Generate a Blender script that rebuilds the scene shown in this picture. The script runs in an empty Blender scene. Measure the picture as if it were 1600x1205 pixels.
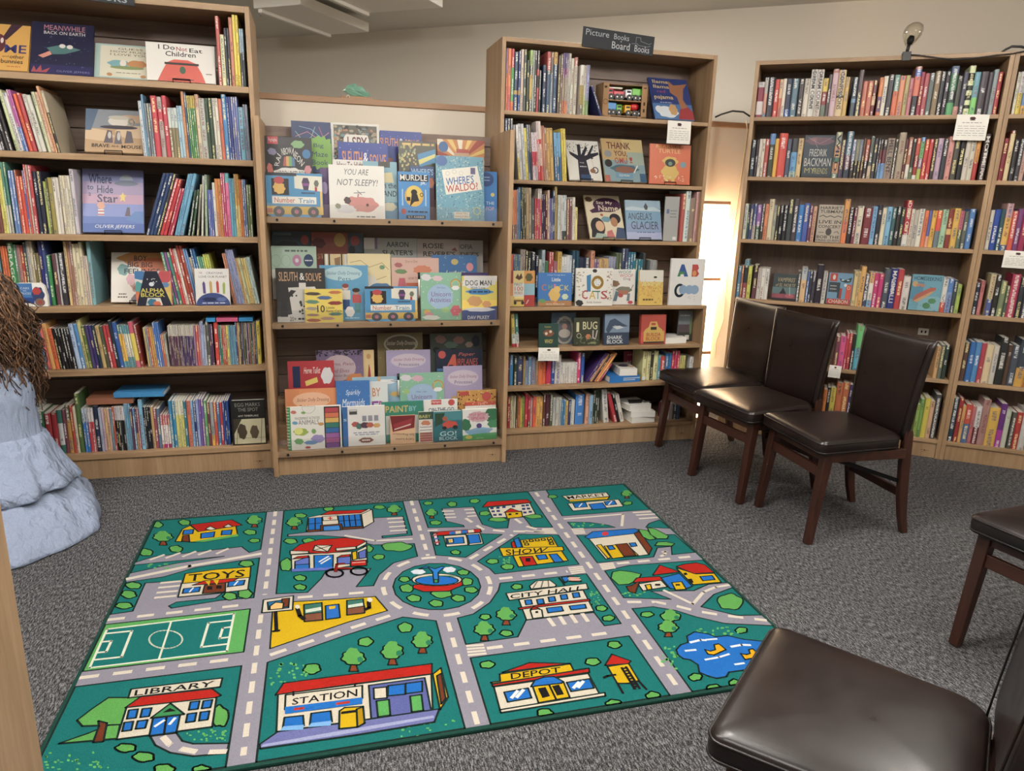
import bpy, math, random
from mathutils import Vector, Matrix, Euler
from mathutils.geometry import tessellate_polygon
random.seed(11)
SC = bpy.context.scene
COL = SC.collection

# ---------------------------------------------------------------- camera
F_PX, PITCH, ROLL, CAM_H = 1119.79, math.radians(14.5922), math.radians(1.7237), 1.357
FW = Vector((0, math.cos(PITCH), -math.sin(PITCH)))
_r0 = Vector((1, 0, 0)); _u0 = _r0.cross(FW)
RT = _r0 * math.cos(ROLL) + _u0 * math.sin(ROLL)
UP = _u0 * math.cos(ROLL) - _r0 * math.sin(ROLL)
CAMP = Vector((0, 0, CAM_H))
cd = bpy.data.cameras.new('camera')
cd.sensor_fit = 'HORIZONTAL'; cd.sensor_width = 36.0; cd.lens = F_PX / 1600 * 36.0
cd.clip_start = 0.05; cd.clip_end = 60
cam = bpy.data.objects.new('camera', cd); COL.objects.link(cam)
cam.matrix_world = Matrix(((RT.x, UP.x, -FW.x, CAMP.x), (RT.y, UP.y, -FW.y, CAMP.y), (RT.z, UP.z, -FW.z, CAMP.z), (0, 0, 0, 1)))
SC.camera = cam

# ---------------------------------------------------------------- world, exposure, large lights
SC.view_settings.view_transform = 'Standard'
SC.view_settings.look = 'None'
SC.view_settings.gamma = 1.0
SC.view_settings.use_curve_mapping = False
SC.view_settings.exposure = 0.0
wd = bpy.data.worlds.new('room_ambient'); SC.world = wd; wd.use_nodes = True
wd.node_tree.nodes['Background'].inputs[0].default_value = (1.0, 0.95, 0.88, 1)
wd.node_tree.nodes['Background'].inputs[1].default_value = 0.25
CEIL_Z = 2.67
LAMP_POWER = 19.0
GLOBE_STRENGTH = 135.0
LAMP_COL = (1.0, 0.965, 0.91)
# ceiling fixtures (x, y) in the room frame of the back wall: u along wall, w towards it
CEIL_LIGHTS = [(-2.6, 0.8), (-0.7, 1.4), (1.2, 1.7), (-2.6, -0.2), (-0.7, -0.2), (1.2, -0.2), (2.6, 1.2), (-1.4, 4.4), (-3.6, 3.2)]  # last two added out of view to brighten the far wall and hung panels
ADDED_GLOBES = [(-1.5, 1.0), (-0.5, 2.0), (0.9, 2.9)]  # unseen globes added for more light on wall and shelves

# ---------------------------------------------------------------- frames
TL, TR = 0.2661, -0.3705           # headings of the left run of cases / of the back wall
class Fr:
    def __init__(s, t):
        s.t = t; s.a = Vector((math.cos(t), math.sin(t), 0)); s.n = Vector((-math.sin(t), math.cos(t), 0))
    def p(s, u, w, z): return s.a * u + s.n * w + Vector((0, 0, z))
FL, FR = Fr(TL), Fr(TR)
def ray(x, y): return FW + RT * ((x - 800) / F_PX) - UP * ((y - 602.5) / F_PX)
def on_floor(x, y, z=0.0):
    d = ray(x, y); return CAMP + d * ((z - CAM_H) / d.z)
def u_at(fr, x, w, z):             # u of the point of the line (w,z) seen at column x
    q = RT - FW * ((x - 800) / F_PX); b = fr.n * w + Vector((0, 0, z)) - CAMP
    return -b.dot(q) / fr.a.dot(q)
def t_at(y, p, d):                 # distance along p+t*d seen at row y
    q = UP - FW * ((602.5 - y) / F_PX)
    return -(p - CAMP).dot(q) / d.dot(q)
def z_at(fr, x, y, w):
    d = ray(x, y); s = (w - CAMP.dot(fr.n)) / d.dot(fr.n); return (CAMP + d * s).z

# ---------------------------------------------------------------- colours and materials
def s2l(c): return c / 12.92 if c <= 0.04045 else ((c + 0.055) / 1.055) ** 2.4
def hx(h, g=1.0, sat=1.0):
    h = h.strip('#')
    if len(h) == 3: h = ''.join(c * 2 for c in h)
    c = [s2l(int(h[i:i + 2], 16) / 255) * g for i in (0, 2, 4)]; l = 0.3 * c[0] + 0.6 * c[1] + 0.1 * c[2]
    return tuple(max(0.0, min(0.92, l + (k - l) * sat)) for k in c) + (1.0,)
MATS = {}
def newmat(name):
    m = bpy.data.materials.new(name); m.use_nodes = True; MATS[name] = m
    nt = m.node_tree; b = nt.nodes['Principled BSDF']
    return m, nt, b
def N(nt, t, **k):
    n = nt.nodes.new(t)
    for a, v in k.items():
        if a.startswith('i_'):
            key = a[2:]
            n.inputs[int(key) if key.isdigit() else key].default_value = v
        else: setattr(n, a, v)
    return n
def plain(name, h, rough=0.5, metal=0.0, spec=0.5, bump=0, bscale=200):
    m, nt, b = newmat(name)
    b.inputs['Base Color'].default_value = hx(h) if isinstance(h, str) else h
    b.inputs['Roughness'].default_value = rough; b.inputs['Metallic'].default_value = metal
    b.inputs['Specular IOR Level'].default_value = spec
    if bump:
        tc = N(nt, 'ShaderNodeTexCoord'); no = N(nt, 'ShaderNodeTexNoise', i_Scale=bscale, i_Detail=4.0)
        bp = N(nt, 'ShaderNodeBump', i_Strength=bump, i_Distance=0.002)
        nt.links.new(tc.outputs['Object'], no.inputs['Vector']); nt.links.new(no.outputs[0], bp.inputs['Height'])
        nt.links.new(bp.outputs[0], b.inputs['Normal'])
    return m
def ramp(nt, stops):
    r = N(nt, 'ShaderNodeValToRGB'); e = r.color_ramp.elements
    while len(e) < len(stops): e.new(0.5)
    for el, (p, c) in zip(e, stops): el.position = p; el.color = hx(c) if isinstance(c, str) else c
    return r
def wood(name, c0, c1, c2, axis, rough=0.5):
    # grain runs along the given local axis
    m, nt, b = newmat(name); L = nt.links.new
    tc = N(nt, 'ShaderNodeTexCoord'); mp = N(nt, 'ShaderNodeMapping')
    sc = {'x': (1.2, 16, 16), 'y': (16, 1.2, 16), 'z': (16, 16, 1.2)}[axis]
    mp.inputs['Scale'].default_value = sc
    oi = N(nt, 'ShaderNodeObjectInfo'); ad = N(nt, 'ShaderNodeVectorMath', operation='ADD')
    ml = N(nt, 'ShaderNodeMath', operation='MULTIPLY', i_1=37.0)
    L(oi.outputs['Random'], ml.inputs[0]); L(tc.outputs['Object'], ad.inputs[0]); L(ml.outputs[0], ad.inputs[1]); L(ad.outputs[0], mp.inputs['Vector'])
    n1 = N(nt, 'ShaderNodeTexNoise', i_Scale=1.0, i_Detail=5.0, i_Roughness=0.6, i_Distortion=0.7)
    n2 = N(nt, 'ShaderNodeTexNoise', i_Scale=7.0, i_Detail=3.0, i_Roughness=0.7)
    L(mp.outputs[0], n1.inputs['Vector']); L(mp.outputs[0], n2.inputs['Vector'])
    r = ramp(nt, [(0.25, c0), (0.5, c1), (0.78, c2)]); L(n1.outputs[0], r.inputs[0])
    mx = N(nt, 'ShaderNodeMixRGB', blend_type='MULTIPLY', i_0=0.30); r2 = ramp(nt, [(0.3, (0.45, 0.42, 0.4, 1)), (0.62, (1, 1, 1, 1))])
    L(n2.outputs[0], r2.inputs[0]); L(r.outputs[0], mx.inputs[1]); L(r2.outputs[0], mx.inputs[2]); L(mx.outputs[0], b.inputs['Base Color'])
    b.inputs['Roughness'].default_value = rough
    bp = N(nt, 'ShaderNodeBump', i_Strength=0.12, i_Distance=0.002); L(n2.outputs[0], bp.inputs['Height']); L(bp.outputs[0], b.inputs['Normal'])
    return m
wood('oak_h', '84684c', '9c7f5f', 'ae9070', 'x'); wood('oak_v', '84684c', '9c7f5f', 'ae9070', 'z'); wood('oak_d', '84684c', '9c7f5f', 'ae9070', 'y')
wood('oak_back', '66554a', '78655a', '867265', 'x'); wood('oak_back_v', '66554a', '78655a', '867265', 'z')
wood('mahogany', '2a1510', '3a1f16', '4a2a1c', 'z', 0.38); wood('mahogany_h', '2a1510', '3a1f16', '4a2a1c', 'x', 0.38)
plain('wall_paint', 'd6cec0', 0.85, bump=0.05, bscale=90); plain('half_wall_paint', 'dcd2c2', 0.8, bump=0.04, bscale=90)
plain('ceiling_white', 'dedad2', 0.9); plain('panel_white', 'eeeae2', 0.6); plain('trim_wood', 'a07c5e', 0.5)
plain('black_metal', '111113', 0.4, 0.5); plain('steel', 'b0b0b0', 0.35, 1.0); plain('black_plastic', '121214', 0.45)
plain('paper', 'dedad2', 0.8); plain('chalkboard', '26282d', 0.75, bump=0.1, bscale=60); plain('cardboard', '8f6f4e', 0.8)
plain('white_plastic', 'dcd8d0', 0.4); plain('skin', 'b98a72', 0.55); plain('cream_cable', 'd8c4a4', 0.5)

def printed(name, rough, bump=0.0, bscale=300.0, spec=0.4, fuzz=0.0):
    m, nt, b = newmat(name); L = nt.links.new
    at = N(nt, 'ShaderNodeAttribute', attribute_name='Col')
    b.inputs['Roughness'].default_value = rough; b.inputs['Specular IOR Level'].default_value = spec
    if fuzz:
        tc = N(nt, 'ShaderNodeTexCoord'); no = N(nt, 'ShaderNodeTexNoise', i_Scale=bscale, i_Detail=3.0)
        L(tc.outputs['Object'], no.inputs['Vector'])
        r = ramp(nt, [(0.3, (1 - fuzz,) * 3 + (1,)), (0.7, (1, 1, 1, 1))]); L(no.outputs[0], r.inputs[0])
        mx = N(nt, 'ShaderNodeMixRGB', blend_type='MULTIPLY', i_0=1.0); L(at.outputs['Color'], mx.inputs[1]); L(r.outputs[0], mx.inputs[2])
        L(mx.outputs[0], b.inputs['Base Color'])
        bp = N(nt, 'ShaderNodeBump', i_Strength=bump, i_Distance=0.003); L(no.outputs[0], bp.inputs['Height']); L(bp.outputs[0], b.inputs['Normal'])
    else: L(at.outputs['Color'], b.inputs['Base Color'])
    return m
printed('print_gloss', 0.38); printed('print_matt', 0.8, spec=0.2); printed('rug_pile', 0.95, 0.5, 420.0, 0.1, 0.28)

# book spines: colour bands come from the mesh, lettering is a fine print along the spine
m, nt, b = newmat('book_cover'); L = nt.links.new
at = N(nt, 'ShaderNodeAttribute', attribute_name='Col'); tx = N(nt, 'ShaderNodeAttribute', attribute_name='Txt')
uv = N(nt, 'ShaderNodeUVMap'); sp = N(nt, 'ShaderNodeSeparateXYZ'); L(uv.outputs[0], sp.inputs[0])
oi = N(nt, 'ShaderNodeObjectInfo')
def M2(op, a, b_):
    n = N(nt, 'ShaderNodeMath', operation=op)
    for i, v in ((0, a), (1, b_)):
        if isinstance(v, (int, float)): n.inputs[i].default_value = v
        else: L(v, n.inputs[i])
    return n.outputs[0]
cb = N(nt, 'ShaderNodeCombineXYZ'); L(M2('MULTIPLY', sp.outputs[0], 2.2), cb.inputs[0]); L(M2('MULTIPLY', sp.outputs[1], 300.0), cb.inputs[1]); L(M2('MULTIPLY', oi.outputs['Random'], 60.0), cb.inputs[2])
no = N(nt, 'ShaderNodeTexNoise', i_Scale=1.0, i_Detail=1.5); L(cb.outputs[0], no.inputs['Vector'])
glyph = M2('GREATER_THAN', no.outputs[0], 0.47)
across = M2('LESS_THAN', M2('ABSOLUTE', M2('SUBTRACT', sp.outputs[0], 0.5), 0.0), 0.22)
zn = N(nt, 'ShaderNodeCombineXYZ'); L(M2('MULTIPLY', sp.outputs[1], 13.0), zn.inputs[0]); L(M2('MULTIPLY', oi.outputs['Random'], 91.0), zn.inputs[1])
zo = N(nt, 'ShaderNodeTexNoise', i_Scale=1.0, i_Detail=0.0); L(zn.outputs[0], zo.inputs['Vector'])
zone = M2('GREATER_THAN', zo.outputs[0], 0.5)
msk = M2('MULTIPLY', M2('MULTIPLY', glyph, across), M2('MULTIPLY', zone, tx.outputs['Alpha']))
mx = N(nt, 'ShaderNodeMixRGB'); L(M2('MULTIPLY', msk, 0.7), mx.inputs[0]); L(at.outputs['Color'], mx.inputs[1]); L(tx.outputs['Color'], mx.inputs[2])
L(mx.outputs[0], b.inputs['Base Color']); b.inputs['Roughness'].default_value = 0.42

# carpet: heathered loop pile in fine rows
m, nt, b = newmat('carpet'); L = nt.links.new
tc = N(nt, 'ShaderNodeTexCoord'); m0 = N(nt, 'ShaderNodeMapping'); m0.inputs['Rotation'].default_value = (0, 0, TR - TL); mp = N(nt, 'ShaderNodeMapping')
mp.inputs['Scale'].default_value = (230, 50, 1); L(tc.outputs['Object'], m0.inputs['Vector']); L(m0.outputs[0], mp.inputs['Vector'])
n1 = N(nt, 'ShaderNodeTexNoise', i_Scale=1.0, i_Detail=2.0, i_Roughness=0.75); L(mp.outputs[0], n1.inputs['Vector'])
n2 = N(nt, 'ShaderNodeTexNoise', i_Scale=330.0, i_Detail=2.0); L(tc.outputs['Object'], n2.inputs['Vector'])
n3 = N(nt, 'ShaderNodeTexNoise', i_Scale=1.6, i_Detail=2.0); L(tc.outputs['Object'], n3.inputs['Vector'])
ad = N(nt, 'ShaderNodeMixRGB', blend_type='MIX', i_0=0.4); L(n1.outputs[0], ad.inputs[1]); L(n2.outputs[0], ad.inputs[2])
r = ramp(nt, [(0.40, '1c1c1d'), (0.5, '474647'), (0.60, '807f80')]); L(ad.outputs[0], r.inputs[0])
r3 = ramp(nt, [(0.3, (0.86, 0.86, 0.88, 1)), (0.7, (1, 1, 1, 1))]); L(n3.outputs[0], r3.inputs[0])
mx = N(nt, 'ShaderNodeMixRGB', blend_type='MULTIPLY', i_0=1.0); L(r.outputs[0], mx.inputs[1]); L(r3.outputs[0], mx.inputs[2]); L(mx.outputs[0], b.inputs['Base Color'])
bp = N(nt, 'ShaderNodeBump', i_Strength=0.6, i_Distance=0.004); L(ad.outputs[0], bp.inputs['Height']); L(bp.outputs[0], b.inputs['Normal'])
b.inputs['Roughness'].default_value = 1.0; b.inputs['Specular IOR Level'].default_value = 0.1

# dark brown bonded leather
m, nt, b = newmat('leather'); L = nt.links.new
tc = N(nt, 'ShaderNodeTexCoord'); n1 = N(nt, 'ShaderNodeTexNoise', i_Scale=7.0, i_Detail=4.0); L(tc.outputs['Object'], n1.inputs['Vector'])
r = ramp(nt, [(0.3, '130c0b'), (0.7, '1d1311')]); L(n1.outputs[0], r.inputs[0]); L(r.outputs[0], b.inputs['Base Color'])
v = N(nt, 'ShaderNodeTexNoise', i_Scale=260.0, i_Detail=2.0); L(tc.outputs['Object'], v.inputs['Vector'])
n2 = N(nt, 'ShaderNodeTexNoise', i_Scale=14.0, i_Detail=2.0); L(tc.outputs['Object'], n2.inputs['Vector'])
bp = N(nt, 'ShaderNodeBump', i_Strength=0.10, i_Distance=0.001); L(v.outputs[0], bp.inputs['Height']); L(bp.outputs[0], b.inputs['Normal'])
rr = ramp(nt, [(0.25, (0.27,) * 3 + (1,)), (0.75, (0.36,) * 3 + (1,))]); L(n2.outputs[0], rr.inputs[0]); L(rr.outputs[0], b.inputs['Roughness'])

# clear acrylic, glass, lit shades
m, nt, b = newmat('acrylic'); L = nt.links.new
tr = N(nt, 'ShaderNodeBsdfTransparent'); gl = N(nt, 'ShaderNodeBsdfGlossy', i_Roughness=0.08); mxs = N(nt, 'ShaderNodeMixShader', i_0=0.10)
L(tr.outputs[0], mxs.inputs[1]); L(gl.outputs[0], mxs.inputs[2]); L(mxs.outputs[0], nt.nodes['Material Output'].inputs[0])
m, nt, b = newmat('bulb_glass')
tr = N(nt, 'ShaderNodeBsdfTransparent'); tr.inputs[0].default_value = (0.93, 0.92, 0.86, 1); gl = N(nt, 'ShaderNodeBsdfGlossy', i_Roughness=0.05)
fr = N(nt, 'ShaderNodeLayerWeight', i_Blend=0.35); mxs = N(nt, 'ShaderNodeMixShader'); L = nt.links.new
L(fr.outputs['Facing'], mxs.inputs[0]); L(tr.outputs[0], mxs.inputs[1]); L(gl.outputs[0], mxs.inputs[2]); L(mxs.outputs[0], nt.nodes['Material Output'].inputs[0])
def emissive(name, col, st):
    m, nt, b = newmat(name); b.inputs['Base Color'].default_value = (0.9, 0.88, 0.82, 1)
    b.inputs['Emission Color'].default_value = col; b.inputs['Emission Strength'].default_value = st
emissive('shade_lit', (1.0, 0.80, 0.56, 1), 6.0); emissive('diffuser_lit', LAMP_COL + (1,), 6.0); emissive('added_globe_lit', LAMP_COL + (1,), GLOBE_STRENGTH)

# ---------------------------------------------------------------- mesh helpers
class MB:
    def __init__(s): s.v = []; s.f = []; s.c = []; s.t = []; s.uv = []; s.m = []; s.smooth = set()
    def face(s, idx, col=None, txt=(0, 0, 0, 0), uv=None, mat=0, smooth=False):
        if smooth: s.smooth.add(len(s.f))
        s.f.append(tuple(idx)); s.c.append(col or (0.5, 0.5, 0.5, 1)); s.t.append(txt); s.uv.append(uv); s.m.append(mat)
    def add(s, pts): n = len(s.v); s.v += [tuple(p) for p in pts]; return list(range(n, n + len(pts)))
    def quad(s, a, b, c, d, **k): s.face(s.add([a, b, c, d]), **k)
    def box(s, x0, y0, z0, x1, y1, z1, mat=0, col=None, M=None):
        P = [(x0, y0, z0), (x1, y0, z0), (x1, y1, z0), (x0, y1, z0), (x0, y0, z1), (x1, y0, z1), (x1, y1, z1), (x0, y1, z1)]
        if M: P = [M @ Vector(p) for p in P]
        i = s.add(P)
        for q in ((0, 3, 2, 1), (4, 5, 6, 7), (0, 1, 5, 4), (1, 2, 6, 5), (2, 3, 7, 6), (3, 0, 4, 7)): s.face([i[k] for k in q], col=col, mat=mat)
    def bar(s, a, b, hw, hd, col=None, mat=0, hw2=None, hd2=None, side=None):   # tapered rectangular bar
        a = Vector(a); b = Vector(b); d = (b - a).normalized()
        x = (side or Vector((1, 0, 0))); x = (x - d * x.dot(d)).normalized(); y = d.cross(x)
        hw2 = hw if hw2 is None else hw2; hd2 = hd if hd2 is None else hd2
        P = [a + x * (sx * hw) + y * (sy * hd) for sx, sy in ((-1, -1), (1, -1), (1, 1), (-1, 1))] + [b + x * (sx * hw2) + y * (sy * hd2) for sx, sy in ((-1, -1), (1, -1), (1, 1), (-1, 1))]
        i = s.add(P)
        for q in ((0, 3, 2, 1), (4, 5, 6, 7), (0, 1, 5, 4), (1, 2, 6, 5), (2, 3, 7, 6), (3, 0, 4, 7)): s.face([i[k] for k in q], col=col, mat=mat)
    def rings(s, rings, closed=True, cap=True, mat=0, col=None, smooth=True):
        ids = [s.add(r) for r in rings]; n = len(ids[0])
        for A, B in zip(ids, ids[1:]):
            for k in range(n if closed else n - 1):
                s.face((A[k], A[(k + 1) % n], B[(k + 1) % n], B[k]), mat=mat, col=col, smooth=smooth)
        if cap:
            s.face(ids[0][::-1], mat=mat, col=col); s.face(ids[-1], mat=mat, col=col)
    def tube(s, pts, r, n=6, mat=0, col=None, cap=True):
        pts = [Vector(p) for p in pts]; R = []
        rad = r if isinstance(r, (list, tuple)) else [r] * len(pts); x = None
        for k, p in enumerate(pts):
            d = (pts[min(k + 1, len(pts) - 1)] - pts[max(k - 1, 0)]).normalized()
            if x is None: x = d.orthogonal().normalized()
            x = (x - d * x.dot(d)).normalized(); y = d.cross(x)
            R.append([p + x * (rad[k] * math.cos(2 * math.pi * j / n)) + y * (rad[k] * math.sin(2 * math.pi * j / n)) for j in range(n)])
        s.rings(R, True, cap, mat, col)
    def mesh(s, name, mats, colors=False):
        me = bpy.data.meshes.new(name); me.from_pydata(s.v, [], s.f); me.update()
        for mm in ([mats] if isinstance(mats, str) else mats): me.materials.append(MATS[mm])
        for k, p in enumerate(me.polygons): p.material_index = s.m[k]; p.use_smooth = k in s.smooth
        if colors:
            ca = me.color_attributes.new('Col', 'FLOAT_COLOR', 'CORNER'); ta = me.color_attributes.new('Txt', 'FLOAT_COLOR', 'CORNER')
            ul = me.uv_layers.new(name='UVMap'); cc = []; tt = []; uu = []
            for k, p in enumerate(me.polygons):
                for j in range(p.loop_total):
                    cc += s.c[k]; tt += s.t[k]; uu += (s.uv[k][j] if s.uv[k] else (-1.0, 0.0))
            ca.data.foreach_set('color', cc); ta.data.foreach_set('color', tt); ul.data.foreach_set('uv', uu)
        return me
    def build(s, name, mats, parent=None, colors=False, bevel=0, sub=0):
        o = bpy.data.objects.new(name, s.mesh(name, mats, colors)); COL.objects.link(o)
        if parent: o.parent = parent
        if bevel:
            md = o.modifiers.new('bevel', 'BEVEL'); md.width = bevel; md.segments = 2; md.limit_method = 'ANGLE'
        if sub:
            md = o.modifiers.new('subdivision', 'SUBSURF'); md.levels = sub; md.render_levels = sub
        return o
def empty(name, loc=(0, 0, 0), rz=0.0):
    o = bpy.data.objects.new(name, None); o.empty_display_size = 0.1; COL.objects.link(o)
    o.location = loc; o.rotation_euler = (0, 0, rz); return o
def tag(o, label, cat, group=None):
    o['label'] = label; o['category'] = cat
    if group: o['group'] = group
    return o
def struct(o): o['kind'] = 'structure'; return o

# ---------------------------------------------------------------- flat print: a small drawing language
FONT_CACHE = {}
def glyphs(txt, bold=0.0, shear=0.0):
    k = (txt, bold, shear)
    if k not in FONT_CACHE:
        cu = bpy.data.curves.new('lettering', 'FONT'); cu.body = txt; cu.resolution_u = 2; cu.offset = bold; cu.shear = shear; cu.fill_mode = 'FRONT'
        ob = bpy.data.objects.new('lettering', cu); me = bpy.data.meshes.new_from_object(ob)
        V = [(v.co.x, v.co.y) for v in me.vertices]; Fc = [tuple(p.vertices) for p in me.polygons]
        if V:
            x0 = min(v[0] for v in V); x1 = max(v[0] for v in V); y0 = min(v[1] for v in V); y1 = max(v[1] for v in V)
            V = [((x - x0) / max(1e-6, x1 - x0), (y - y0) / max(1e-6, y1 - y0)) for x, y in V]
        bpy.data.meshes.remove(me); bpy.data.objects.remove(ob); bpy.data.curves.remove(cu)
        FONT_CACHE[k] = (V, Fc)
    return FONT_CACHE[k]
ART_SAT = 0.80
class Art:
    """coloured flat shapes laid on each other; fn maps drawing coordinates to the local surface point (x, y, height)"""
    def __init__(s, fn, dz=0.00006, gain=0.74, sat=None): s.sat = ART_SAT if sat is None else sat; s.mb = MB(); s.fn = fn; s.dz = dz; s.z = dz; s.g = gain; s.tr = (0, 0, 1, 1); s.lw = 0.0; s.out = '1c2a26'
    def P(s, x, y): return (s.tr[0] + x * s.tr[2], s.tr[1] + y * s.tr[3])
    def step(s): s.z += s.dz
    def poly(s, c, pts):
        q = [s.fn(*s.P(x, y)) for x, y in pts]
        tri = tessellate_polygon([[Vector((a, b_, 0)) for a, b_ in q]])
        i = s.mb.add([(a, b_, s.z) for a, b_ in q]); col = hx(c, s.g, s.sat)
        for t in tri:
            a, b_, c_ = (Vector(q[k]) for k in t)
            if (b_ - a).cross(c_ - a) < 0: t = (t[0], t[2], t[1])
            s.mb.face([i[k] for k in t], col=col)
        s.step()
    def line(s, c, pts, w, closed=False, dash=None):
        q = [Vector(s.fn(*s.P(x, y))) for x, y in pts]
        if closed: q.append(q[0])
        col = hx(c, s.g, s.sat)
        if dash:
            on, off = dash; segs = []; pos = 0.0
            for a, b_ in zip(q, q[1:]):
                ln = (b_ - a).length; d = (b_ - a) / max(ln, 1e-9); t = 0.0
                while t < ln:
                    ph = (pos + t) % (on + off)
                    if ph < on: e = min(ln, t + on - ph); segs.append((a + d * t, a + d * e)); t = e + 1e-6
                    else: t += on + off - ph + 1e-6
                pos += ln
        else: segs = list(zip(q, q[1:]))
        for a, b_ in segs:
            d = b_ - a
            if d.length < 1e-7: continue
            d.normalize(); nn = Vector((-d.y, d.x)) * (w / 2); e = d * (0 if dash else w * 0.3)
            P4 = [a - e - nn, b_ + e - nn, b_ + e + nn, a - e + nn]
            s.mb.face(s.mb.add([(p.x, p.y, s.z) for p in P4]), col=col)
        s.step()
    def ell(s, c, cx, cy, rx, ry, n=18, a0=0, a1=360, amp=0, k=0, ph=0):
        full = abs(a1 - a0) >= 359; m_ = n if full else n + 1; pts = []
        for j in range(m_):
            t = math.radians(a0 + (a1 - a0) * j / n); rr = 1 + amp * (.62 * math.sin(k * t + ph) + .5 * math.sin(2 * t + ph * 1.3) + .3 * math.sin((k + 2) * t + 2 * ph))
            pts.append((cx + rx * rr * math.cos(t), cy + ry * rr * math.sin(t)))
        return pts
    def text(s, c, q, txt, bold=0.0, shear=0.0):   # q: corners TL TR BR BL in drawing coordinates
        V, Fc = glyphs(txt, bold, shear); col = hx(c, s.g, s.sat); P = []
        for x, y in V:
            top = (q[0][0] + (q[1][0] - q[0][0]) * x, q[0][1] + (q[1][1] - q[0][1]) * x); bot = (q[3][0] + (q[2][0] - q[3][0]) * x, q[3][1] + (q[2][1] - q[3][1]) * x)
            a, b_ = s.fn(*s.P(bot[0] + (top[0] - bot[0]) * y, bot[1] + (top[1] - bot[1]) * y)); P.append((a, b_, s.z))
        i = s.mb.add(P)
        for f in Fc: s.mb.face([i[k] for k in f], col=col)
        s.step()
    def draw(s, code):
        for ln in code.replace('\n', ';').split(';'):
            t = ln.split()
            if not t: continue
            o = t[0]
            try: fl = [float(v) for v in t[2:]] if o in 'RrPpLlEeBbNOSs' else None
            except ValueError: raise ValueError(ln)
            if o == 'Z': v = [float(k) for k in t[1:]]; s.tr = (v[0], v[1], v[2], v[3] if len(v) > 3 else v[2])
            elif o == '@': s.z = s.dz * float(t[1])
            elif o in 'Rr':
                p = [(fl[0], fl[1]), (fl[2], fl[1]), (fl[2], fl[3]), (fl[0], fl[3])]; s.poly(t[1], p)
                if o == 'R' and s.lw: s.line(s.out, p, s.lw, True)
            elif o in 'Pp':
                p = list(zip(fl[0::2], fl[1::2])); s.poly(t[1], p)
                if o == 'P' and s.lw: s.line(s.out, p, s.lw, True)
            elif o in 'Ll': s.line(t[1], list(zip(fl[1::2], fl[2::2])), fl[0])
            elif o == 'D': v = [float(k) for k in t[2:]]; s.line(t[1], list(zip(v[3::2], v[4::2])), v[0], False, (v[1], v[2]))
            elif o in 'Ee':
                p = s.ell(t[1], *fl[:4], a0=fl[4] if len(fl) > 4 else 0, a1=fl[5] if len(fl) > 5 else 360); s.poly(t[1], p)
                if o == 'E' and s.lw: s.line(s.out, p, s.lw, True)
            elif o == 'O':      # ring: cx cy rx ry width
                s.line(t[1], s.ell(t[1], *fl[:4], n=28), fl[4], True)
            elif o in 'Bb':     # lobed blob: cx cy rx ry [lobes]
                k = int(fl[4]) if len(fl) > 4 else 6
                p = s.ell(t[1], *fl[:4], n=k * 5, amp=0.11, k=k, ph=fl[0] * 1.7); s.poly(t[1], p)
                if o == 'B' and s.lw: s.line(s.out, p, s.lw, True)
            elif o == 'N':      # scattered specks: count rx ry x0 y0 x1 y1 seed
                rnd = random.Random(int(fl[7]) if len(fl) > 7 else 1); z = s.z
                for _ in range(int(fl[0])):
                    s.z = z; s.poly(t[1], s.ell(t[1], rnd.uniform(fl[3], fl[5]), rnd.uniform(fl[4], fl[6]), fl[1] * rnd.uniform(.5, 1.2), fl[2] * rnd.uniform(.5, 1.2), n=6))
                s.z = z + s.dz
            elif o == 'G':      # a line of print too small to read
                v = [float(k) for k in t[2:6]]; rnd = random.Random(int(v[0] * 977 + v[1] * 331)); x = v[0]; z = s.z
                while x < v[2]:
                    e = min(v[2], x + (v[2] - v[0]) * rnd.uniform(.1, .28)); s.z = z; s.poly(t[1], [(x, v[1] + (v[3] - v[1]) * .2), (e, v[1] + (v[3] - v[1]) * .2), (e, v[3] - (v[3] - v[1]) * .2), (x, v[3] - (v[3] - v[1]) * .2)]); x = e + (v[2] - v[0]) * .05
                s.z = z + s.dz
            elif o in ('T', 'TB', 'TI'):   # text in an upright box
                v = [float(k) for k in t[2:6]]; s.text(t[1], [(v[0], v[1]), (v[2], v[1]), (v[2], v[3]), (v[0], v[3])], ' '.join(t[6:]).replace('_', ' '), 0.012 if o == 'TB' else 0.0, 0.25 if o == 'TI' else 0)
            elif o in ('Q', 'QB'):         # text in a free quad
                v = [float(k) for k in t[2:10]]; s.text(t[1], list(zip(v[0::2], v[1::2])), ' '.join(t[10:]).replace('_', ' '), 0.012 if o == 'QB' else 0.0)
            else: raise ValueError(ln)
        return s

# ================================================================ the room
U0, U1, W0, W1 = -6.2, 3.4, -2.6, 5.6
def room_slab(name, u0, w0, z0, u1, w1, z1, mat, kind=True):
    mb = MB(); mb.box(u0, w0, z0, u1, w1, z1); o = mb.build(name, mat); o.rotation_euler = (0, 0, TR)
    return struct(o)
room_slab('floor', U0, W0, -0.10, U1, W1, 0.0, 'carpet')
room_slab('ceiling', U0, W0, CEIL_Z, U1, W1, CEIL_Z + 0.1, 'ceiling_white')
room_slab('wall_far', U0, W1, -0.1, U1, W1 + 0.1, CEIL_Z + 0.1, 'wall_paint')
room_slab('wall_near', U0, W0 - 0.1, -0.1, U1, W0, CEIL_Z + 0.1, 'wall_paint')
room_slab('wall_left', U0 - 0.1, W0, -0.1, U0, W1, CEIL_Z + 0.1, 'wall_paint')
room_slab('wall_right', U1, W0, -0.1, U1 + 0.1, W1, CEIL_Z + 0.1, 'wall_paint')
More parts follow.
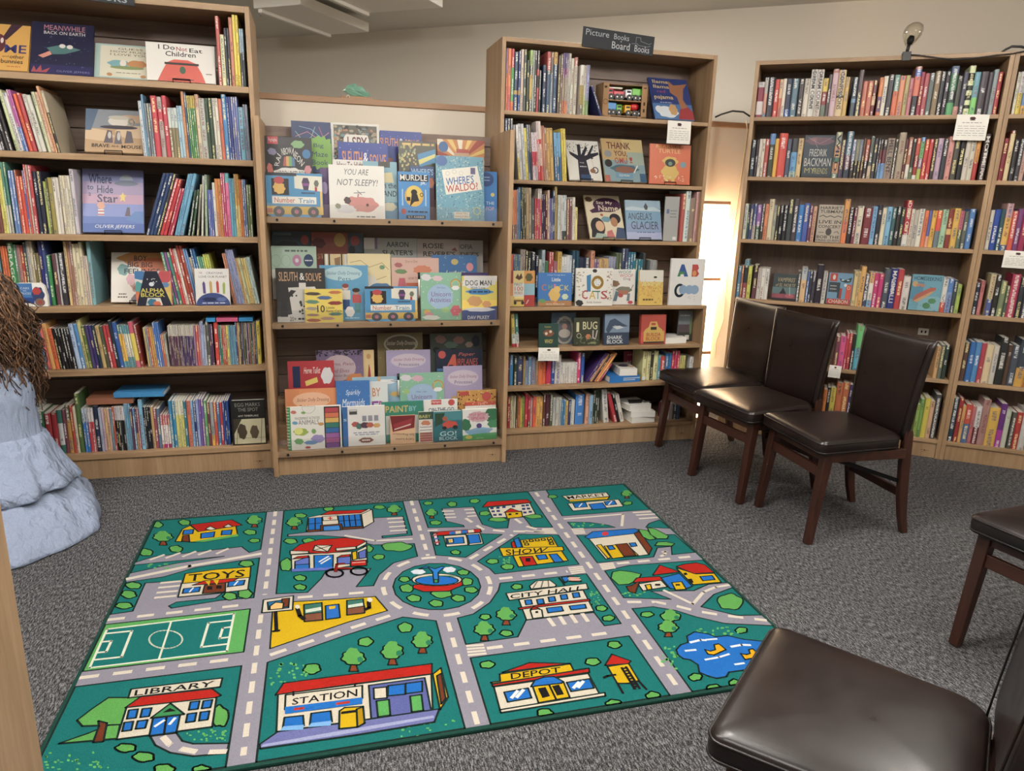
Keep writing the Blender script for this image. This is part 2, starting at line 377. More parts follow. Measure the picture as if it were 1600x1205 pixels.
# low partition with a wooden cap behind the left run of cases
mb = MB(); mb.box(-1.9, 0, 0, 2.66, 0.10, 1.82); o = mb.build('wall_partition', 'half_wall_paint'); o.location = FL.p(0, 4.16, 0); o.rotation_euler = (0, 0, TL); struct(o)
mb = MB(); mb.box(-1.9, -0.012, 1.82, 2.66, 0.112, 1.85); o = mb.build('trim_1', 'trim_wood', bevel=0.003); o.location = FL.p(0, 4.16, 0); o.rotation_euler = (0, 0, TL); struct(o)

# white boxes hung under the ceiling at the far left
def hung_panel(u0, w0, u1, w1, z, label, rail):
    t = tag(empty('ceiling_panel', FR.p(u0, w0, z), TR), label, 'ceiling panel', 'white panels hung from the ceiling')
    mb = MB(); mb.box(0, 0, 0, u1 - u0, w1 - w0, 0.065); mb.build('panel', 'panel_white', t, bevel=0.004)
    mb = MB(); mb.box(rail, 0.02, -0.022, rail + 0.03, w1 - w0 - 0.01, 0.0); mb.build('rail', 'panel_white', t, bevel=0.003)
    mb = MB(); mb.tube([(rail + .015, .03, -.045), (rail + .015, .03, .0)], .006); mb.build('hook', 'steel', t)
    for x in (0.06, u1 - u0 - 0.06):
        mb = MB(); mb.tube([(x, 0.1, 0.06), (x, 0.1, CEIL_Z - z)], 0.004); mb.build('hanger', 'steel', t)
    return t
hung_panel(-3.62, 4.29, -3.235, 5.11, 2.55, 'nearer white box panel hung under the ceiling beside the left bookcase top', 0.02)
hung_panel(-2.93, 3.75, -2.35, 4.60, 2.55, 'farther white box panel hung under the ceiling at the top edge', 0.0)

# ceiling luminaires
for k, (u, w) in enumerate(CEIL_LIGHTS):
    t = tag(empty('ceiling_light', FR.p(u, w, CEIL_Z), TR), 'unseen flat square ceiling light panel set into the ceiling', 'ceiling light', 'ceiling light panels')
    mb = MB()
    for x0, y0, x1, y1 in ((-.31, -.31, .31, -.28), (-.31, .28, .31, .31), (-.31, -.28, -.28, .28), (.28, -.28, .31, .28)): mb.box(x0, y0, -0.02, x1, y1, -0.001)
    mb.build('frame', 'panel_white', t)
    mb = MB(); mb.box(-.28, -.28, -0.008, .28, .28, -0.001); mb.build('diffuser', 'diffuser_lit', t)
    ld = bpy.data.lights.new('ceiling_lamp', 'AREA'); ld.shape = 'SQUARE'; ld.size = 0.54; ld.energy = LAMP_POWER; ld.color = LAMP_COL
    lo = bpy.data.objects.new('lamp', ld); COL.objects.link(lo); lo.parent = t; lo.location = (0, 0, -0.012)

# globe lamps out of view, added to brighten the far wall
for k, (u, w) in enumerate(ADDED_GLOBES):
    t = tag(empty('added_globe_lamp', FR.p(u, w, CEIL_Z), TR), 'unseen white globe lamp added to brighten the far wall, %s of three' % ('left', 'middle', 'right')[k], 'added globe lamp', 'added globe lamps')
    mb = MB(); mb.tube([(0, 0, -.012), (0, 0, -.12)], .004); mb.build('rod', 'panel_white', t)
    mb = MB(); mb.tube([(0, 0, -.014), (0, 0, 0)], .05, 16); mb.build('ceiling_rose', 'panel_white', t)
    mb = MB(); mb.rings([[(.1 * math.sin(f) * math.cos(a), .1 * math.sin(f) * math.sin(a), -.21 + .1 * math.cos(f)) for a in [q * math.pi / 10 for q in range(20)]] for f in [.3 + i * .25 for i in range(12)]], True, True); mb.build('globe', 'added_globe_lit', t)

# ================================================================ bookcases
def part_box(name, mat, parent, x0, y0, z0, x1, y1, z1, bevel=0.0015):
    mb = MB(); mb.box(x0, y0, z0, x1, y1, z1); return mb.build(name, mat, parent, bevel=bevel)
def planks(t, x0, x1, y, z0, z1, step):
    z = z0
    while z < z1 - 0.01:
        e = min(z + step - 0.004, z1); part_box('back_plank', 'oak_back', t, x0, y, z, x1, y + 0.012, e, 0.002); z += step
    part_box('back_sheet', 'oak_back', t, x0, y + 0.012, z0, x1, y + 0.02, z1, 0)
def maker_mark(t, x, y, z):
    a = Art(lambda px, py: (px, py)); a.draw('r 1a140e 0 .0045 .016 .006; e 1a140e .021 .005 .0035 .0035; r 1a140e .026 .0045 .042 .006; r 3a2c20 .008 -.004 .034 -.0032')
    o = a.mb.build('maker_mark', 'print_matt', t, True); o.location = (x, y - 0.0004, z); o.rotation_euler = (math.pi / 2, 0, 0)
def bookcase(fr, u0, u1, w, depth, h, shelves, th, label, pth=0.02, back='planks', mark=True, group='oak veneer bookcases'):
    t = tag(empty('bookcase', fr.p(u0, w, 0), fr.t), label, 'bookcase', group); W = u1 - u0
    part_box('side_panel', 'oak_v', t, 0, 0, 0, pth, depth, h); part_box('side_panel', 'oak_v', t, W - pth, 0, 0, W, depth, h)
    part_box('top_board', 'oak_h', t, pth, 0.002, h - th, W - pth, depth, h)
    for z in shelves: part_box('shelf', 'oak_h', t, pth, 0.003, z - th, W - pth, depth - 0.02, z)
    part_box('kick_board', 'oak_v', t, pth, 0.012, 0, W - pth, 0.03, min(shelves) - th)
    if back == 'planks': planks(t, pth, W - pth, depth - 0.02, 0.02, h - th, 0.1)
    else: part_box('back_sheet', 'oak_back_v', t, pth, depth - 0.012, 0.02, W - pth, depth - 0.002, h - th, 0)
    if mark: maker_mark(t, W - pth - 0.075, 0.012, 0.035)
    return t
WL, WD, WM, WN, WR = 3.595, 3.47, 3.775, 3.635, 4.4607
ZL = [1.8031, 1.4916, 1.149, 0.8296, 0.5351, 0.1259]
bookcase(FL, -1.52, -0.25, WL, 0.36, 2.128, ZL, 0.026, 'tall oak bookcase of picture books at the left behind the kneeling person')
ZR = [1.8406, 1.5201, 1.1695, 0.8261, 0.4582, 0.1089]
bookcase(FR, -0.347, 0.872, WR, 0.30, 2.132, ZR, 0.021, 'tall oak bookcase of novels behind the three chairs, lamp clipped on top', 0.021, 'sheet')
bookcase(FR, 0.873, 2.09, WR, 0.30, 2.132, ZR, 0.021, 'tall oak bookcase cut by the right edge of the view', 0.021, 'sheet')
# tall middle case: shallow shelves above, deeper base below
ZM = [1.795, 1.4555, 1.1475]; ZN = [0.8035, 0.5788, 0.3614, 0.1143]
t = tag(empty('bookcase', FL.p(0.926, WN, 0), TL), 'tall oak bookcase with deep lower half and chalkboard sign on top', 'bookcase', 'oak veneer bookcases')
W = 1.20; dM = WM - WN; B = 0.50
part_box('side_panel', 'oak_v', t, 0, dM, 0.8035, 0.02, B, 2.139); part_box('side_panel', 'oak_v', t, W - .02, dM, 0.8035, W, B, 2.139)
part_box('side_panel', 'oak_v', t, 0, 0, 0, 0.02, B, 0.7835); part_box('side_panel', 'oak_v', t, W - .02, 0, 0, W, B, 0.7835)
part_box('top_board', 'oak_h', t, .02, dM + .002, 2.117, W - .02, B, 2.139)
part_box('base_top', 'oak_h', t, 0, 0, 0.7835, W, B, 0.8035)
for z in ZM: part_box('shelf', 'oak_h', t, .02, dM + .003, z - .02, W - .02, .415, z)
for z in ZN[1:]: part_box('shelf', 'oak_h', t, .02, .003, z - .02, W - .02, .415, z)
part_box('kick_board', 'oak_v', t, .02, .012, 0, W - .02, .03, ZN[-1] - .02); maker_mark(t, W - .1, .012, .035)
planks(t, .02, W - .02, .415, .02, 2.117, 0.1)
# low sloping display case with three tiers and clear lips
DU0, DU1 = -0.249, 0.9235
t = tag(empty('display_case', FL.p(DU0, WD, 0), TL), 'low oak display case with three tiers of face-out books and clear lips', 'bookcase')
W = DU1 - DU0; DT = [(1.222, 0.125), (0.722, 0.125), (0.105, 0.012)]
for x in (0, W - .0225): part_box('side_panel', 'oak_v', t, x, 0, 0, x + .0225, 0.43, 1.675)
for z, y in DT:
    part_box('shelf', 'oak_h', t, .0225, y, z - .006, W - .0225, 0.41, z + .018)
    part_box('front_rail', 'oak_h', t, .0225, y - .012, z - .006, W - .0225, y, z + .023)
    for k, (dy, dz) in enumerate(((0.115, 0.10), (0.20, 0.21))):
        part_box('riser_step', 'oak_h', t, .0225, y + dy, z + .018, W - .0225, y + dy + .085, z + .018 + dz)
    part_box('clear_lip', 'acrylic', t, .0275, y - .0155, z - .004, W - .0275, y - .0125, z + .085, 0)
    for k in range(5):
        mb = MB(); x = .07 + k * (W - .14) / 4
        mb.tube([(x, y - .0185, z + .009), (x, y - .0157, z + .009)], .0065, 10); mb.build('lip_screw', 'black_plastic', t)
part_box('kick_board', 'oak_v', t, .0225, .02, 0, W - .0225, .035, .092); maker_mark(t, W - .09, .02, .035)
planks(t, .0225, W - .0225, .41, .02, 1.668, 0.1)
# end of another case close to the camera at the left
t = tag(empty('bookcase', (0, 0, 0), 0), 'oak bookcase end standing close in the lower left corner', 'bookcase', 'oak veneer bookcases')
t.location = (-0.846, 1.10, 0); t.rotation_euler = (0, 0, math.radians(12))
part_box('side_panel', 'oak_v', t, -.022, -.36, 0, 0, 0, 1.6); part_box('side_panel', 'oak_v', t, -.9, -.36, 0, -.878, 0, 1.6)
part_box('top_board', 'oak_h', t, -.878, -.36, 1.578, -.022, 0, 1.6); part_box('back_sheet', 'oak_back_v', t, -.878, -.012, .02, -.022, -.002, 1.578, 0)
for z in (.12, .45, .8, 1.15): part_box('shelf', 'oak_h', t, -.878, -.355, z - .02, -.022, -.012, z)

# ================================================================ books standing spine-out
ORD = 'zeroth first second third fourth fifth sixth seventh eighth ninth tenth eleventh twelfth thirteenth fourteenth fifteenth sixteenth seventeenth eighteenth nineteenth'.split()
TENS = {2: ('twentieth', 'twenty'), 3: ('thirtieth', 'thirty'), 4: ('fortieth', 'forty'), 5: ('fiftieth', 'fifty'), 6: ('sixtieth', 'sixty'), 7: ('seventieth', 'seventy'), 8: ('eightieth', 'eighty'), 9: ('ninetieth', 'ninety')}
def ordinal(n):
    if n >= 100: return 'hundredth' if n == 100 else 'hundred-and-' + ordinal(n - 100)
    if n < 20: return ORD[n]
    a, b_ = TENS[n // 10]; return a if n % 10 == 0 else b_ + '-' + ORD[n % 10]
def colour_name(h):
    if len(h) == 3: h = ''.join(c * 2 for c in h)
    import colorsys
    r, g, b_ = (int(h[i:i + 2], 16) / 255 for i in (0, 2, 4)); H, S, V = colorsys.rgb_to_hsv(r, g, b_); H *= 360
    if V < 0.24: return 'black'
    if S < 0.14: return 'white' if V > 0.80 else 'pale grey' if V > 0.62 else 'grey' if V > 0.38 else 'charcoal'
    base = 'red' if H < 12 or H >= 345 else 'orange' if H < 32 else 'yellow' if H < 62 else 'green' if H < 160 else 'teal' if H < 195 else 'blue' if H < 250 else 'purple' if H < 300 else 'pink'
    if base == 'orange' and V < 0.75: base = 'brown'
    if base == 'yellow' and V < 0.68: base = 'olive'
    if S < 0.30 and V > 0.7: return {'orange': 'cream', 'yellow': 'cream'}.get(base, 'pale ' + base)
    return ('dark ' if V < 0.45 else 'light ' if V > 0.75 and S < 0.45 else '') + base
SPINE_N = {}
BOOK_GAIN, BOOK_SAT = 0.82, 0.82
def book_mesh(t, h, d, cols, hard, rnd):
    """cols: list of (colour, fraction from the top where it starts)"""
    mb = MB(); c = min(0.003 if hard else 0.0012, t * 0.2); top = 0.004 if hard else 0.0008; r = min(t * 0.28, 0.006)
    lin = [(hx(k, BOOK_GAIN, BOOK_SAT), f) for k, f in cols]; c0 = lin[0][0]; cb_ = max(cols, key=lambda q: 0)[0]
    pg = (0.70, 0.66, 0.57, 1)
    mb.box(0, r, 0, c, d, h, col=c0); mb.box(t - c, r, 0, t, d, h, col=c0)
    mb.box(c, r + 0.001, top, t - c, d - top - 0.0005, h - top, col=pg)
    prof = [(0, r), (t * 0.18, r * 0.25), (t * 0.5, 0), (t * 0.82, r * 0.25), (t, r)]
    zs = [h] + [h * (1 - f) for _, f in lin[1:]] + [0]
    lum = sum(lin[0][0][:3]) / 3
    for (cc, _), z1, z0 in zip(lin, zs, zs[1:]):
        l = 0.3 * cc[0] + 0.6 * cc[1] + 0.1 * cc[2]
        tcol = rnd.choice([(0.75, 0.72, 0.66, 1), (0.8, 0.7, 0.35, 1), (0.75, 0.75, 0.75, 1)]) if l < 0.22 else rnd.choice([(0.03, 0.03, 0.04, 1), (0.15, 0.04, 0.04, 1), (0.04, 0.06, 0.16, 1)])
        for (xa, ya), (xb, yb) in zip(prof, prof[1:]):
            mb.quad((xa, ya, z0), (xb, yb, z0), (xb, yb, z1), (xa, ya, z1), col=cc, txt=tcol, uv=((xa / t, z0), (xb / t, z0), (xb / t, z1), (xa / t, z1)))
    for z, rev in ((0, True), (h, False)):
        pts = [(x, y, z) for x, y in prof] + [(t - c, r, z), (c, r, z)]
        mb.face(mb.add(pts[::-1] if rev else pts), col=c0)
    return mb
def add_spine(fr, u, w, z, t, h, d, cols, lean, hard, case, shelf, kind, txt=None):
    rnd = random.Random(int(u * 9973) + int(z * 777)); mb = book_mesh(t, h, d, cols, hard, rnd)
    name = kind.replace(' ', '_')
    if lean > 0: mb.v = [(x - t, y, zz) for x, y, zz in mb.v]; u += t
    o = mb.build(name, 'book_cover', colors=True)
    o.matrix_world = Matrix.Translation(fr.p(u, w, z)) @ Matrix.Rotation(fr.t, 4, 'Z') @ Matrix.Rotation(math.radians(lean), 4, 'Y')
    n = SPINE_N[(case, shelf)] = SPINE_N.get((case, shelf), 0) + 1
    size = 'thick' if t > 0.038 else 'thin' if t < 0.013 else 'slim' if t < 0.02 else 'tall' if h > 0.255 else ''
    ln = ' leaning' if abs(lean) > 4 else ''
    col = colour_name(cols[0][0]) + (' and ' + colour_name(cols[1][0]) if len(cols) > 1 and colour_name(cols[1][0]) != colour_name(cols[0][0]) else '')
    col2 = colour_name(cols[0][0])
    lab = f"{size}{ln} {col} spine, {ordinal(n)} upright book from left, {ORD[shelf]} shelf, {case}".strip()
    if len(lab.split()) > 16: lab = f"{size}{ln} {col2} spine, {ordinal(n)} upright book from left, {ORD[shelf]} shelf, {case}".strip()
    tag(o, ' '.join(lab.split()), kind, f'{kind}s on the {ORD[shelf]} shelf of the {case}')
    if txt:
        l = sum(hx(cols[0][0])[:3]) / 3; tc = 'e8e4d8' if l < 0.25 else '2a2a30'
        a = Art(lambda px, py: (px, py)); a.text(tc, [(t * .24, h * .12), (t * .24, h * .82), (t * .76, h * .82), (t * .76, h * .12)], txt, 0.01)
        off = -t if lean > 0 else 0
        # lettering reads downwards
        vs = []
        a = Art(lambda px, py: (px, py)); a.text(tc, [(.80 * t, .95 * h), (.80 * t, .15 * h), (.2 * t, .15 * h), (.2 * t, .95 * h)], txt, 0.01)
        a.mb.v = [(x + off, -0.0009, y) for x, y, q in a.mb.v]; a.mb.f = [f[::-1] for f in a.mb.f]
        a.mb.build('title_lettering', 'print_gloss', o, True)
    return o
def row(fr, case, shelf, kind, w, z, X0, Y0, s, start, depth, data, lean=0.0, hard=False, zoff=0.0):
    """data tokens: width,top,colours[,lean][=TITLE] in enlarged photo units; '+n' is a gap"""
    x = start; prev = None; z += 0.0008
    for tok in data.split():
        if tok[0] == '+': x += float(tok[1:]); continue
        if tok[0] == '>': x = float(tok[1:]); continue
        rep = 1
        if '*' in tok: tok, rp = tok.split('*'); rep = int(rp)
        txt = None
        if '=' in tok: tok, txt = tok.split('='); txt = txt.replace('_', ' ')
        p = tok.split(','); wd_ = float(p[0]); ytop = float(p[1]); le = float(p[3]) if len(p) > 3 else lean
        cols = []
        for q in p[2].split('/'):
            c, _, f = q.partition('@'); cols.append((c, float(f) if f else 0.0))
        for k in range(rep):
            jit = random.Random(int(x * 31 + shelf * 7))
            wj = w + jit.uniform(0.0, 0.008)
            ua = u_at(fr, X0 + x * s, w, z + zoff); ub = u_at(fr, X0 + (x + wd_) * s, w, z + zoff)
            lr = math.radians(le); dv = fr.a * math.sin(lr) + Vector((0, 0, math.cos(lr)))
            h = t_at(Y0 + ytop * s, fr.p((ua + ub) / 2, wj, z + zoff), dv)
            th = (ub - ua) * math.cos(lr) - 0.0006
            h = max(0.09, min(h, (CLEAR[case][shelf - 1] - 0.008 - abs(th * math.sin(lr))) / math.cos(lr))); hd = hard or th > 0.03
            th = max(th, 0.003); lo, hi = INNER[case]; ua += 0.0003
            pv = LAST.get((case, shelf))
            if pv:             # keep clear of the neighbour to the left, also where it leans over
                need = pv[0] + 0.0004 + max(0.0, min(pv[2] * math.cos(pv[1]), h * math.cos(lr)) * (math.tan(pv[1]) - math.tan(lr)))
                if ua < need and need - ua < 0.08: d_ = need - ua; ua = need; th = max(th - d_, 0.55 * th, 0.003)
            ua = max(ua, lo + 0.001 + max(0.0, -math.sin(lr) * h) * 0.0)
            th = min(th, max(0.003, hi - 0.001 - ua))
            if ua + th / math.cos(lr) > hi: continue
            LAST[(case, shelf)] = (ua + th / math.cos(lr), lr, h)
            add_spine(fr, ua, wj, z + zoff, th, h, min(depth, h * 0.95), cols, le, hd, case, shelf, kind, txt)
            x += wd_
RC, BC, MC, LC = 'right bookcase behind chairs', 'bookcase at right edge', 'middle bookcase', 'left bookcase'
LAST = {}; INNER = {LC: (-1.50, -.27), RC: (-.325, .850), BC: (.895, 2.068), MC: (.947, 2.105)}
CLEAR = {LC: [.299, .2855, .3166, .293, .268, .383], MC: [.302, .3195, .288, .324, .2047, .1974, .2271]}
CLEAR[RC] = CLEAR[BC] = [.27, .2995, .3296, .3224, .3469, .3283]
r_ = lambda sh, z, X0, Y0, s, st, data, case=RC, **k: row(FR, case, sh, 'novel', WR + 0.012, z, X0, Y0, s, st, 0.15, data, **k)
r_(1, ZR[0], 1170, 90, .13125, 55, """80,290,c4bcbc/8d1f3d@.15/d9d0cc@.55/8d1f3d@.93 57,235,b8b4ac/d49a84@.4/6fa0b8@.92 78,235,3a3340 55,260,d8402f 42,258,e0b890/d06a48@.5 40,250,e6dcc8 68,250,2c3450/1f5aa8@.8
75,250,5a7a8c +8 60,250,3c3236 67,250,d8cdbc 73,140,d9d2c8=DREAM_COUNT 78,140,d9d2c8=DREAM_COUNT 62,245,d8b820/8c1f24@.35/667066@.7 42,200,4a3c3a 70,135,a8685a/c9a6b0@.08 86,145,dcc08c/4a4030@.55/dcc08c@.6=CONFESSIONS 55,230,c8a040 +38 60,235,3a4858/6a90b0@.55/3a4858@.65 62,145,4a3438/2c3444@.5 60,280,bf6248 63,275,bf6248 45,270,6e3a48/e0c090@.45/7a2c34@.7""")
r_(1, ZR[0], 1370, 80, .14375, -20, """45,285,e08030/6a4a78@.5/e07040@.9 48,270,e0d8c4 65,255,2a2830 58,255,6a9a90/e06a38@.4 62,265,e0885a 47,262,b0a060 45,290,c0707a 68,165,b8705a/4a68b8@.06/d8694a@.2/2a2430@.6 45,225,a02848 50,240,b85058 60,235,5c6a68 60,215,8a7450 55,220,30343c 50,220,38303a
78,160,5a6a88/3a7a50@.15/2c4038@.5/4aa060@.75 60,270,44443e/c89080@.78 55,225,48465a 65,155,d8e0a8/2a3020@.15/d8e0a8@.3/2a3020@.4/d8e0a8@.5/2a3020@.6/d8e0a8@.7/2a3020@.8/d8e0a8@.87 65,225,6aa8b8/7ad060@.6 90,220,3c3038 50,230,443c44 50,195,8a9a9c 50,225,b02838""")
r_(1, ZR[0], 1370, 80, .14375, 1458, '34,225,d8d0b8 55,220,c0c0c0/d8c020@.5 55,215,c0c4cc/5a80b0@.5/d8a020@.8 60,225,d8d0c0 55,240,a03038', case=BC)
r_(2, ZR[1], 1160, 195, .13125, 60, """60,180,22303c 40,180,3c2c38 36,168,e0d8c8 35,168,e0d4c0 48,168,b8443c 65,105,5a8ac0/3c4030@.25 47,165,e8b020 95,100,d83c2c 58,170,4a5068 75,165,3a3c44/5aa0d0@.35/a8c0b8@.85 60,160,d8bc80 >1052 72,85,8a9088/d8a070@.3/4a7868@.55/d89a6c@.65/5a8070@.9=WILD 58,180,4a3a54 78,80,4a7080/6a4050@.5/2c3848@.8 45,175,8088a8/302828@.55 40,175,909878/302828@.55 38,175,8890a0/302828@.55 35,160,5a3828 46,175,b85a40/302828@.55 +4 45,135,5a6058/c8b090@.7 50,160,383840""")
r_(2, ZR[1], 1360, 195, .15, 2, """40,140,34343a 42,158,3a3030/6a2c38@.25/70a0d0@.6 44,158,3a3030/6a2c38@.25/70a0d0@.6 74,140,a09080=HELL_BENT 38,152,3a3028 70,80,a89880 35,150,5c2030 40,130,b07050/e0d8c8@.65 40,150,2c2c2c/5a7048@.7 44,140,c84838/a02820@.4/e0e0d8@.9 45,130,3080c0/70b870@.1/8a6a88@.5/a8b840@.75 45,150,c83030 43,150,c83434 45,150,3a2c2c 57,140,c0a0b8 53,150,30343c 58,120,d89088 64,150,4a463c 60,160,18181c 50,165,d0c4b4 55,165,d0c8b4 50,165,d89028/b82c28@.55 +20 66,95,3a2424=MOTHER""")
r_(2, ZR[1], 1360, 195, .15, 1318, '57,140,8a1c2c 50,60,8a3020/e0c890@.06 +4 56,160,2c282c 52,150,38363c 50,180,c0988a 52,160,4a4a50', case=BC)
r_(3, ZR[2], 1145, 300, .125, 85, """46,145,d0d0bc +8 42,155,22282c/2c5048@.4 44,155,3c4878 38,145,4a5a8a/c0b8b0@.6 60,160,9060a8/34503c@.6 40,150,3c3436 45,150,e08858 62,88,d8cca8 40,165,a8a890 40,170,2c3030 45,165,26262a 52,165,26262a 65,90,3a4444 64,90,4c4048 68,160,2f7fc4 68,140,4560b0 45,170,6a3450 45,180,d8a080 >1337 66,90,e09a40/ea7c38@.5 62,195,281f28 40,200,7a3048 74,175,d8ccb0""")
r_(3, ZR[2], 1335, 300, .165625, 52, """78,150,7c2430 44,135,78b0d8 46,125,2a2838 43,150,e0d4b0 50,140,78b4d8 40,150,3a6468 44,140,2c2a28 38,145,38403c 56,80,b82030/d8d4cc@.75=DEEP_CUTS 31,160,d8d0bc 42,170,b8b0a0 52,160,e0dcc8 40,175,e07038 30,175,5860a8/e8a080@.7 44,175,e8b020 52,175,d84830/6a7880@.55 55,165,a0c8a0 52,165,8a3028/d8b060@.5/8a3028@.65 58,155,e0b028 40,180,c86880/607060@.5 45,185,5a6058 53,160,4a80c0""")
r_(3, ZR[2], 1335, 300, .165625, 1222, '40,170,d0c8b4 60,165,2048a0 44,160,2a5058 62,108,d0a0a0/e0b040@.3/2c60a0@.88 52,180,d84c34 52,160,7a3c78 60,190,9a1c50 50,170,3a4a58', case=BC)
r_(4, ZR[3], 1140, 395, .125, 42, """48,165,5080a0 45,160,b06a50 62,90,78a8b8/283038@.15/a04a50@.6 48,170,c8d048 +18 57,155,3c2430/6a4048@.6 44,195,c8c4bc 50,195,e0dcd4 48,200,e0dcd4 >812 46,235,48484a 68,188,b8c0c0/e0b880@.35 +6 30,235,5a78b0 34,235,3c3c4c 48,235,3c3c48 84,155,2c2434 55,245,d0c8b8 >1507 52,235,d8c080""")
r_(4, ZR[3], 1330, 395, .16875, 2, """36,170,d8b878 57,130,e0a850 38,200,4a5070=RIVER 45,185,e8b060/e8e0d0@.3/78b4d8@.8 42,190,c82870 45,195,c82c74 57,150,4a5460 65,150,2c3480=MALINALLI 56,155,b83038 66,220,d8d0c8 >808 48,240,d8d8d0/c84828@.7 52,240,5080c0/8098c8@.4 38,255,3c4450 40,295,a0b840""")
r_(4, ZR[3], 1330, 395, .16875, 1098, '48,280,2a3040 +8 35,260,c87070 +42 50,200,d0c090/5060a0@.6 55,205,2c2824 55,265,7a8860 34,310,4a5a50 78,200,b82850 55,230,2c3038 55,230,404048', case=BC)
r_(5, ZR[4], 1270, 480, .20625, 150, '30,225,7a4050 44,220,e0508c 20,200,c03040 25,200,b83848 27,205,283028 48,145,60c070/50b0c8@.5 >905 30,300,d0a060 30,290,6a7060 34,290,2c4038')
r_(5, ZR[4], 1270, 480, .20625, 1088, '46,270,5a4038 55,265,2c6cb0 42,268,4888c0 38,275,b83848 57,288,e0c898 40,295,d0c8b8 63,235,282a28 35,290,5a4030 55,290,48505c 70,250,3a4450/d8a020@.6 50,280,b86a38', case=BC)
r_(6, ZR[5], 1270, 480, .20625, 52, '24,625,e08020 24,610,2c2830 40,610,d8c830 46,575,d07038 48,575,c86a38 26,590,4a3c70 >752 24,740,98c050 30,700,78a848 40,690,d8c828 34,715,d8a880 42,665,4a4a4c')
r_(6, ZR[5], 1270, 480, .20625, 996, '44,690,2c4450 50,690,a02824 25,750,e0a850 50,740,d04830/5070a0@.5 28,755,c87070 43,755,e0dcd8/7a2430@.55 54,705,b08078 80,765,e0b020 47,735,6a2c80/b030a0@.6 40,785,c0c8b0 +8 34,800,5a5a50 45,800,b82c28 50,780,c8c4bc', case=BC)

m_ = lambda sh, z, X0, Y0, s, st, data, w=WM + .014, kind='picture book', d=.22, **k: row(FL, MC, sh, kind, w, z, X0, Y0, s, st, d, data, **k)
m_(1, ZM[0], 785, 60, .10376, 45, """25,140,b080a0/e88858@.4 54,140,e8803c/e86850@.6 45,155,c83038/48a048@.3/e07838@.85 62,200,2c3c60/c8a050@.65/2c4c8c@.72 35,190,3c4a80/c8a050@.65/2c4c8c@.72 40,150,d8c0b0 45,75,44504c 45,330,303830 45,75,a0c060/303028@.25/c8a840@.4/4a4030@.8 30,175,a8b8b0 35,115,302c30 35,180,48444c/d04838@.3/302428@.4/b83c40@.6 30,480,3a3a38 +22 58,400,1c3450 62,190,b85048/2a5070@.3 36,120,6a6460/98a0a8@.35 60,195,d0a040/2c4c70@.2 +14 35,260,6a5c50 33,240,806850
27,215,6a5a88/8a3070@.25/b8a890@.4/e08048@.78*3 38,225,c0b8a8 50,300,c8c4b0 50,285,b87060/c8c4b0@.15 +38 60,400,e0dcd0/b0a040@.4/7a7060@.8 40,405,c8c0b0/b0c080@.6 48,400,98a0c8/80a060@.7""")
m_(1, ZM[0], 785, 60, .10376, 1478, '40,720,2c3468,-23')
m_(2, ZM[1], 785, 180, .1, 20, '42,50,34466a*3 36,150,98a0a8', lean=0)
m_(2, ZM[1], 785, 180, .1, 252, '38,152,e0d8d0/d8c048@.6 42,135,d0d0d0*2 42,200,e0d040 30,150,48587c 30,150,303848 +6 28,270,e0ccd0/c83048@.4/e0c8cc@.7*3 35,95,e0d0c8/c83038@.3/e0b8a8@.38/c83038@.75*2 25,165,d09070*2 30,190,a87850 52,200,c8a050*2 +10 36,270,70a8d0/3c6898@.5*3 +8 34,210,e0c830*2', lean=-5)
m_(3, ZM[2], 795, 285, .08301, 70, """45,150,e08858/7a5070@.7 45,145,e08450/8a6a68@.7 32,130,9aa0b8 32,90,5088b0 25,90,1c3850*2 30,100,4a4a34*2 50,100,b89868 50,105,a89c80 58,300,58585a 30,300,c04050*2 34,120,e0d8d0/c8485c@.2*2 33,230,3c2848*2 45,230,5a2030 40,150,d8b098 28,300,6a70a8*2 40,160,384468 45,75,a89050 +12 27,240,d0d0c8*3 42,240,c0c8c8/3c4844@.8*2 52,320,7a4a54*2 28,280,e0d8c8*2 50,470,e0d078""", lean=-2)
m_(3, ZM[2], 780, 280, .21875, 1290, '24,105,b85048 34,80,c8d8d0 38,135,8a7060 16,90,d09a98*3')
m_(4, ZN[0], 795, 380, .14375, 12, """30,125,e05840 18,125,4a7898*4 27,70,a89c90*2 30,80,1c2838 35,100,24281c 45,100,2c3440/e0dcc8@.4 35,140,18203c 30,180,d0d0c0 40,75,98b0b8 38,200,48784c 25,100,b83c40*2 45,200,a06070 45,95,d0a830 25,150,e0e0dc*2 30,135,d0d4d8*2 40,85,1c4860 36,85,1c4860/a0b048@.9 60,160,24304c*2 45,85,c88868 25,175,7a6090*2 20,170,d0a868*5 21,150,98a0b8*4 28,110,58684c*2 35,60,384468*2 27,100,20708c*3 27,180,18788c*3 30,110,3c4448 +50 26,190,98a0a0*3""", w=WM + .03, d=.18)
m_(5, ZN[1], 780, 470, .2125, 96, '27,97,d8c040/d8e0d8@.6/c82838@.9 26,97,388078/d8e0d8@.6/c82838@.9', lean=-4, w=WN + .04, d=.14)
n_ = lambda sh, z, st, data, **k: m_(sh, z, 790, 545, .2, st, data, w=WN + .05, kind='chapter book', d=.15, **k)
n_(6, ZN[2], 16, """14,60,7a2c3c 30,50,3088c0 29,60,2c3c28 45,60,3c4870 16,60,b08a50 23,95,88a0b8 28,65,6890b8 34,70,8890a8 22,95,b08860 33,105,e87020 25,105,e86428 38,90,c81c48 30,85,2c50a0 46,48,d8d0c8 16,110,e0dcd4*8 28,30,d82c70 28,35,2858a8""")
n_(6, ZN[2], 628, '16,40,4a2c70 16,40,5a3468 16,45,c08040 18,45,3c2830 18,45,e08030 18,40,e8a030 16,120,b82c60', lean=33)
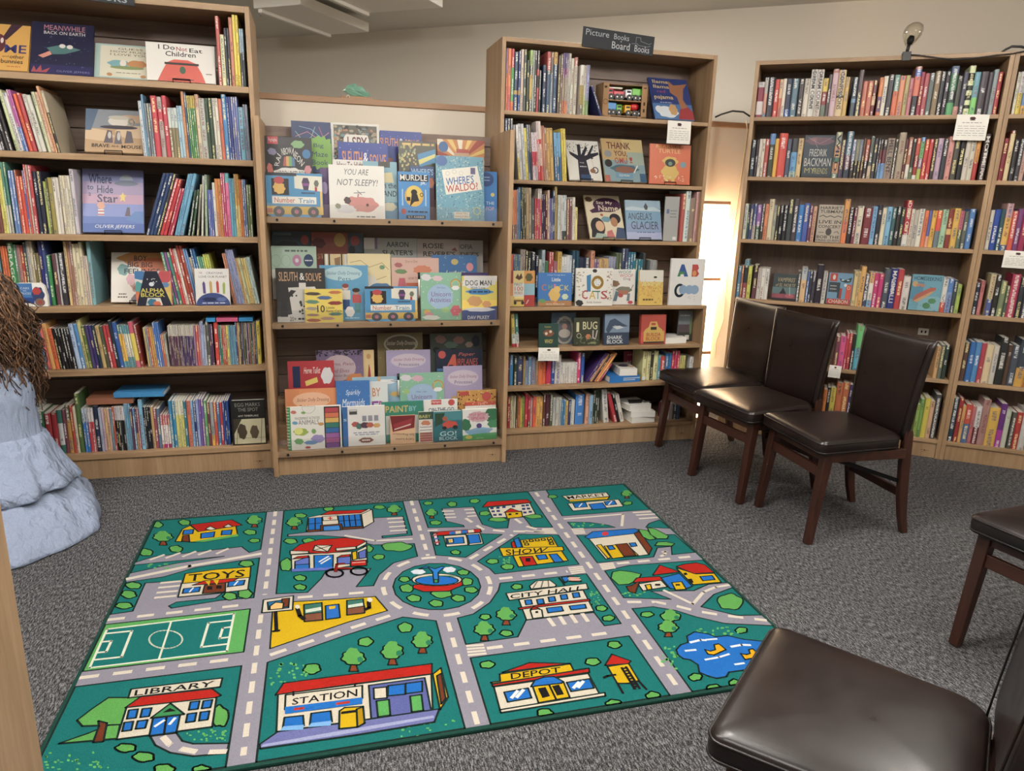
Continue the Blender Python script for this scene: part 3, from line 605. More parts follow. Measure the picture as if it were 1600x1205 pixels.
n_(6, ZN[2], 1068, '30,20,e0dc98 28,22,d8d490 26,30,3c3830 34,18,d8d898 20,50,4898b0 34,60,c83c30 25,35,2870a8*2 20,18,c82c58*3 15,55,c8c060*3 >1432 16,65,d8d8d4*3')
n_(7, ZN[3], 12, """24,375,a82830 13,370,d8d0a8*3 +3 14,360,5a4830 20,370,d07028 16,385,d8c030 19,375,88a038 25,350,c82844 20,370,b82038/1c1c1c@.8 18,385,c8a0a0 25,375,e85830 27,375,e8b040*2 20,360,683c28 30,360,5a2838 27,360,4c5038 11,380,c8c8bc*6 16,400,4888b8*2 25,410,e0b030 20,400,2c3c70 14,400,d8d8d0*2 +6 66,360,3080d0 +12 27,355,e0a080 31,365,88b0d0 15,330,2c3c28*3 +8""")
n_(7, ZN[3], 770, '40,320,d8d4c8,-7 >845 34,355,c02838,-17 20,360,1c1c20,-16 32,365,d8d4c8,-15 >1240 20,440,7a3040,0 25,430,d8d4d0,0 24,430,a08888,0 28,440,2c4038,0 24,440,38486a,0')

l_ = lambda sh, X0, Y0, s, st, data, kind='storybook', w=WL + .02, d=.24, **k: row(FL, LC, sh, kind, w, ZL[sh - 1], X0, Y0, s, st, d, data, **k)
l_(1, 215, 20, .1991, 638, '30,25,c05048 33,170,e0dca0 20,120,2c2c3c*2 30,35,d08060 22,15,e8d018*2 +3 17,125,a0c0d0/3c4448@.4*2')
l_(2, 0, 115, .11207, -60, """45,200,4a4a50 45,230,d0d0cc 48,75,302830*3 +42 46,225,c8d098 66,270,d8d4d0 33,225,c060a8/4878c0@.6*2 +14 45,285,e8581c 62,275,b8343c +16 50,290,d8d4c8 66,300,d0cebf +22 42,255,d0d4a8 48,260,d8b090 40,175,d89868 44,240,c8b898/2c2828@.35""", lean=-9)
l_(2, 215, 20, .1991, 47, """26,690,d0d8dc 17,640,6898b8 18,710,788088*3 45,650,c83848 43,660,b0a098/c83848@.2/b0a098@.4 35,650,c83848 24,745,c8d0c8/8a7c58@.4*3 22,730,a8c8d8*2 22,600,d08850 17,605,3c5878 16,650,c8b040/4a8850@.2*4 30,640,d8a888/d8c0a0@.2 45,670,b8bcb0 28,670,3c5040*2 24,670,e0d8c4*2 28,675,d06848 35,640,4888c0 18,660,3c4c90*2 17,660,7880b8*3 40,740,70b0c8 18,720,8890a0*2""", lean=-1)
l_(3, 0, 250, .10791, -110, """55,140,b08040 55,150,8a5a40 55,150,7c4840 +5 36,135,d8c850 40,130,d8d868 33,30,508c78/d0c8b8@.6*2 +20 40,150,6888c0*2 +12 22,140,c06040 45,235,d8482c*2 30,150,5868b0/d8c0a0@.9 28,65,d05048 28,70,c8b8a8 50,75,c04048 +8 60,165,2c3448 64,165,282c40 +8 44,310,b0b850 28,270,5a5a2c 64,255,a09040 46,250,e0d8c8 46,255,d8ccc0 +12 38,225,dccfae*2 38,225,d8d0bc*2 58,130,c8c0c8""")
l_(3, 220, 255, .11875, 62, """47,140,2c4470,19*3 42,150,3c3c3c,19 47,210,c83038,19 45,220,c02c38,19 42,340,b83048,18 38,340,c03050,18 47,145,68a8c8,16*3 >615 36,360,2c4838,12 44,350,3c5840,11 52,280,8a8878,8 46,165,d0ccc0,5 58,150,a0b898,3 +8 37,350,6070b8,1*3 48,255,d8d4cc 38,205,d88838*2 27,130,c04068*2 50,130,60b8c0/e06898@.15 35,200,58a0b8*2 30,145,c89838/d8c070@.5*2 20,215,d87828*2 25,215,6878a0*2 +4 30,285,687848*2""")
l_(4, 0, 370, .1125, -30, w=WL + .05, d=.23, data="""30,270,a8c0c0*2 28,260,609098*2 +20 30,130,e87030*3 +6 82,85,2c8c48=DRAGONS 40,110,688870 48,120,c0806c 48,120,b83c34 45,80,3c4c58 42,60,c0b8a8 38,50,c8bc9c 40,230,7a6c3c*2 48,50,2c2c70 46,50,3c4c88 55,260,2c8848 +18 60,240,684048 20,235,c8c8c8 84,230,38343c +18 36,55,e0c080 38,40,b08068 40,40,a87868 43,100,dccfa8 48,100,dccfa8 42,75,d8c8a4 30,270,d0bca8*2 54,35,78b0b8""")
l_(4, 170, 375, .153125, 660, w=WL + .05, d=.23, data="""30,130,38907c 30,130,8a5090 34,130,3c8878 30,90,c03838 16,90,d04038 24,90,e0d8c8 33,60,a83c24*2 20,90,7098c8*2 28,180,c0a890 25,90,2c68a0*2 23,175,509878*3 20,150,c8d040*3 >1270 20,140,d08868*2 20,100,98a0c8*4 15,190,d8b070*2 24,190,c8d0a0 27,190,d8c070*2 22,180,b8d0c8*2""", lean=-9)
c_ = lambda sh, X0, Y0, s, st, data, **k: l_(sh, X0, Y0, s, st, data, kind='chapter book', d=.15, w=WL + .035, **k)
c_(5, 40, 490, .125, 60, """40,200,5a3030 40,180,7a3838 40,190,8a4a40 50,145,4a9878 45,130,3c80b8 49,130,e0685c 52,130,e0a048 56,190,e8641c 36,190,1c1a1c*6 54,135,a8c0e0 50,130,4888c0 45,85,c8c070 42,160,5a7030 46,155,4c3c70 40,155,3c3070 40,150,1c3448 52,160,c0a060 44,165,48503c 40,150,b82c34*2 42,90,22303c 52,115,2c58a0 32,150,508890/e8b020@.2/60a0b0@.85*2 27,150,60a0a8/e0d8c0@.2/60a0a8@.75*3 64,110,c85068/e0c838@.25/c86070@.85 38,150,8a2c20""", lean=-5)
c_(5, 220, 485, .125, 92, """25,220,c8a860 25,220,8898a0 25,220,b85048 25,220,d09840*2 25,155,4878c0*3 20,310,c06850*2 28,310,b0b0a0""", lean=-3)
c_(5, 220, 485, .125, 370, """13,195,d0c8b8/5c3050@.25*13 12.5,195,d0c8b8/4c3068@.25*12 22,195,a07898 34,190,d05050 26,190,c08080 40,145,98a8d0 28,190,a8b0c0 44,140,585850 22,175,584060*2 +14 54,150,d83828 20,190,4a7878 20,190,2c8868 18,190,c05838*3 33,190,d8c848 17,190,68a0b8*5 16,150,3c4c80 16,150,a86a40 16,150,c8b880 16,150,585048 16,150,7a3c38 16,150,48708c 16,150,b88840 16,150,2c5048 16,150,c0a8a0 16,150,4a4470 16,150,a04c38 16,150,88986a 16,150,304058 16,150,c8a068 16,150,703848 14,150,587890 +4 48,140,d8c028""")
c_(6, 40, 595, .24375, 36, """24,160,d0c8a8 24,165,b8a880 20,170,c8c8c4 44,200,1c6c44 40,210,a82430 38,210,a82430 34,190,2c6c60/d0d0d0@.3/2c6c60@.8 23,190,7a3c50 32,160,6a5a38/c89030@.3 17,160,b83830 18,170,d8c8a8 30,85,4c6c34 +4 19,180,b8c8d8/2878c8@.3*2 18,180,d8d0d0/c82838@.3*2 33,165,24304c 17,180,a8b0c8 17,180,c8a8b8 17,180,e0b878 17,180,d8a890 17,180,7898a0 14,170,c05038 13,170,d8d0d0/202020@.3*5 12,150,78b0d0*3 14,180,604058 14,180,5888b8 14,180,604058/e0b040@.6 14,180,a03048 25,125,78b8d8 12,170,20242c*4 18,170,c8a060 20,180,a04858 20,180,58708c 15,220,c86070/e8e0d8@.3/b83070@.88*4 20,130,2888b8*2 18,130,e0dcc0/d8d060@.3*3 18,130,287888 25,130,e07038 17,130,88b0d8 17,130,2c3c70 17,120,98a8d8 17,120,7858a8*2 19,130,60a060 18,140,703848 22,140,98a0a0/d8a020@.75 20,140,c84c38 20,140,4878a8 18,140,b83038 13,130,2850a0 13,130,283868 13,130,2850a0""")

# ================================================================ books shown face-out
def face(fr, z, ctx, xl, xr, yt, w, tilt, th, base, art, label, name='picture_book', group='books shown face-out', easel=False, spin=0.0, spiral=False, shape=None, cat='book', mat='print_gloss'):
    z += 0.0008 + (.0045 if easel else 0)
    if group == 'board books': name = 'board_book'
    if cat == 'book': cat = name.replace('_', ' ')
    X0, Y0, s = ctx; ul = u_at(fr, X0 + xl * s, w, z); ur = u_at(fr, X0 + xr * s, w, z); Wd = ur - ul; tl = math.radians(tilt); z += th * math.sin(tl)
    H = t_at(Y0 + yt * s, fr.p((ul + ur) / 2, w, z), fr.n * math.sin(tl) + Vector((0, 0, math.cos(tl))))
    mb = MB(); c = hx(base, 1, ART_SAT); pg = (0.72, 0.69, 0.62, 1); k = min(.003, th * .22)
    if shape:
        pts = [(x * Wd, (1 - y) * H) for x, y in shape]; n = len(pts)
        a = mb.add([(x, 0, y) for x, y in pts]); b_ = mb.add([(x, th, y) for x, y in pts]); mb.face(a, col=c); mb.face(b_[::-1], col=c)
        for j in range(n): mb.face((a[j], b_[j], b_[(j + 1) % n], a[(j + 1) % n]), col=(0.75, 0.73, 0.68, 1))
    else:
        mb.box(0, 0, 0, Wd, k, H, col=c); mb.box(0, th - k, 0, Wd, th, H, col=c); mb.box(0, k, 0, k, th - k, H, col=c)
        mb.box(k, k, .002, Wd - .003, th - k, H - .002, col=pg)
    o = mb.build(name, 'book_cover', colors=True)
    o.matrix_world = Matrix.Translation(fr.p(ul, w, z)) @ Matrix.Rotation(fr.t + math.radians(spin), 4, 'Z') @ Matrix.Rotation(-tl, 4, 'X')
    tag(o, label, cat, group)
    a = Art(lambda x, y: (min(1, max(0, x)) * Wd, (1 - min(1, max(0, y))) * H), 0.00009); a.z = 0.0005; a.draw(art)
    q = a.mb.build('cover_print', mat, o, True); q.rotation_euler = (math.pi / 2, 0, 0)
    if spiral:
        for j in range(14):
            mb = MB(); zz = H * (j + .7) / 14.5
            mb.tube([(.004 + .007 * math.cos(t_), .3 * th + .008 * math.sin(t_), zz) for t_ in [i * math.pi / 4 for i in range(9)]], .0011, 5); mb.build('wire_ring', 'white_plastic', o)
    if easel:
        e = tag(empty('book_easel', fr.p(ul + Wd * .5, w, z - .0044 - th * math.sin(tl)), fr.t), 'black wire easel holding the ' + easel, 'book easel', 'black wire book easels')
        g = .035; dy = -.008; L_ = min(.10, H * .5)
        mb = MB()
        mb.tube([(-g, dy, .018), (-g, dy, .002), (-g, .055, .002)], .002, 6); mb.tube([(g, dy, .018), (g, dy, .002), (g, .055, .002)], .002, 6)
        mb.tube([(-g, dy, .018), (g, dy, .018)], .002, 6); mb.build('front_ledge', 'black_metal', e)
        mb = MB(); y1 = th + .004 + L_ * math.sin(tl)
        mb.tube([(-g, th + .006, .002), (-g, y1 + .006, L_ * math.cos(tl)), (g, y1 + .006, L_ * math.cos(tl)), (g, th + .006, .002)], .002, 6); mb.tube([(-g, .055, .002), (g, .055, .002)], .002, 6); mb.build('back_prop', 'black_metal', e)
    return o
PB = 'picture books shown face-out'
Q1 = (0, 0, .2625); Q2 = (0, 240, .2625)
def fl(z, ctx, *a, **k): return face(FL, z, ctx, *a, **k)
fl(ZL[0], Q1, -150, 165, 145, WL + .04, 30, .016, 'd8a030', 'r e0a532 0 0 1 1;p 4a3040 .62 0 .84 0 .55 .35 .47 .3;e 6a3038 .42 .42 .12 .2;e e8d8d0 .47 .36 .03 .06;TB 3c3a78 .53 .44 .95 .62 ME;T 2c2430 .5 .68 .62 .72 and;TB 2c2430 .64 .66 .92 .74 other;TB 2c2430 .48 .76 .9 .85 bunnies;G c06028 .6 .9 .86 .93', 'yellow picture book with purple ME title at the left frame edge, top shelf', group=PB)
fl(ZL[0], Q1, 178, 553, 140, WL + .045, 26, .012, '20213c', 'r 232443 0 0 1 1;r 2c2a5c 0 .82 1 1;N 8a90c0 26 .006 .006 .05 .25 .95 .85 3;T c07a88 .2 .05 .86 .15 MEANWHILE;T d8d4d0 .2 .17 .86 .23 BACK_ON_EARTH;p 4a7878 .25 .5 .5 .42 .8 .5 .55 .6 .35 .62;p d88870 .12 .66 .3 .56 .34 .62 .2 .7;e d8d0c8 .5 .45 .05 .04;e d8d0c8 .62 .46 .05 .04;p b04a50 .02 .98 .06 .86 .1 .95 .17 .84 .19 .95 .32 .88 .26 .98;T 8080b8 .42 .92 .95 .97 OLIVER_JEFFERS', 'dark navy picture book with teal spaceship on the top left shelf', group=PB)
fl(ZL[0], Q1, 560, 885, 268, WL + .06, 30, .014, 'a8c0b8', 'r a9c4bc 0 0 1 1;r dcd6bc .1 .05 1 .96;T 5a4838 .42 .09 .88 .15 GUESS;T 5a4838 .28 .18 .98 .24 HOW_MUCH;T 5a4838 .28 .27 .98 .33 I_LOVE_YOU;b 78b0b8 .45 .57 .2 .11;e e8e0d0 .52 .55 .06 .1;b c8884c .78 .56 .18 .12;e 8a9a60 .6 .68 .32 .05;G 8a7a60 .4 .82 .85 .85;b c08850 .28 .9 .05 .05;b c08850 .9 .92 .05 .05', 'pale green and cream picture book half covered by the white one, top shelf', group=PB)
fl(ZL[0], Q1, 877, 1285, 262, WL + .045, 12, .014, 'e4dfd6', 'r e6e1d8 0 0 1 1;TB 2a2424 .18 .05 .42 .17 I_Do;TB a83838 .44 .08 .6 .19 Not;TB 2a2424 .63 .1 .82 .21 Eat;TB 2a2424 .28 .21 .72 .34 Children;p d8482f .15 1 .22 .75 .3 .5 .4 .42 .6 .42 .72 .5 .8 .75 .85 1;r 2c2020 .26 .5 .76 .56;e 2c5a3c .52 .69 .045 .1;r 4a2020 .36 .93 .68 .955;G 6a6058 .86 .74 .95 .78', 'white picture book with plain red dome shape and black title, top shelf', group=PB, easel='white book with the red dome')
fl(ZL[1], Q1, 505, 850, 655, WL + .04, 26, .013, 'b08a60', 'r 8a9098 0 0 1 .5;r c09a6c 0 .45 1 1;b d8b890 .2 .6 .28 .14;b d8b890 .85 .5 .3 .16;b c8a480 .8 .2 .25 .1;p 5a7088 0 0 .22 0 .1 .5 0 .5;e d8d0c0 .58 .27 .19 .12;e c0b8a8 .58 .18 .19 .05;O d8d0c0 .8 .28 .05 .07 .008;e 4a4450 .58 .41 .33 .045;p 6a6068 .32 .78 .38 .48 .46 .5 .48 .78;p 706870 .5 .8 .54 .5 .6 .5 .64 .8;p 6a6068 .68 .78 .72 .48 .8 .5 .84 .76;e c8c0b8 .42 .6 .03 .08;e c8c0b8 .58 .62 .03 .1;TB 2c2220 .12 .81 .42 .89 BRAVE;T 2c2220 .46 .83 .58 .88 AS_A;TB 2c2220 .63 .82 .98 .9 MOUSE', 'tan picture book with giant teacup carried by mice on second left shelf', group=PB, easel='tan teacup book')
fl(ZL[2], Q2, 494, 858, 95, WL + .035, 20, .014, '6a70a8', 'r 7a80b0 0 0 1 .2;r 9a86ac 0 .2 1 .4;r b88ca8 0 .4 1 .55;r 7888c8 0 .55 1 .78;r 4a6cb8 0 .75 1 .9;r 2c58a8 0 .86 1 1;p 4a78b8 .7 .8 .86 .66 1 .66 1 .86;TB 2c3458 .1 .08 .48 .23 Where;TB 2c3458 .08 .26 .18 .33 to;TB 2c3458 .24 .26 .5 .38 Hide;T 2c3458 .1 .38 .14 .43 a;TB 2c3458 .24 .4 .58 .53 Star;e 6a7488 .72 .22 .2 .04;e 98a4b0 .72 .17 .11 .09 180 360;p e0c050 .64 .4 .66 .36 .68 .4 .72 .41 .69 .45 .7 .52 .66 .48 .61 .51 .63 .45 .6 .42;b d89878 .3 .58 .06 .06;r d8d8d8 .25 .64 .35 .74;r c05050 .25 .66 .35 .68;r c05050 .25 .71 .35 .73;p 5a4858 .69 .74 .73 .6 .77 .6 .78 .74;TI d8dce8 .2 .88 .85 .95 OLIVER_JEFFERS', 'large lilac and blue seascape picture book on third left shelf', group=PB, easel='lilac seascape book')
# shaped board book with truck
sh = [(0, .02), (.1, 0), (.82, 0), (.93, .12), (1, .55), (1, 1), (0, 1)]
fl(ZL[3], Q2, 112, 288, 770, WL + .012, 4, .022, 'dcd8d0', 'r 3a7cc0 0 .02 .52 .62;r 2c4c98 0 .62 .55 .86;T e0e4e8 .12 .18 .42 .27 CARS;T e0e4e8 .2 .3 .32 .36 AND;T e0e4e8 .1 .4 .46 .49 TRUCKS;b 3c4878 .7 .5 .2 .35;b c83c34 .66 .35 .14 .16;e 8a6a5c .74 .82 .17 .17;e b04038 .74 .82 .08 .08;r e0dcd4 .0 .88 .5 1', 'small white truck-shaped board book at the left end of the fourth shelf', group='board books', shape=sh)
fl(ZL[3], Q2, 662, 985, 590, WL + .075, 24, .013, 'ddd5c6', 'r e0d8ca 0 0 1 1;b c88a38 .6 .12 .45 .14;b d0682c .8 .25 .3 .16;b 6a9a98 .22 .35 .1 .12;b c87848 .45 .2 .14 .1;TB 2c2c3c .42 .06 .66 .17 BOY;T 2c2c3c .3 .18 .38 .22 WITH;TB 2c2c3c .3 .2 .76 .3 BIG_BIG;TB 2c2c3c .24 .33 .9 .43 FEELINGS;b b88068 .5 .66 .14 .16;e a05848 .48 .72 .08 .05;b d8a0a8 .36 .55 .08 .12;b 6a5a60 .5 .95 .12 .12;G 4a4038 .14 .82 .28 .86;G 4a4038 .12 .88 .3 .92', 'cream book with orange splashes behind the A-shaped board book, fourth shelf', group=PB, easel='cream book with orange splashes')
fl(ZL[3], Q2, 815, 1025, 700, WL + .012, 5, .028, 'c03838', 'r d8d4cc 0 0 1 1;b 3c78b0 .15 .12 .2 .14;b c84850 .85 .15 .2 .2;b d8b040 .9 .5 .15 .18;b 48a0a0 .1 .5 .12 .2;b e07038 .06 .75 .1 .16;b 5888b8 .85 .4 .1 .08;b d8c040 .92 .8 .1 .2;p 24283c .0 1 .3 0 .64 0 1 1 .74 1 .68 .78 .32 .78 .26 1;b 2c7c98 .45 .92 .13 .12;b d8683c .58 .95 .1 .08;N e0e0e0 7 .02 .018 .35 .2 .62 .36 5;e d8e0e8 .46 .38 .07 .06;TB e0d020 .14 .5 .8 .62 ALPHA;TB e0d020 .14 .63 .82 .75 BLOCK', 'A-shaped black board book with yellow title on the fourth left shelf', group='board books')
fl(ZL[3], Q2, 1170, 1372, 685, WL + .012, 6, .012, 'e0dcd6', 'r e4e0da 0 0 1 1;T 8a4a48 .12 .09 .22 .14 THE;T 4a5a70 .34 .09 .82 .15 CRAYONS;T 4a4a50 .12 .19 .94 .25 LOVE_OUR_PLANET;e 3a4c88 .5 1 .5 .34 180 360;b 24305c .4 .84 .2 .06;b 5a70a8 .75 .84 .14 .06;p 5a4888 .22 .68 .21 .4 .25 .34 .29 .4 .3 .68;p c8a050 .42 .66 .41 .38 .45 .32 .49 .38 .49 .66;p c03c3c .62 .66 .61 .38 .65 .32 .69 .38 .69 .66;p 98b038 .8 .69 .8 .42 .85 .36 .88 .42 .86 .69;G d8dce4 .18 .92 .88 .96', 'white book with four crayon shapes above a blue globe, fourth left shelf', group=PB)
fl(ZL[5], (40, 595, .24375), 1330, 1545, 125, WL + .02, 4, .03, '1c1c1c', 'r 1f1f1e 0 0 1 1;r c8c096 .06 .42 .98 .98;T 8a8a80 .12 .06 .86 .14 EGG_MARKS;T 8a8a80 .2 .17 .8 .25 THE_SPOT;T d0ccc0 .2 .33 .8 .37 AMY_TIMBERLAKE;b 4a3c2c .3 .7 .13 .18;b 5a4a38 .66 .72 .12 .16;L 3c3428 .002 .2 .42 .12 .98;L 3c3428 .002 .9 .42 .84 .98;L 3c3428 .001 .06 .85 .98 .85;p 3c3428 .06 .42 .3 .42 .06 .75', 'black novel with cream ink drawing at the right of the bottom left shelf', name='chapter_book', group=PB)

# ---- display case, top tier
T1 = (390, 170, .25625); T2 = (400, 340, .25); T3 = (410, 510, .24375); DG = 'books on the display case'
TRAIN = [(0, .06), (.03, 0), (.5, .0), (.52, .06), (.97, .06), (1, .12), (1, .88), (.93, 1), (.08, 1), (0, .9)]
TRAINART = 'r 3f8fc0 0 0 1 .75;p ddd8c4 .5 .05 .99 .06 .99 .4 .5 .34;r 2c3038 0 .0 .54 .07;r 2a2426 .1 .13 .4 .5;b d8a838 .23 .34 .1 .14 8;e b8383c .23 .17 .09 .08;r e0dcd0 .1 .53 .88 .69;TB c06050 .14 .55 .5 .67 Number;TB 4888a8 .56 .56 .84 .67 Train;p 4a3c58 .63 .2 .66 .1 .74 .1 .77 .2 .74 .38 .66 .38;r 8a4890 .64 .22 .76 .28;r b03838 .86 .3 .9 .4;b 6a7060 .89 .22 .04 .08;r 3c5878 .62 .42 .86 .46;r d8b030 0 .75 1 .93;r c06848 0 .8 .1 .9;e 4a5458 .21 .87 .1 .12;e 4a5458 .52 .87 .1 .12;e 4a5458 .82 .87 .1 .12;e c0708a .21 .87 .04 .05;e c0708a .52 .87 .04 .05;e c0708a .82 .87 .04 .05;r e0b848 .95 .4 .99 .93'
def dt(tier, lvl, xl, xr, yt, dw, tilt, th, base, art, label, **k):
    ctx = (T1, T2, T3)[tier]; z0 = (1.240, .740, .123)[tier]; w0 = (3.597, 3.597, 3.484)[tier]
    z, w = ((z0, w0 + .012), (z0, w0 + .05), (z0 + .101, w0 + .122), (z0 + .211, w0 + .207))[lvl]
    return fl(z, ctx, xl, xr, yt, w + dw, tilt, th, base, art, label, group=DG, **k)
dt(0, 0, 108, 452, 392, 0, 7, .012, '3f8fc0', TRAINART, 'blue train-shaped board book with lion on the top display tier', shape=TRAIN)
dt(0, 1, 440, 640, 362, 0, 7, .008, '5c3c74', 'r 5c3c74 0 0 1 1;e a08ab8 .12 .4 .1 .12', 'purple book edge between the blue train and the white book, top display tier')
dt(0, 0, 491, 828, 345, .004, 8, .014, 'e0dbd2', 'r e4dfd6 0 0 1 1;TI 5a5e66 .28 .07 .72 .18 YOU_ARE;TI 5a5e66 .14 .26 .88 .38 NOT_SLEEPY!;L 5a6068 .003 .44 .52 .64 .5;L 5a6068 .003 .5 .47 .58 .55;b c88078 .62 .73 .24 .15;b c88078 .42 .68 .1 .1;b 5a4444 .32 .66 .06 .07;e 5a4040 .68 .74 .025 .03;b d0d0d4 .28 .82 .18 .08;b 8a8a70 .15 .77 .05 .05;L c88078 .008 .5 .65 .52 .54;G 6a6a68 .48 .94 .82 .98', 'white book with pink dozing animal in the middle of the top display tier')
dt(0, 1, 700, 905, 322, -.004, 8, .010, '6a9cb0', 'r 78a8b8 0 0 1 .4;r 8ab0b8 0 .4 1 .7;r 5888a8 0 .7 1 1;r 3c3c34 .45 0 .8 .1;p d8c890 .5 .2 .85 .18 .9 .36 .55 .36;TB 2c4858 .55 .36 .98 .46 in_the;TB 2c4858 .5 .5 .98 .6 LAND;b c8c0a0 .75 .78 .2 .08', 'pale blue seaside book behind the white one, top display tier')
dt(0, 0, 910, 1100, 385, 0, 5, .016, '3a88c8', 'r 3f8fd0 0 0 1 1;r 1f2a3c .04 .06 .96 .2;TB e8e4d8 .06 .06 .92 .18 MURDLE;TB e8e4d8 .7 .2 .9 .27 JR.;e d8a828 .5 .5 .3 .22;e e0c040 .5 .44 .24 .16;e 241c20 .5 .42 .1 .06;p 241c20 .42 .46 .6 .46 .66 .6 .5 .62 .36 .72 .4 .56;r 241c20 .26 .52 .38 .6;O 241c20 .74 .47 .05 .035 .003;r a8c8e0 .11 .36 .15 .7;r a8c8e0 .85 .36 .89 .7;e c04840 .16 .82 .08 .06;G 1f2a3c .3 .8 .92 .85;r 1f2a3c .24 .9 .86 .97;T e8e4d8 .3 .915 .82 .955 G.T._KARBER', 'bright blue mystery book with yellow disc and running silhouette, top display tier')
dt(0, 0, 1142, 1432, 290, .01, 9, .012, '5a9cb0', 'r 5a9ab0 0 0 1 1;N a8c8c0 170 .014 .012 0 0 1 1 2;N 2c6c8c 150 .014 .012 0 0 1 1 4;N d8c8b0 70 .01 .009 0 0 1 1 6;e 2c60a0 .12 .08 .12 .08;P e4dfd0 .12 .22 .86 .14 .96 .5 .2 .6;r 5a5080 .72 .17 .82 .27;O 8a8a90 .24 .27 .04 .03 .0012;O 8a8a90 .38 .24 .04 .03 .0012;O 8a8a90 .52 .26 .04 .03 .0012;QB 2c60a8 .2 .34 .78 .28 .79 .4 .21 .46 WHERE\'S;QB b83c34 .2 .46 .86 .39 .88 .5 .21 .57 WALDO?;O d8d068 .84 .84 .07 .055 .004;r d8d0b8 .36 .86 .68 .96;T 8a3c3c .4 .87 .64 .9 MARTIN;T 8a3c3c .38 .915 .66 .945 HANDFORD', 'speckled teal puzzle book with tilted white envelope label, top display tier')
dt(0, 1, 1340, 1508, 382, .014, 5, .012, '2c78c0', 'r 3080c8 0 0 1 1;e 2c4c88 .62 .16 .26 .14;G a8c8e0 .5 .1 .74 .13;G a8c8e0 .5 .16 .74 .19;e e0c860 .84 .46 .07 .04;T d0e0e8 .6 .6 .9 .66 THE;T e0b0b0 .6 .7 .9 .78 POP', 'plain bright blue book at the right end of the top display tier')
dt(0, 2, 106, 390, 172, 0, 8, .008, '1f1f24', 'r 232329 0 0 1 1;r c03c40 .06 0 .28 .13;T e8dcdc .08 .03 .26 .1 Highlights;b 9088b0 .15 .26 .09 .06;b 78a868 .7 .12 .13 .07;b d06a60 .09 .56 .06 .1;b d88890 .9 .55 .07 .08;e 3078b0 .88 .28 .09 .08;Q e4e0d8 .18 .5 .26 .28 .34 .34 .28 .5 RAI;Q e4e0d8 .34 .2 .56 .17 .56 .28 .36 .32 NBOW;Q e4e0d8 .6 .18 .84 .42 .76 .5 .56 .29 NEON;p b84840 .37 .5 .4 .34 .44 .34 .44 .5;p d8a040 .44 .5 .44 .33 .5 .33 .5 .5;p 68a868 .5 .5 .5 .33 .56 .33 .56 .5;p 4878a8 .56 .5 .56 .34 .62 .36 .63 .5;b e0dcd4 .52 .64 .34 .12 9;T 2c2c30 .22 .58 .82 .7 HIDDEN_PICTURES;b d87890 .16 .85 .1 .09;b c8b060 .4 .84 .08 .06;b b86890 .55 .8 .05 .07;b d07050 .84 .86 .09 .09;b a8b8c0 .68 .85 .06 .06', 'black activity book with neon drawings at the upper left of the display')
dt(0, 2, 548, 850, 207, .006, 8, .010, '24408c', 'r 263f98 0 0 1 1;N c8d0e8 20 .008 .008 .03 .03 .97 .95 9;TB d88838 .08 .16 .48 .42 SLEUTH;TB e4e0e0 .5 .18 .6 .38 &;TB d88838 .63 .2 .96 .44 SOLVE;b d0d8e0 .2 .5 .12 .06;p 4a70b8 .4 .52 .7 .48 .74 1 .3 1', 'royal blue book with orange title, nearer of the two blue ones on top tier', name='activity_book')
dt(0, 1, 520, 720, 312, .03, 8, .008, 'd8d4cc', 'r dcd8d0 0 0 1 1;TB 6a2838 .12 .03 .9 .14 How_To_Hide;b 8ab0c0 .85 .2 .12 .1', 'white book with dark red title just above the pink animal book')
dt(0, 2, 915, 1142, 200, 0, 8, .012, '4a4838', 'r 4c4a3a 0 0 1 1;N c8b060 60 .03 .026 0 .05 .5 .95 3;N 8a9a60 40 .03 .026 0 .05 .5 .95 5;G d8b040 .1 .02 .95 .08;p 3888b8 .5 .22 .98 .12 .98 .36 .55 .44;p d8d068 .52 .32 .98 .2 .98 .26 .55 .4;b c89068 .8 .62 .2 .18;O e8e0d0 .74 .6 .07 .07 .003;O e8e0d0 .92 .6 .07 .07 .003', 'olive patterned book with blue hat and round spectacles, upper middle of display')
dt(0, 1, 985, 1130, 352, .02, 6, .010, '34507c', 'r 3c5888 0 0 1 1;TB 9ac0e0 .04 .04 .96 .16 WHERE\'S;b d87838 .85 .3 .12 .1;r 5a2838 .7 .4 1 1', 'dark blue book peeking out below the olive patterned one')
dt(0, 3, 265, 504, 78, 0, 6, .010, '2a3e68', 'r 2c4070 0 0 1 1;L d08890 .003 .1 .3 .4 .2 .7 .35 .95 .2;L 88b8a8 .003 .1 .2 .3 .4 .5 .3 .6 .1;L d8c080 .003 .05 .5 .3 .55 .5 .45;L c86878 .003 .7 .1 .8 .3 .6 .45;L 80a8c8 .003 .2 .1 .5 .15 .9 .4;b 78b038 .72 .6 .36 .34 14;T 28406a .55 .42 .8 .52 Big;T 28406a .5 .58 .9 .68 Maze;T 28406a .5 .74 .9 .84 Book', 'navy maze book with lime starburst, back row of the top display tier')
dt(0, 3, 506, 796, 90, .006, 6, .010, 'dcd8ce', 'r dedad0 0 0 1 1;r 5c5648 .05 .04 .95 .96;N a89878 60 .05 .04 .06 .05 .94 .95 2;N 2c2a28 50 .04 .035 .06 .05 .94 .95 3;N b07850 26 .03 .03 .06 .05 .94 .95 4;N 6a8a90 20 .05 .03 .06 .05 .94 .95 5;p e2ded2 .3 .22 .75 .22 .78 .3 .78 .6 .25 .6 .25 .3;TB 6a2438 .33 .26 .74 .5 I_SPY', 'white-bordered photo riddle book in the back row of the display')
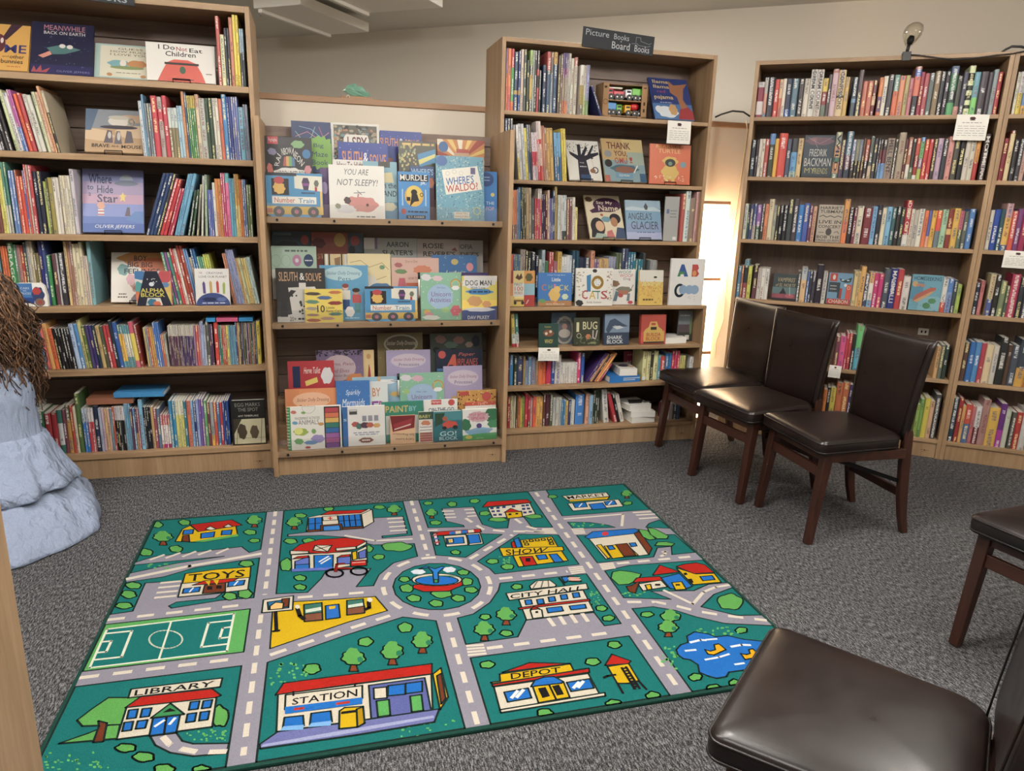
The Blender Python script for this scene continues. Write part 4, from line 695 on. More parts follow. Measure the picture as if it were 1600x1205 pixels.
dt(0, 3, 800, 1052, 138, .0, 6, .010, '24408c', 'r 263f98 0 0 1 1;N c8d0e8 14 .008 .008 .03 .03 .97 .95 9;TB d88838 .0 .16 .42 .34 SLEUTH;TB e4e0e0 .46 .16 .56 .3 &;TB d88838 .6 .17 .94 .34 SOLVE;p 4a2c40 .4 .5 .7 .45 .8 1 .3 1;r 8a4a38 .14 .6 .3 1', 'royal blue book with orange title, farther of the two, back of display', name='activity_book')
dt(0, 3, 1146, 1432, 190, 0, 6, .010, 'c87828', 'r d08030 0 0 1 1;p e8dcc0 0 0 .1 0 .45 .5 0 .14;p e8c050 .2 0 .32 0 .5 .5;p e8dcc0 .42 0 .54 0 .5 .5;p e8c050 .64 0 .74 0 .52 .5;p a83c24 .84 0 1 0 1 .06 .54 .5;p e8c050 1 .2 1 .32 .54 .5;p a83c24 0 .3 0 .44 .46 .5;p e8c050 1 .5 1 .62 .54 .54;e 3868a0 .13 .2 .1 .14;b c8a078 .52 .52 .2 .24;r b8483c .4 .24 .66 .34', 'orange sunburst book in the back row at the right of the top tier')

# ---- display case, second tier
dt(1, 0, 136, 442, 316, .018, 6, .012, '2c2c2e', 'r 333335 0 0 1 .62;p d0ccc4 .24 .36 .78 .34 .9 .55 1 .66 1 1 0 1 0 .9 .3 .85;TB c89868 .06 .07 .44 .24 SLEUTH;TB e4e0d8 .48 .09 .58 .22 &;TB c89868 .6 .09 .92 .24 SOLVE;p 333335 .05 1 .1 .58 .3 .4 .4 .42 .2 .6 .22 1;r d8d4cc .46 .27 .6 .38;N 3c3c3e 16 .03 .03 .3 .5 .72 .84 2;O 6a5848 .66 .78 .06 .07 .003;r d0ccc4 0 .9 1 1;T 333335 .25 .9 .38 .98 20+;G 333335 .42 .91 .7 .97', 'dark grey book with white manor drawing on the middle display tier', name='activity_book')
dt(1, 0, 310, 546, 447, -.006, 6, .016, 'dcc030', 'r e2c62e 0 0 1 1;b 4a4038 .22 .14 .2 .05;b c06838 .8 .1 .16 .05;b 4a6a98 .52 .26 .18 .06;b 5a8a70 .2 .38 .17 .06;b 8a3028 .8 .42 .18 .06;b 9a9080 .18 .58 .15 .05;b 4a7868 .8 .75 .17 .05;b a07868 .2 .77 .16 .04;b a85840 .22 .93 .18 .05;b b88878 .58 .88 .18 .05;TB 3a3020 .32 .48 .52 .7 10;T 4a4028 .56 .52 .78 .59 Little;T 4a4028 .56 .62 .96 .69 Race_Cars', 'yellow square board book with little cars on the middle display tier')
dt(1, 1, 408, 708, 298, .01, 7, .008, '4a90b8', 'r 4e98bf 0 0 1 1;N a8d0e0 40 .006 .006 0 0 1 1 8;e a8c8d0 .48 .15 .4 .13;TI 38788c .14 .11 .84 .19 Sticker_Dolly_Dressing;T 38788c .38 .21 .64 .28 Pets;e d8b098 .52 .4 .06 .05;e 8a3c2c .52 .37 .07 .04;r d0c8b8 .44 .45 .62 .62;r 2c4c80 .46 .62 .6 .8;e b88868 .74 .48 .06 .05;e 3c2820 .74 .45 .08 .04;r c04848 .66 .53 .84 .68;r 4a8890 .7 .68 .82 .86;b e0dcd8 .6 .84 .09 .1;G a8d0e0 .5 .94 .8 .97', 'blue sticker dressing book with two figures, middle display tier', name='activity_book')
dt(1, 0, 686, 1012, 430, .004, 7, .012, '3f8fc0', TRAINART, 'blue train-shaped board book with lion on the middle display tier', shape=TRAIN)
dt(1, 0, 1032, 1284, 344, .014, 7, .010, '78b090', 'r 7fb898 0 0 1 1;e 98b8d8 .48 .5 .32 .26;b d8d0d8 .14 .1 .12 .07;b d8b8c0 .42 .12 .12 .06;O d88838 .86 .24 .12 .1 .004;O d8c848 .86 .24 .1 .08 .004;b e0e0e0 .86 .32 .09 .05;T 5a5890 .4 .3 .6 .34 Wipe-Clean;T 8a5890 .26 .4 .74 .5 Unicorn;T 8a5890 .22 .52 .74 .62 Activities;b d8a838 .15 .83 .08 .06;b d88898 .2 .88 .1 .05;b d8d8d0 .25 .94 .2 .05;b c85868 .86 .8 .12 .12;b 98c078 .6 .78 .09 .06;N e0d8c8 30 .012 .012 0 0 1 1 4', 'mint green activity book with lilac disc, front of the middle display tier', name='activity_book')
dt(1, 0, 1288, 1506, 364, .004, 5, .016, 'd8b828', 'r dccb46 0 0 1 .55;r d8d4d0 .06 0 1 .12;r d8d4d0 .1 .1 .95 .2;b d8d8d8 .42 .18 .4 .12 9;TB 4a4a48 .1 .1 .84 .22 DOG_MAN;T 2c2c2c .24 .24 .66 .3 With_Love;b 3c88c0 .5 .36 .36 .07;G 1c3c68 .2 .33 .8 .39;p 3c5088 0 .78 .3 .74 .6 .72 1 .68 1 1 0 1;b d09858 .36 .57 .2 .12;b d89858 .7 .64 .12 .08;b d8d8dc .5 .76 .4 .05;TB e0e0e0 .16 .9 .78 .98 DAV_PILKEY', 'yellow and blue comic book at the right of the middle display tier')
dt(1, 2, 108, 388, 178, 0, 7, .010, '9ab8a0', 'r a4c0aa 0 0 1 .55;r dcd8cc 0 .44 1 1;G 5a6a5c .3 .06 .8 .12;O 88a890 .1 .28 .1 .11 .002;O 88a890 .32 .28 .1 .11 .002;e b878a0 .56 .27 .1 .11;e d8d0d0 .56 .27 .04 .04;e 2c4468 .82 .27 .11 .12;G d0d8e0 .74 .25 .9 .29;TB 9a3038 .08 .48 .9 .6 How_to_Draw', 'pale green drawing book at the left of the middle display tier', name='activity_book')
dt(1, 2, 428, 582, 228, .02, 7, .008, 'd0b078', 'r d4b880 0 0 1 1;r 2c2a28 0 0 .06 .4;r e4e0d8 .1 0 .18 .45;r 2c2a28 .22 0 .28 .4;p 8a6840 .45 .1 .7 .06 .68 .34 .5 .4;r 2c2a28 .72 0 .78 .4;r e4e0d8 .86 0 .98 .4', 'tan book with black marker pens clipped on, middle display tier', name='activity_book')
dt(1, 2, 580, 846, 226, 0, 7, .010, 'dcc890', 'r e0cc94 0 0 1 1;L 6a5a40 .002 .05 .2 .3 .15 .5 .3 .8 .2 .95 .35;L 6a5a40 .002 .1 .5 .4 .45 .6 .6 .9 .5;b d8d0c0 .45 .62 .22 .16;b 4878a0 .75 .75 .25 .1;b c88050 .2 .3 .06 .05;b 68906a .8 .3 .06 .05;r 3868a0 .52 .72 1 .86', 'cream book with winding map paths, middle display tier', name='activity_book')
dt(1, 2, 850, 1146, 252, .008, 7, .010, 'd0a090', 'r d4a898 0 0 1 1;T 8a5a50 .3 .06 .55 .12 Dot_to_Dot;b d07850 .65 .3 .18 .12 9;b 6a8a58 .2 .34 .12 .06;b a85c60 .15 .18 .08 .06;p c05868 .1 .9 .16 .5 .28 .5 .32 .9;T 6a3c38 .35 .48 .62 .54 HOW_TO_BE;r c8603c .3 .62 .66 .7', 'salmon pink book with orange burst, middle display tier', name='activity_book')
dt(1, 2, 1104, 1382, 234, .02, 7, .010, '2c68a0', 'r 306ca6 0 0 1 1;N c8d0d8 24 .008 .008 0 0 1 1 3;e c8b060 .5 .16 .08 .07;e d88890 .84 .28 .08 .1;TI d8c8a0 .3 .36 .74 .48 Ludwig;TB e0dcd8 .28 .5 .76 .66 BIG', 'deep blue starry book at the right of the middle display tier')
dt(1, 1, 1288, 1452, 344, .02, 5, .010, '3c3060', 'r 44366c 0 0 1 1;r 6a5888 .1 .05 .9 .12', 'dark purple book top behind the yellow and blue comic')
dt(1, 3, 108, 352, 84, .006, 5, .008, '34485c', 'r 3a5064 0 0 1 1;b 2c3844 .4 .35 .3 .12;L 1c2428 .004 0 .45 .4 .35 .6 .4;e b84c48 .84 .2 .1 .11;r 5a7888 .05 .04 .5 .1', 'slate blue book with red sticker dot, back of the middle tier')
dt(1, 3, 354, 580, 92, .0, 5, .008, '98483c', 'r a04e42 0 0 1 1;e c8a048 .78 .18 .16 .16;b 6a2c30 .2 .25 .18 .12;T d8a860 .15 .5 .85 .62 STICKER', 'brick red sticker book with gold seal, back of the middle tier', name='activity_book')
dt(1, 3, 574, 676, 98, .012, 5, .008, '44586c', 'r 4a6074 0 0 1 1;e b84c48 .5 .18 .28 .12;b 2c3844 .3 .4 .2 .1', 'narrow slate book with red seal beside the brick red one')
dt(1, 3, 680, 1008, 128, 0, 5, .012, 'a8a8a0', 'r aaada6 0 0 1 1;r d0ccc4 .0 0 .2 .3;r 8a6a98 .2 0 .25 .3;TB 3c4444 .42 .1 .84 .24 AARON;TB 3c4444 .34 .32 .92 .46 SLATER\'S;r 5a8868 .1 .5 .5 .8', 'grey book with stencilled black name at the left, back of middle tier')
dt(1, 3, 1010, 1272, 134, .0, 5, .012, 'b0a098', 'r b4a49a 0 0 1 1;TB 3a3434 .14 .12 .62 .26 ROSIE;TB 3a3434 .14 .34 .9 .48 REVERE\'S;p 8a4a48 .8 .3 .9 .22 .95 .34', 'taupe book with stencilled black name in the middle, back of middle tier')
dt(1, 3, 1274, 1418, 142, .006, 5, .012, 'a8a4a0', 'r aca8a4 0 0 1 1;TB 4a4646 .02 .12 .55 .25 OFIA;TB 4a4646 .04 .34 .82 .46 DEZ\'S', 'grey book with cut-off stencilled name at the right, back of middle tier')

# ---- display case, bottom tier
INK = ''.join('r %s .70 %.3f .95 %.3f;' % (c, .05 + .118 * k, .05 + .118 * k + .108) for k, c in enumerate(('b83a48', 'd8683c', 'd8a838', '2c7868', '2c68a8', '98589c', 'a04c88', '7a4a90')))
dt(2, 0, 168, 512, 512, .0, 7, .014, 'dcd8ce', 'r e0dcd2 0 0 1 1;r 3c9050 0 0 .06 1;O 98a090 .4 .02 .12 .14 .002;T 6a6a6a .14 .24 .6 .3 FINGERPRINT_ACTIVITIES;T 6a6a6a .2 .31 .58 .42 ANIMALS;b 5a98b8 .14 .37 .05 .04;b c88838 .62 .42 .05 .04;b 98b038 .24 .58 .13 .09;e d8d868 .2 .56 .08 .08;b 9888c0 .55 .76 .12 .1;b 6888b8 .42 .84 .12 .05;b 68a058 .2 .8 .08 .07;b b85050 .36 .95 .05 .03;b 78a858 .48 .58 .04 .06;b c86858 .12 .12 .05 .04;b 78a858 .3 .14 .04 .03;r 2a2628 .68 .02 .97 .98;' + INK, 'white fingerprint activity book with ink pad strip, bottom left of display', name='activity_book', spiral=True)
dt(2, 0, 520, 790, 512, .010, 6, .016, 'dcd8d2', 'r e0dcd6 0 0 1 1;r 2c68a8 0 0 .12 1;T c8d8e0 .02 .3 .1 .36 S;r 4a4a48 .16 .08 .34 .2;r d8d4ce .17 .09 .33 .12;b b85048 .3 .45 .09 .07;b 4a7868 .38 .5 .07 .08;b d0a050 .8 .5 .08 .06;b 5a3c50 .52 .48 .1 .08;b c06048 .64 .48 .08 .07;r 8a8c98 .46 .24 .56 .38;r 8a8c98 .6 .24 .7 .38;r 8a8c98 .74 .24 .84 .38;G 6a7aa8 .24 .65 .86 .68;G 6a7aa8 .28 .7 .82 .73;b 8a4840 .54 .86 .16 .07;G e0dcd6 .44 .83 .64 .89', 'white book turned back to front on the bottom display tier')
dt(2, 0, 822, 982, 572, .006, 6, .012, 'd8a878', 'r dcae80 0 0 1 1;p 7c1c24 0 0 1 0 .96 .45 .1 .56;p 9a2830 .1 .3 .9 .1 .8 .42 .2 .5;p d8c8b8 .16 .46 .82 .3 .82 .34 .16 .5;Q 5a3828 .96 .74 .1 .68 .1 .6 .96 .66 San_Francisco;Q 5a3828 .92 .9 .2 .86 .2 .77 .92 .8 Larry_Loves', 'dark red and peach board book standing upside down, bottom display tier')
dt(2, 0, 1004, 1094, 548, .012, 5, .014, 'c8d0c0', 'r 3c5848 0 0 1 .25;r d8d0c4 0 .25 1 1;T d8c860 .05 .1 .85 .2 BABY;b c87850 .5 .38 .3 .1;b e0dcd4 .5 .55 .45 .12;L 4a3c3c .003 .1 .5 .9 .5;L 4a3c3c .003 .1 .6 .9 .6;r a85048 .08 .68 .95 .98;L d8b0a0 .002 .08 .75 .95 .75;L d8b0a0 .002 .08 .83 .95 .83;L d8b0a0 .002 .08 .91 .95 .91', 'narrow green and white board book with pancake stack, bottom display tier')
dt(2, 0, 1098, 1280, 545, .0, 5, .030, '20606c', 'r 256a76 0 0 1 1;r 3c8890 0 0 1 .3;p 2c4c38 .05 .05 .4 .05 .3 .4 .05 .5;p c8402c .3 .42 .5 .3 .8 .36 .85 .5 .4 .58;e 2a2a2c .38 .55 .08 .06;e 2a2a2c .76 .54 .09 .07;b a85838 .4 .24 .09 .08;TB b8d8e0 .22 .66 .8 .82 GO!;TB b8d8e0 .2 .84 .84 .95 BLOCK', 'thick teal block-shaped board book with red car, bottom display tier')
dt(2, 0, 1284, 1502, 530, .0, 6, .016, 'd8dcd0', 'r dcdcd4 0 0 1 1;b 2c7048 .85 .2 .2 .24;b 2c7048 .1 .5 .14 .2;b 3c8858 .9 .5 .16 .14;p 78a8c8 .05 .7 .5 .58 .9 .66 .7 .86 .2 .84;p 48a058 0 .84 .4 .8 1 .78 1 1 0 1;b c8a0a8 .46 .25 .3 .18 12;TB c04858 .22 .14 .68 .23 ITSY_BITSY;TB c04858 .25 .25 .66 .34 SPIDER;e 5a4080 .48 .54 .08 .08;e d0b838 .18 .9 .1 .06;T d8e0a0 .4 .93 .6 .96 NOSY_CROW', 'white and green nursery board book at the right end, bottom tier')
dt(2, 1, 160, 492, 400, .016, 7, .010, 'd88040', 'r de8646 0 0 1 1;N e8b080 20 .008 .008 0 0 1 1 3;e e8b088 .5 .2 .36 .14;TI 7a4830 .22 .16 .84 .24 Sticker_Dolly_Dressing;T 7a4830 .26 .28 .8 .36 Trick_or_treat', 'orange sticker dressing book at the lower left of the display', name='activity_book')
dt(2, 1, 486, 698, 350, .004, 7, .010, '2c6cb0', 'r 3274ba 0 0 1 1;N a8c8e0 40 .008 .007 0 0 1 1 6;TI e0e8f0 .28 .14 .72 .24 Sparkly;TI e0e8f0 .16 .28 .84 .4 Mermaids;T c0d8e8 .24 .44 .72 .5 Sticker_Book;b 5a3028 .42 .64 .12 .07;b d88858 .4 .76 .16 .08;L a8c8e8 .005 .85 .5 .95 .7 .8 .9', 'bright blue glittery sticker book on the bottom display tier', name='activity_book')
dt(2, 1, 692, 812, 355, .02, 7, .010, 'd0d8d8', 'r d4dad8 0 0 1 1;TB c87838 .18 .1 .62 .24 BY;TB 8a4098 .14 .32 .5 .52 E;TB c04898 .52 .32 .82 .52 R;p c84830 .1 .8 .5 .7 .9 .82 .9 1 .1 1', 'white book with orange and purple letters, bottom display tier')
dt(2, 1, 768, 1034, 482, -.002, 6, .010, '20806c', 'r 248870 0 0 1 1;TB d8b048 .1 .1 .64 .26 PAINT;TB 88c0d0 .66 .12 .84 .24 BY;r d8d4cc .1 .34 .95 .8;G 6a5c58 .3 .36 .7 .44', 'green painting book with yellow title, bottom display tier', name='activity_book')
dt(2, 1, 1038, 1252, 470, .006, 6, .010, 'dcdcd8', 'r e0e0da 0 0 1 1;r c84840 .22 .0 .52 .12;T e8e0dc .24 .03 .5 .09 Highlights;e c84840 .82 .08 .1 .08;TB 2c4458 .14 .2 .9 .3 ON-THE-GO', 'white activity book with red badge on the bottom display tier', name='activity_book')
dt(2, 1, 1252, 1498, 410, .022, 6, .010, 'c08a30', 'r c8902e 0 0 1 1;N 7a3c20 70 .03 .025 0 0 1 1 2;N e0b858 60 .025 .02 0 0 1 1 3;N 4a2818 40 .02 .02 0 0 1 1 4;r c03c38 .06 .02 .3 .1;e c84840 .75 .14 .12 .1;TB d84838 .5 .3 .75 .36 THE', 'amber book covered in leaf pattern at the right of bottom tier', name='activity_book')
dt(2, 1, 1300, 1496, 484, .0, 6, .010, 'c0482c', 'r c64c30 0 0 1 .25;r e0dcd4 0 .1 1 .4;TB d8a890 .4 .02 .66 .08 THE;N e8c8a0 16 .02 .015 0 0 1 .2 3', 'orange-red book top just behind the nursery board book')
dt(2, 2, 178, 472, 222, .0, 8, .010, 'a81c28', 'r b41f2c 0 0 1 1;r 1f2c54 .1 .08 .26 .42;TI e8e0d8 .34 .1 .7 .2 Herve_Tullet;p d8c040 .36 .32 .62 .26 .64 .34 .38 .4;b d0d0d0 .84 .24 .12 .14;TB e8e0d8 .18 .5 .82 .66 MUSEUM;G e8e0d8 .3 .74 .8 .8', 'red museum art book at the upper left of the bottom tier', name='activity_book')
dt(2, 2, 584, 892, 324, .02, 8, .008, '88b0c8', 'r 90b8d0 0 0 1 1;b e0e0e0 .7 .12 .2 .06;b d8b050 .9 .42 .12 .06;L 4a5868 .003 .8 .1 .95 .14;r d0a860 .52 .0 .58 .2', 'sky blue book with aeroplane behind the painting book', name='activity_book')
dt(2, 2, 886, 1168, 298, .004, 8, .010, '78b090', 'r 7fb898 0 0 1 1;e 98b8d8 .5 .5 .34 .26;b d8d0d8 .14 .1 .12 .07;b d8a8b8 .4 .12 .12 .07;O d88838 .86 .3 .12 .12 .004;O d8c848 .86 .3 .1 .1 .004;b 98c078 .14 .4 .08 .06;b e0e0e0 .86 .38 .09 .05;T 5a5890 .36 .4 .6 .44 Wipe-Clean;T 8a5890 .26 .48 .72 .58 Unicorn;T 8a5890 .24 .62 .74 .72 Activities;N e0d8c8 30 .012 .012 0 0 1 1 4', 'mint green activity book with lilac disc, bottom display tier', name='activity_book')
PRIN = 'r a79ac0 0 0 1 1;N d0c8e0 60 .006 .006 0 0 1 1 5;e c8b8c8 .5 .24 .4 .16;TI 9a5878 .16 .18 .86 .26 Sticker_Dolly_Dressing;T 5a5080 .28 .29 .74 .36 Princesses;e d8a850 .26 .66 .07 .06;e c88858 .52 .66 .07 .06;e d8b068 .76 .66 .07 .06;p c06878 .2 .95 .26 .7 .34 .95;p 88a0c8 .44 .95 .52 .7 .6 .95;p d89868 .68 .95 .76 .7 .84 .95'
dt(2, 2, 1166, 1412, 254, .016, 8, .010, 'a79ac0', PRIN, 'lilac dressing sticker book, nearer of the two lilac ones', name='activity_book')
dt(2, 3, 800, 1080, 152, .0, 7, .008, 'a79ac0', PRIN, 'lilac dressing sticker book, farther of the two lilac ones', name='activity_book')
dt(2, 3, 355, 652, 152, .0, 7, .008, '6a5878', 'r 746084 0 0 1 1;N 2c2438 60 .03 .02 0 0 1 .12 2;N d8c8a0 40 .006 .006 0 0 1 1 3;e b8a0a8 .48 .38 .36 .28;TI 8a4858 .24 .26 .8 .34 Fairies,_Pixies;TI 8a4858 .3 .4 .7 .48 and_Elves;TI 6a4858 .36 .52 .72 .57 Sticker_Book;b c87838 .82 .62 .18 .12;b 2c5040 .08 .5 .08 .3', 'dusky purple fairy sticker book at the back of the bottom tier', name='activity_book')
dt(2, 3, 653, 722, 152, .012, 7, .008, 'd8b878', 'r dcbc7c 0 0 1 1;e c89048 .5 .14 .2 .06;p a83030 .3 .8 .5 .3 .6 .4 .75 .8', 'narrow cream book with red figure at the back of the bottom tier')
dt(2, 3, 1116, 1412, 146, .0, 7, .010, '1c2438', 'r 1f283e 0 0 1 1;e c04840 .13 .12 .08 .09;TI c85848 .48 .08 .84 .18 Paper;p c85038 .2 .45 .36 .12 .42 .12 .44 .45 .38 .45 .36 .36 .28 .36 .24 .45;TI c85038 .44 .22 .9 .38 IRPLANES;r 4878a8 .02 .44 .86 .5', 'dark navy paper plane book with red title, bottom tier back', name='activity_book')
dt(2, 3, 745, 1032, 42, .026, 6, .008, '6a5a30', 'r 766438 0 0 1 1;N a89858 40 .008 .008 0 0 1 1 4;e a8a088 .52 .18 .38 .16;e 5a5038 .52 .18 .34 .13;TI c8c0a8 .2 .13 .86 .22 Sticker_Dolly_Dressing;G c8b878 .3 .26 .72 .32', 'gold sticker book at the very back of the bottom tier', name='activity_book')
dt(2, 3, 1080, 1408, 44, .026, 6, .008, '3c4440', 'r 434c46 0 0 1 1;b 8a6058 .2 .1 .1 .07;b 8a6058 .55 .12 .1 .07;b 5a7868 .4 .2 .12 .06;e 1c2440 .88 .14 .08 .1;b a08878 .75 .2 .07 .05;b 1c2420 .12 .28 .07 .05;b 1c2420 .44 .3 .07 .05', 'dark patterned book at the back right of the bottom tier', name='activity_book')

# ---- middle bookcase
G7 = (750, 30, .2375); G8 = (780, 280, .21875); G9 = (780, 470, .2125)
fl(ZM[0], G7, 1152, 1412, 392, WM + .03, 31, .012, '2c3c74', 'r 2f4080 0 0 1 1;r 4878b0 0 .62 1 1;TB d8b868 .1 .05 .5 .13 llama;TB d8b868 .1 .17 .5 .25 llama;T b83c68 .18 .29 .38 .36 red;TB d8b868 .08 .42 .56 .54 pajama;p a86c44 .5 .06 .62 .16 .78 .14 .98 .1 .86 .24 .8 .5 .9 .7 .72 .8 .66 .45 .5 .34;p a83038 .6 .98 .68 .74 .9 .68 1 .8 1 .98;b d8e0e8 .35 .82 .25 .14;b c89858 .5 .76 .1 .14;e d8dce0 .14 .76 .09 .08;G a8c0d8 .2 .58 .5 .61', 'blue picture book with a brown long-necked animal on the top middle shelf', group=PB)
fl(ZM[1], G7, 590, 806, 800, WM + .03, 28, .012, 'd6d2c6', 'r dad6cc 0 0 1 1;p 2a2838 .3 1 .32 .5 .1 .36 .08 .28 .34 .38 .34 .1 .44 .1 .44 .36 .6 .14 .66 .18 .54 .38 .62 .36 .82 .1 .86 .12 .74 .32 .98 .28 .98 .34 .58 .5 .66 1;N 2c3438 60 .018 .014 .02 .06 .98 .3 2;L 4a4038 .001 .74 .42 .78 .66;O 3c3428 .82 .74 .08 .07 .006;b 8a6040 .74 .76 .08 .06;e 3c3028 .76 .44 .04 .02;r 2c4870 .36 .86 .66 1;T c8c8d0 .36 .55 .5 .58 THE;G c8c8d0 .36 .64 .56 .68', 'white book with a black tree silhouette on the second middle shelf', group=PB, easel='white book with the tree silhouette')
fl(ZM[1], G7, 826, 1096, 790, WM + .03, 26, .012, 'b89860', 'r bc9c60 0 0 1 .5;r c8b070 .5 0 1 .3;r 7a98a0 0 .5 1 1;r 98a898 .6 .3 1 .6;TB 6a2c2c .12 .08 .7 .24 THANK;TB 6a2c2c .28 .28 .6 .42 YOU,;TB b03830 .28 .44 .58 .58 OMU;TB b03830 .64 .42 .72 .56 !;e 2c2c2c .12 .58 .09 .09;b 3c6878 .5 .7 .32 .1;e 8a5844 .5 .72 .24 .08;L e0dcd0 .006 .72 .78 .82 .62;r 5a90b0 .26 .8 .68 .92;T d8d0b0 .34 .83 .6 .88 OGE_MORA;r b05848 .0 .86 .12 1;r 2c5878 .85 .8 1 1;e 8a8c90 .13 .36 .09 .08', 'tan and grey picture book with large dark red title, second middle shelf', group=PB, easel='tan book with the dark red title')
fl(ZM[1], G7, 1113, 1378, 825, WM + .03, 6, .012, 'd8602c', 'r dc642e 0 0 1 1;T e8b860 .14 .02 .8 .1 BEARSUIT;T e8b860 .2 .12 .74 .22 TURTLE;b d8b03c .5 .42 .18 .12;b d8b03c .5 .7 .2 .2;e 2c2828 .5 .46 .13 .1;e 6a8a78 .5 .48 .05 .05;r d8b03c .38 .84 .46 .94;r d8b03c .54 .84 .62 .94;b 7098a0 .82 .5 .07 .08;N e8dcc0 30 .015 .012 .12 .78 .9 .92 4', 'orange book with a yellow suited figure on the second middle shelf', group=PB, easel='orange book with the yellow figure')
fl(ZM[2], G8, 652, 906, 118, WM + .02, 33, .012, 'd8c8a4', 'r dccca8 0 0 1 1;e 4a2848 .62 .22 .4 .17;p 4a2848 .1 .36 .4 .24 .5 .38 .16 .42;TB e0d0b0 .32 .13 .78 .22 Say_My;TB e0d0b0 .36 .23 .92 .36 Name;b 6a5030 .12 .1 .1 .06;e 2c2c34 .26 .74 .2 .22;e d8a880 .32 .72 .12 .12;p 2c2c34 .08 .8 .2 .6 .2 .98 .04 .98;e 2c2830 .78 .54 .16 .12;e b07850 .74 .62 .1 .11;p 3c5070 .7 1 .8 .74 1 .76 1 1;p 9ab0a0 .12 1 .2 .88 .45 .9 .48 1;p c86a68 .46 .98 .5 .84 .64 .8 .7 .98;b 6a98a8 .52 .56 .12 .07;b a85838 .42 .46 .04 .03', 'cream book with two figures and purple title bubble, third middle shelf', group=PB, easel='cream book with the purple title bubble')
fl(ZM[2], G8, 912, 1162, 152, WM + .04, 17, .012, '6a98b8', 'r 88a8bc 0 0 1 .25;r 6090b0 0 .2 1 .6;r 7088b0 0 .6 1 .85;r 98a0c8 0 .82 1 1;p a8bcc8 0 .2 .2 .16 .5 .2 .8 .16 1 .24 1 .28 0 .26;p 2c3440 .52 .16 .58 .06 .64 .16 .62 .24 .56 .24;T 1f2c44 .06 .32 .74 .5 ANGELA\'S;T 1f2c44 .14 .54 .92 .74 GLACIER;G 40608c .3 .8 .8 .84', 'pale blue glacier book beside the cream one on the third middle shelf', group=PB, easel='pale blue glacier book')
fl(ZM[2], G8, 1168, 1262, 125, WM + .05, 3, .010, '9a9a98', 'r a2a2a0 0 0 1 1;r 5a6a98 .14 .28 .32 .38;G 6a6a70 .4 .3 .86 .33;G 6a6a70 .4 .37 .8 .4;G 6a6a70 .4 .44 .86 .47;r d8d8d4 .66 .9 .9 .97', 'grey back cover facing out at the right of the third middle shelf', group=PB, spin=-10)
BB = 'board books'
fl(ZN[0], G8, 78, 252, 655, WN + .012, 5, .020, 'd8c070', 'r d8b858 0 0 .18 1;r a83028 0 0 .12 .35;r d88838 0 .35 .12 .7;r e0c878 .12 0 .56 .34;r d89028 .56 0 1 .36;r 88b8c8 .56 .36 1 .68;r b82c28 .56 .68 1 1;r dcd8cc .12 .34 .56 .72;p 5a3828 .2 .2 .3 .08 .36 .16 .44 .06 .5 .2 .36 .26;b 5a5830 .76 .18 .14 .12;T 3c4038 .16 .34 .5 .42 FIRST;T b03828 .18 .44 .52 .56 100;T 8a3028 .16 .58 .5 .66 WORDS;r d8b838 .12 .78 .56 1;e 2c2c2c .2 .9 .06 .05;e 2c2c2c .5 .9 .06 .05;r 6a4030 .14 .82 .54 .86;L d8d0c0 .005 .66 .92 .74 .82', 'yellow and red patchwork board book at the left of the fourth middle shelf', group=BB)
fl(ZN[0], G8, 277, 515, 668, WN + .015, 5, .018, '2c70b8', 'r 3078c0 0 0 1 .86;r b07a40 0 .84 1 1;T c8d8e0 .26 .05 .8 .1 A_Peek_Through_Book;TB e8e4d8 .4 .15 .66 .26 Little;TB c86a58 .1 .34 .24 .54 C;TB 78a868 .3 .36 .42 .5 H;TB c878a0 .46 .34 .52 .5 I;TB c8b858 .62 .36 .74 .52 C;TB d8c050 .78 .38 .92 .54 K;b dcb048 .48 .66 .16 .2;e e0b850 .56 .5 .1 .1;p d88838 .42 .94 .5 .84 .58 .94;b c8d8b0 .8 .72 .09 .09;b 5a9858 .12 .84 .1 .06;T e0d8c8 .24 .92 .8 .97 PETR_HORACEK', 'blue board book with yellow chick on the fourth middle shelf', group=BB)
fl(ZN[0], G8, 545, 806, 636, WN + .012, 5, .014, 'e0dcd2', 'r e4e0d6 0 0 1 1;p 2c80b0 .28 .2 .4 .16 .4 .62 .3 .62;O d8a828 .58 .38 .13 .14 .016;b e0e0da .58 .38 .09 .1;N 3c3c3c 10 .008 .01 .5 .3 .66 .46 3;TB b83840 .16 .58 .32 .82 C;TB d8b038 .36 .6 .54 .82 A;TB 3c98a8 .54 .6 .66 .82 T;TB b83840 .68 .6 .86 .82 S;r 3c7858 .44 .6 .66 .63;b 2c2c2c .5 .07 .06 .05;b 2c2c2c .1 .92 .1 .08;N a89878 26 .03 .02 .02 .05 .22 .75 4;N a88870 26 .03 .02 .84 .05 .98 .85 5;T 6a6058 .3 .88 .7 .94 Emily_Gravett', 'white board book with a big colourful 10, fourth middle shelf', group=BB)
fl(ZN[0], G8, 790, 966, 645, WN + .05, 5, .016, 'dcd8d2', 'r e0dcd6 0 0 1 1;T 3c7c58 .3 .03 .82 .12 WOOF;T b83840 .36 .13 .9 .22 WOOF;T 3c4048 .52 .23 .8 .32 Dog;b 8a6848 .16 .4 .2 .09;b 7a7868 .55 .58 .3 .1;r a86a50 .3 .6 .72 .72;b b8483c .42 .74 .1 .06;p 5a7888 .12 .9 .22 .6 .34 .66 .26 .9;p 6a8088 .66 .9 .7 .68 .8 .68 .78 .9;L 6a6858 .004 .84 .56 .92 .44;b c83848 .82 .94 .1 .05', 'white board book with a brown dog, partly behind the big 10', group=BB)
